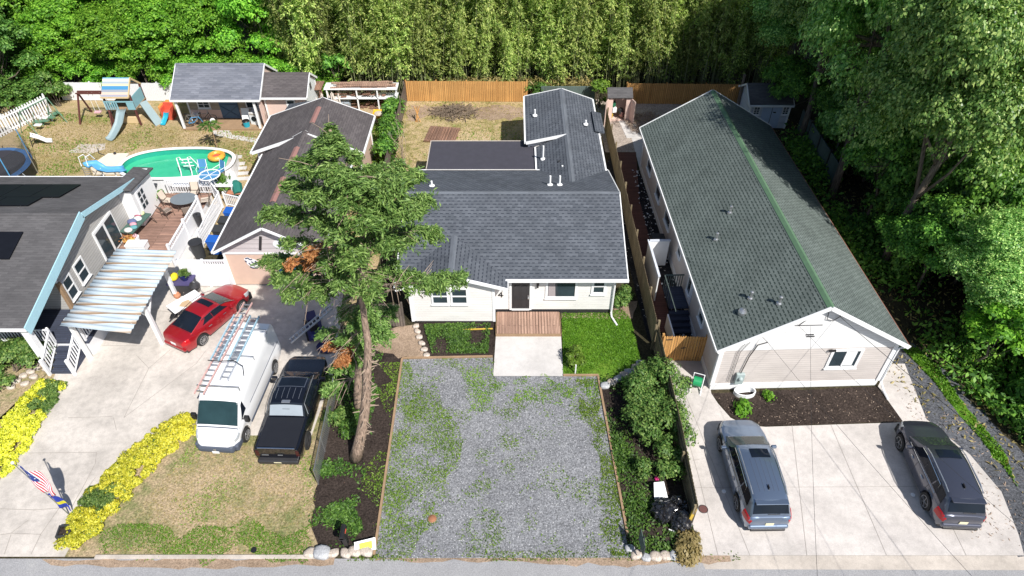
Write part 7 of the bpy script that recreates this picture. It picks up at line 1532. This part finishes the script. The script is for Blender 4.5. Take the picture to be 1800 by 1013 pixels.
# overhead wires
def wire(label, a, b, sag=.4, r_=.011, mat='black'):
    a, b = Vector(a), Vector(b); m = MB(); m.tube([a.lerp(b, k/16) + Vector((0,0,-sag*4*(k/16)*(1-k/16))) for k in range(17)], r_, 5); return tag(m.build('overhead_wire', M[mat], loc=a), label, 'wire', 'overhead service wires')
g1 = gw @ Vector((4.75, -.15, 4.95)); wire('thick black wire from the white gable towards the lower right corner', g1, (20.5, 3.5, 8.2)); wire('thin wire from the left part of the white gable to the lower right', gw @ Vector((2.9, -.15, 4.6)), (17.5, 3.5, 8.4), r_=.006, mat='dkmetal')
wire('thin wire from the gable centre slanting to the street on the left', gw @ Vector((3.6, -.15, 4.4)), (7.0, 4.0, 8.0), r_=.006, mat='dkmetal'); wire('thin black wire from the gable edge over the green shingles', gw @ Vector((1.75, -.45, 3.75)), gw @ Vector((-.3, 6.2, 3.2)), .05, .010)
wire('thin wire crossing from the gable edge to the far lower right', gw @ Vector((1.75, -.45, 3.75)), (14.5, 3.2, 8.0), .3, .006)
p0_, p1_ = at(1290, 185, 2.4), at(1385, 110, 7.5); m = MB(); m.tube([(17.6,49.0,0),(17.6,49.0,3.2)], .12, 8); tag(m.build('wooden_post', M['bark_grey'], loc=(17.6,49,0)), 'brown wooden post left of the white garden shed', 'post')
# ================================================================ PLANTS
def hedge(name, label, path, wid, h, mat, seed, n, size=.12, green=.0):
    """a run of many small mounds of leaves, some of them plain green, with gaps between"""
    rg = np.random.default_rng(seed); pts = [at(*p) for p in path]; root = thing(name, label, 'hedge', tuple(pts[0])); o = pts[0]; C, N, Gm = [], [], []
    seg = [(b-a).length for a, b in zip(pts, pts[1:])]; tot = sum(seg); m = MB(); nm = int(tot*sum(wid)/len(wid)*21); per = n // nm
    for _ in range(nm):
        t = rg.uniform(0, tot); i = 0
        while i < len(seg)-1 and t > seg[i]: t -= seg[i]; i += 1
        f = min(1, t/seg[i]); a, b = pts[i], pts[i+1]; d = (b-a).normalized(); w_ = (wid[i]+(wid[i+1]-wid[i])*f)/2; x = rg.uniform(-1, 1)
        p = a.lerp(b, f)-o + Vector((-d.y, d.x, 0))*x*w_*.88; r = rg.uniform(.14, .30); hz = h*math.sqrt(max(.12, 1-x*x*.8))*rg.uniform(.62, 1.05)
        dr = sphere_dirs(rg, per); dr[:, 2] = np.abs(dr[:, 2]); c = np.array(p) + dr*np.array([r, r, r*.9])*rg.uniform(.6, 1.12, per)[:, None] + np.array([0, 0, max(.02, hz-r)])
        c[:, 2] *= rg.uniform(.55, 1, per)**.35; C.append(c); N.append(dr + rg.normal(0, .5, (per, 3)) + np.array([0, 0, .3]))
        g = field(np.array([p.x+o.x]), np.array([p.y+o.y]), seed+3, 1.3)[0] + rg.normal(0, .07) > 1-green; Gm.append(np.full(per, g))
        if rg.random() < .12: m.tube([p, p+Vector((.05, .05, hz*.9))], .02, 4)
    C = np.concatenate(C); N = np.concatenate(N); gm = np.concatenate(Gm); L_ = rg.uniform(.6, 1.5, len(C))*size; T = rg.normal(size=C.shape)
    gm = gm | (rg.random(len(C)) < .06)
    quads('foliage', C[~gm], N[~gm], T[~gm], L_[~gm], L_[~gm]*.6, mat, root)
    o_ = quads('green_foliage', C[gm], N[gm], T[gm], L_[gm], L_[gm]*.6, M['leaf_shrub'], root); o_['label'] = 'patches of plain green leaves'
    m.build('stems', M['bark_grey'], root); return root
hedge('yellow_hedge', 'long bright yellow hedge ending by the street beside the front lawn', [(135,960),(165,900),(225,835),(285,775),(338,742)], [1.4,1.7,1.9,1.75,1.2], .60, M['leaf_yellow'], 3, 54000, .085, .22)
hedge('yellow_hedge', 'bright yellow hedge along the left edge near the porch rockery', [(-30,845),(20,775),(62,715),(92,678)], [1.9,2.0,1.9,1.4], .60, M['leaf_yellow'], 5, 40000, .085, .18)
p = at(22, 655); r = make_shrub('green_shrub', 91, 1.5, .75, M['leaf_shrub'], .14, 7000, 'wide low green shrub below the porch railing', sx=1.15, nl=16); place(r, (p.x, p.y, 0)); p = at(-25, 660); r = copy_tree(r); place(r, (p.x, p.y, 0), 1.2, .8, 'green shrub cut by the left picture edge below the porch')
# shrub bed
def shrub_at(px, py, R_, H_, seed, label, mat='leaf_shrub', size=.12, n=3400, **k):
    p = at(px, py); r = make_shrub('garden_shrub', seed, R_, H_, M[mat], size, n, label, **k); place(r, (p.x, p.y, 0)); return r
shrub_at(1146, 702, 1.55, .95, 101, 'large glossy shrub highest in the bed beside the old fence', n=7000, nl=20); shrub_at(1155, 757, 1.45, .9, 102, 'large shrub with pale blossoms in the middle of the bed', n=6600, nl=20); shrub_at(1155, 818, 1.0, .7, 103, 'smaller shrub below the blossoming one', n=2800)
shrub_at(1110, 690, .62, .4, 104, 'low shrub beside the curved stones', 'leaf_cover', n=1500); shrub_at(1092, 540, .42, .55, 105, 'small bush at the right corner of the white house', n=1300); shrub_at(1098, 522, .35, .45, 106, 'smaller bush behind the corner bush', n=900)
shrub_at(1304, 720, .24, .26, 107, 'grassy light green tuft in the black mulch', 'grass', .20, 260); shrub_at(1349, 698, .15, .20, 108, 'tiny green sprout near the centre of the mulch bed', 'grass', .14, 130); r = shrub_at(1009, 640, .38, .75, 109, 'young yellowish bush tied to a stake in the green lawn', 'weed', .14, 900)
p = at(1011, 657); m = MB(); m.tube([(0,0,0),(0,0,.65)], .035, 6); o = m.build('wooden_stake', M['white']); o.location = p; tag(o, 'short pale stake beside the young lawn bush', 'stake')
shrub_at(1208, 968, .55, .22, 110, 'dry brown groundcover spilling beside the driveway', 'straw_blades', .16, 1500); shrub_at(575, 690, .5, .8, 111, 'leafy bush under the spruce trunk', n=1800); shrub_at(612, 760, .4, .4, 112, 'small green plant left of the spruce foot', 'leaf_cover', n=900); shrub_at(590, 740, .5, .5, 113, 'green plant beside the chain link fence', n=1200)
for k, (px, py, R_, H_) in enumerate(((692,262,.8,1.5),(688,235,.7,1.3),(696,208,.7,1.2),(682,290,.8,1.3))):
    shrub_at(px, py, R_, H_, 120+k, ['tallest green shrub along the weathered yard fence, level with the wheelbarrow', 'green shrub along the weathered fence just above the roof of the pink house corner', 'green shrub at the top of the row along the weathered fence', 'lowest green shrub of the row along the weathered fence beside the spruce top'][k], 'leaf_under', .2, 1600, group='shrubs along the weathered fence')
p = at(597, 172); r = make_tree('small_tree', 130, 1.2, 1.2, 2.6, M['leaf_under'], M['bark_grey'], 9, 170, .24, 'small leafy tree growing beside the wood rack', trunk_r=.08); place(r, (p.x, p.y, 0))
p = at(945, 175); shrub_at(941, 176, .75, 1.0, 131, 'dark ivy clump over the fence beside the slate roof', 'leaf_tree', .2, 1500); p = at(1052, 178); shrub_at(1053, 190, .55, 1.6, 132, 'dry leafy vine between grey wall and plastic shed', 'weed', .2, 1300)

# spruces: trunk and bough tips measured in the photograph on the tree's own distance
def on_y(px, py, Y):
    a = at(px, py, 0.0); return at(px, py, CAM_H - CAM_H * Y / a.y)
rs = random.Random(31)
T0 = at(625, 806); YT0 = T0.y; BG = []
path = [T0, on_y(637, 755, YT0+.1), on_y(643, 710, YT0+.3), on_y(648, 595, YT0+.6), on_y(628, 470, YT0+.8), on_y(600, 345, YT0+1.0), on_y(580, 228, YT0+1.1)]
for (px, py, am, rd, dd, yy) in [
    (815,486,15,.75,0,.4),(778,500,14,.60,0,-.5),(742,480,10,.55,0,.2),(768,405,16,.90,0,.6),(752,348,16,.85,0,.9),(735,305,16,.75,0,1.2),(702,288,16,.7,0,1.2),(735,372,16,.9,0,-.6),(712,322,16,.9,0,-.9),(720,425,14,.8,0,-.2),
    (466,370,16,.75,0,.5),(464,455,15,.75,0,.2),(482,488,12,.65,0,-.6),(492,520,10,.6,0,-1.0),(505,318,16,.75,0,.9),(518,283,15,.6,0,1.1),(498,425,9,.6,0,-.3),(505,462,9,.35,1,-.7),(540,448,8,.35,1,-1.0),
    (548,268,15,.5,0,.9),(626,268,15,.5,0,.9),(655,295,15,.6,0,.8),(540,302,14,.6,0,-.5),(558,246,15,.38,0,.6),(604,250,15,.38,0,.6),(580,222,15,.28,0,.4),(592,262,15,.4,0,-.7),(568,268,15,.4,0,-.8),(586,238,15,.3,0,-.3),(572,238,14,.3,0,.3),
    (600,318,14,.7,0,-1.6),(640,332,15,.8,0,-1.6),(560,352,13,.8,0,-1.5),(645,400,10,.8,0,-2.2),(590,420,8,.8,0,-2.3),(625,465,14,.8,0,-2.4),(680,388,14,.85,0,-1.6),(690,432,12,.8,0,-1.4),(690,345,15,.85,0,-1.2),(600,505,13,.7,0,-2.2),
    (560,520,11,.6,0,-1.5),(535,498,12,.6,0,-.9),(655,520,10,.7,0,-1.8),(700,462,8,.6,0,.2),(530,345,14,.8,0,-.8),(580,300,14,.7,0,-1.2),(575,385,9,.8,0,1.5),(660,360,13,.9,0,1.6),(620,300,14,.7,0,1.5),(545,395,10,.7,0,-1.2),(520,380,12,.7,0,.4),(610,360,10,.9,0,-1.9),(570,470,9,.6,0,-1.6),(665,490,8,.6,0,-.8)]:
    t = on_y(px, py, YT0 + .8 + yy); z0 = min(15.0, max(6.7, t.z + rs.uniform(-.7, .1)))
    BG.append((z0, t, am, rd, dd))
make_spruce('spruce_tree', 'tall leaning spruce with bare stubby trunk and long side branches', T0, path, BG, M['leaf_spruce'], 7, stubs=85, trunk_r=.24)
T1 = at(632, 716); Y1 = T1.y; path = [T1, on_y(629, 660, Y1+.1), on_y(627, 590, Y1+.2), on_y(634, 500, Y1+.4), on_y(632, 440, Y1+.5)]; BG = []
for (px, py, am, rd, dd, yy) in [(692,548,16,.75,0,.3),(684,592,16,.65,0,-.4),(600,545,14,.75,0,.4),(640,612,16,.6,0,-1.2),(600,600,14,.6,0,-.6),(585,652,13,.5,0,-.8),(596,640,14,.4,1,-1.0),(604,632,13,.4,1,-.7),(572,610,12,.35,1,.2),(568,688,12,.45,0,-.4),(660,525,15,.75,0,.3),(612,520,14,.7,0,.5),(650,560,16,.7,0,-1.1),(622,572,15,.7,0,-1.2),(600,470,10,.6,0,.3),(655,600,16,.55,0,-1.0),(620,640,13,.45,0,-.7),(560,585,9,.5,0,.6),(668,575,16,.7,0,-.7),(640,540,14,.7,0,.9)]:
    t = on_y(px, py, Y1 + yy); BG.append((max(1.6, t.z + rs.uniform(-.1, .6)), t, am, rd, dd))
make_spruce('spruce_tree', 'second spruce with reddish trunk and low hanging branches behind the first', T1, path, BG, M['leaf_spruce'], 8, stubs=14, trunk_r=.20)

# bamboo stand: every clump a thing
protos = [make_bamboo(200+k, 'tall feathery bamboo clump in the dense stand behind the fences', 'bamboo clumps in the stand behind the fences') for k in range(5)]
rg = random.Random(5); used = [False]*5; k = 0
for row, (y, x0, x1, st) in enumerate(((52.6, -17.5, 20.5, 1.30), (54.0, -19, 21.5, 1.35), (55.6, -20, 22.5, 1.5), (57.6, -21, 24, 1.8), (60.0, -22, 25, 2.0))):
    x = x0
    while x < x1:
        i = rg.randrange(5); o = protos[i] if not used[i] else copy_tree(protos[i]); used[i] = True
        gap = rg.random() < .10 and row < 2
        if gap and o is not protos[i]: 
            for c in list(o.children): bpy.data.objects.remove(c)
            bpy.data.objects.remove(o)
        else:
            s_ = rg.uniform(.72, 1.15) * (.86 if row == 0 else 1); place(o, (x + rg.uniform(-.5, .5), y + rg.uniform(-.5, .6), 0), rg.uniform(0, 6.28), (s_*rg.uniform(.85,1.1), s_, s_*rg.uniform(.85, 1.15)))
        x += st*rg.uniform(.75, 1.25)
# dry debris at the foot of the stand
for nm, xa, xb, sd in (('dry_bamboo_litter', -8.2, 7.4, 61), ('dry_leaf_litter', 9.6, 18.0, 62)):
    scatter(nm, [(xa, 51.2), (xb, 51.2), (xb, 52.4), (xa, 52.4)], 2600, M['straw_blades'], sd, .34, up=.3, zr=(.1, 1.55 if sd == 61 else 1.0), wid=.22, patch=(23, .8, .42, .12))

# trees: a few of each kind, then copies
def plant_all(protos, rows, rg, label0):
    u = [False]*len(protos)
    for row in rows:
        x, y, s_, sz = row[:4]; i = rg.randrange(len(protos)); o = protos[i] if not u[i] else copy_tree(protos[i]); u[i] = True
        place(o, (x, y, 0), rg.uniform(0, 6.28), (s_, s_, s_*sz), row[4] if len(row) > 4 else label0)
rg = random.Random(15)
TA = [make_tree('broadleaf_tree', 300+k, 3.7, 4.1, 6.9, M['leaf_right'], M['bark_grey'], 120, 1300, .130, 'x', 'tree', 'broadleaf trees in the right hand wood', .24) for k in range(3)]
plant_all(TA, ((21.4,45.0,1.05,1.5,'broadleaf tree whose crown overhangs the white garden shed'),(26.8,47.5,1.05,1.2),(31.5,47.5,1.1,1.05),(36.5,46,1.1,1.0),(21.2,37.6,1.15,1.62,'broadleaf tree beside the dark panel fence, shading the far end of the green roof'),(27.6,41.2,1.05,1.15),(32.5,41.5,1.05,.95),(38,40,1.1,.9),
  (21.8,30.6,1.1,1.5,'broadleaf tree shading the middle of the green roof along its right eave'),(28.2,34.6,1.0,1.0),(33.2,35,1.0,.85),(24.6,25.0,.75,.85,'smaller broadleaf tree behind the gable end of the green roofed house'),(29.2,28.8,.9,.85,'broadleaf tree with pale leaf tips at the right edge, level with the roof ridge'),(33.4,29,.9,.75),
  (22.4,52,1.0,1.0,'broadleaf tree at the right end of the bamboo stand'),(28,54,1.1,1.15),(34,53,1.1,1.1),(40,48,1.1,1.1),(25.5,58,1.1,1.3),(31,60,1.1,1.3),(38,58,1.1,1.2),(30.4,23.4,.80,.66,'low broadleaf tree at the right edge below the wood'),(34.6,22.5,.8,.6),(38,34,1,.8),(44,52,1.1,1.2),(43,60,1.2,1.3)), rg, 'tall broadleaf tree with pale leaf tips deep in the wood on the right')
LT = [make_tree('understory_tree', 310+k, 2.1, 2.0, 3.4, M['leaf_under'] if k else M['leaf_right'], M['bark_grey'], 36, 640, .16, 'x', 'tree', 'small trees under the right hand wood', .10) for k in range(2)]
plant_all(LT, [(21.0,47.5,1,1),(22.8,42,1,1.1),(23.4,36.5,1,1.1),(22.6,30.0,.85,1.0),(24.5,24.5,.9,1.0),(26.5,26.5,1.1,1.2),(25.8,31.5,1.1,1.3),(26.8,37.5,1.1,1.3),(27.4,22.0,.9,.9),(30.5,26.3,1.1,1.3),(26.0,43.8,1.1,1.3),(29.5,19.6,.9,.85),(24.3,33.8,1.1,1.4),(24.0,39.4,1.1,1.4),(25.2,29,1.1,1.2),(28.4,33,1.1,1.5),(22.2,34.6,1.1,1.5),(22.8,28.4,.9,1.2),(22.3,39.6,1.1,1.5),(26.5,34.8,1.2,1.7),(24.6,29.4,1.1,1.5),(29.5,38,1.1,1.5)], rg, 'small leafy tree filling in below the tall crowns on the right')
US = [make_shrub('understory_bush', 320+k, 1.7, 1.9, M['leaf_under'], .17, 6500, 'leafy undergrowth bush below the trees right of the green roofed house', 'bush', 'undergrowth bushes along the right hand wood', nl=16) for k in range(3)]
rows = []
for k in range(46):
    t = k/45; x = 22.2 + rg.uniform(0, 6.5) + (2.1 if t < .38 else 0); y = 13.8 + 31*t + rg.uniform(-.6, .6)
    if y < 20: x += (20-y)*.12+.3
    s_ = rg.uniform(.55, 1.15); rows.append((x, y, s_, rg.uniform(.8, 1.7)))
plant_all(US, rows, rg, 'leafy undergrowth bush below the trees right of the green roofed house')
YT = make_tree('young_tree', 340, 1.3, 1.9, 3.2, M['leaf_bright'], M['bark_grey'], 16, 230, .20, 'slender bright green young tree in the undergrowth near the gravel path', trunk_r=.07); place(YT, (22.9, 22.4, 0))
# back left: bright green trees and vine covered bushes behind the white fence
TL = [make_tree('leafy_tree', 350+k, 3.0, 3.4, 4.6, M['leaf_bright'], M['bark_grey'], 60, 600, .21, 'x', 'tree', 'bright green trees behind the left back yard', .16) for k in range(3)]
plant_all(TL, ((-36.5,55,1,.8,'bright green tree behind the left part of the white board fence'),(-32.2,54.6,1,.8,'bright green tree directly behind the swing beam'),(-28.2,54.8,1,.85,'bright green tree directly behind the striped play tower roof'),(-24.4,55.2,1,1.0,'bright green tree behind the left half of the pink workshop shed'),(-20.6,55.2,1,1.1,'bright green tree hanging over the ridge of the pink workshop shed'),(-17.6,56.5,.9,1.15,'bright green tree where the leafy trees meet the bamboo'),
  (-34.5,59.5,1.1,1.2),(-29.5,59.5,1.1,1.2),(-25,60,1.1,1.25),(-20.5,60,1.1,1.3),(-39.5,58.5,1.1,1.1),(-43,62,1.2,1.2),(-37,64,1.2,1.4),(-31,65,1.2,1.4),(-25,65,1.2,1.4),(-49,62,1.2,1.4)), rg, 'bright green tree in the rows farther back behind the left yard')
VB = [make_shrub('vine_bush', 360+k, 1.9, 1.7, M['leaf_bright'], .16, 7500, 'x', 'bush', 'vine covered bushes along the back fences', nl=18) for k in range(2)]
plant_all(VB, [(-37.6,52.6,1,1),(-35,52.9,.9,1.1),(-32.6,52.7,.95,.9),(-30,52.9,1,1.05),(-27.4,52.7,1,1.0),(-25,52.9,1,1.2),(-22.4,53,1,1.2),(-19.6,53,1,1.1),(-17.2,52.6,.9,1.1),(-15,52.5,.9,.95)], rg, 'bright green vine covered bush spilling over the back fence line')
TD = [make_tree('dark_tree', 370+k, 3.0, 3.2, 5.2, M['leaf_tree'], M['bark_grey'], 50, 520, .20, 'x', 'tree', 'dark trees along the left picture edge', .2) for k in range(2)]
plant_all(TD, ((-41.4,45.2,.95,.85,'dark green tree on the left edge directly above the picket fence'),(-40.2,50.6,1,.9,'dark green tree filling the corner behind both white fences'),(-44,50.5,1.1,1.1,'dark green tree at the upper left edge behind the corner tree'),(-43,41,.85,.7,'lowest dark green tree on the left edge above the trampoline'),(-46,56,1.2,1.2,'dark green tree in the upper left corner of the picture'),(-42,57,1.0,1.1,'dark green tree next to the upper left corner')), rg, 'x')
DB = [make_shrub('dark_bush', 385+k, 1.9, 1.6, M['leaf_tree'], .17, 6500, 'x', 'bush', 'dark bushes under the left edge trees', nl=16) for k in range(2)]
plant_all(DB, [(-40.6,42.6,1,1),(-40.8,45.8,1,1),(-39.4,48.8,1,1),(-37.8,51.2,.8,.9),(-42.5,47.5,1.1,1.2),(-41.2,52,1.1,1.2),(-43.4,43.5,1.1,1.1),(-39.9,54.2,1.1,1.3)], rg, 'dark leafy bush under the trees along the left picture edge')
r = make_shrub('conical_shrub', 390, 1.0, 1.6, M['leaf_shrub'], .18, 2400, 'yellow green rounded shrub where the two white fences meet', nl=12); place(r, (-36.2, 50.2, 0))
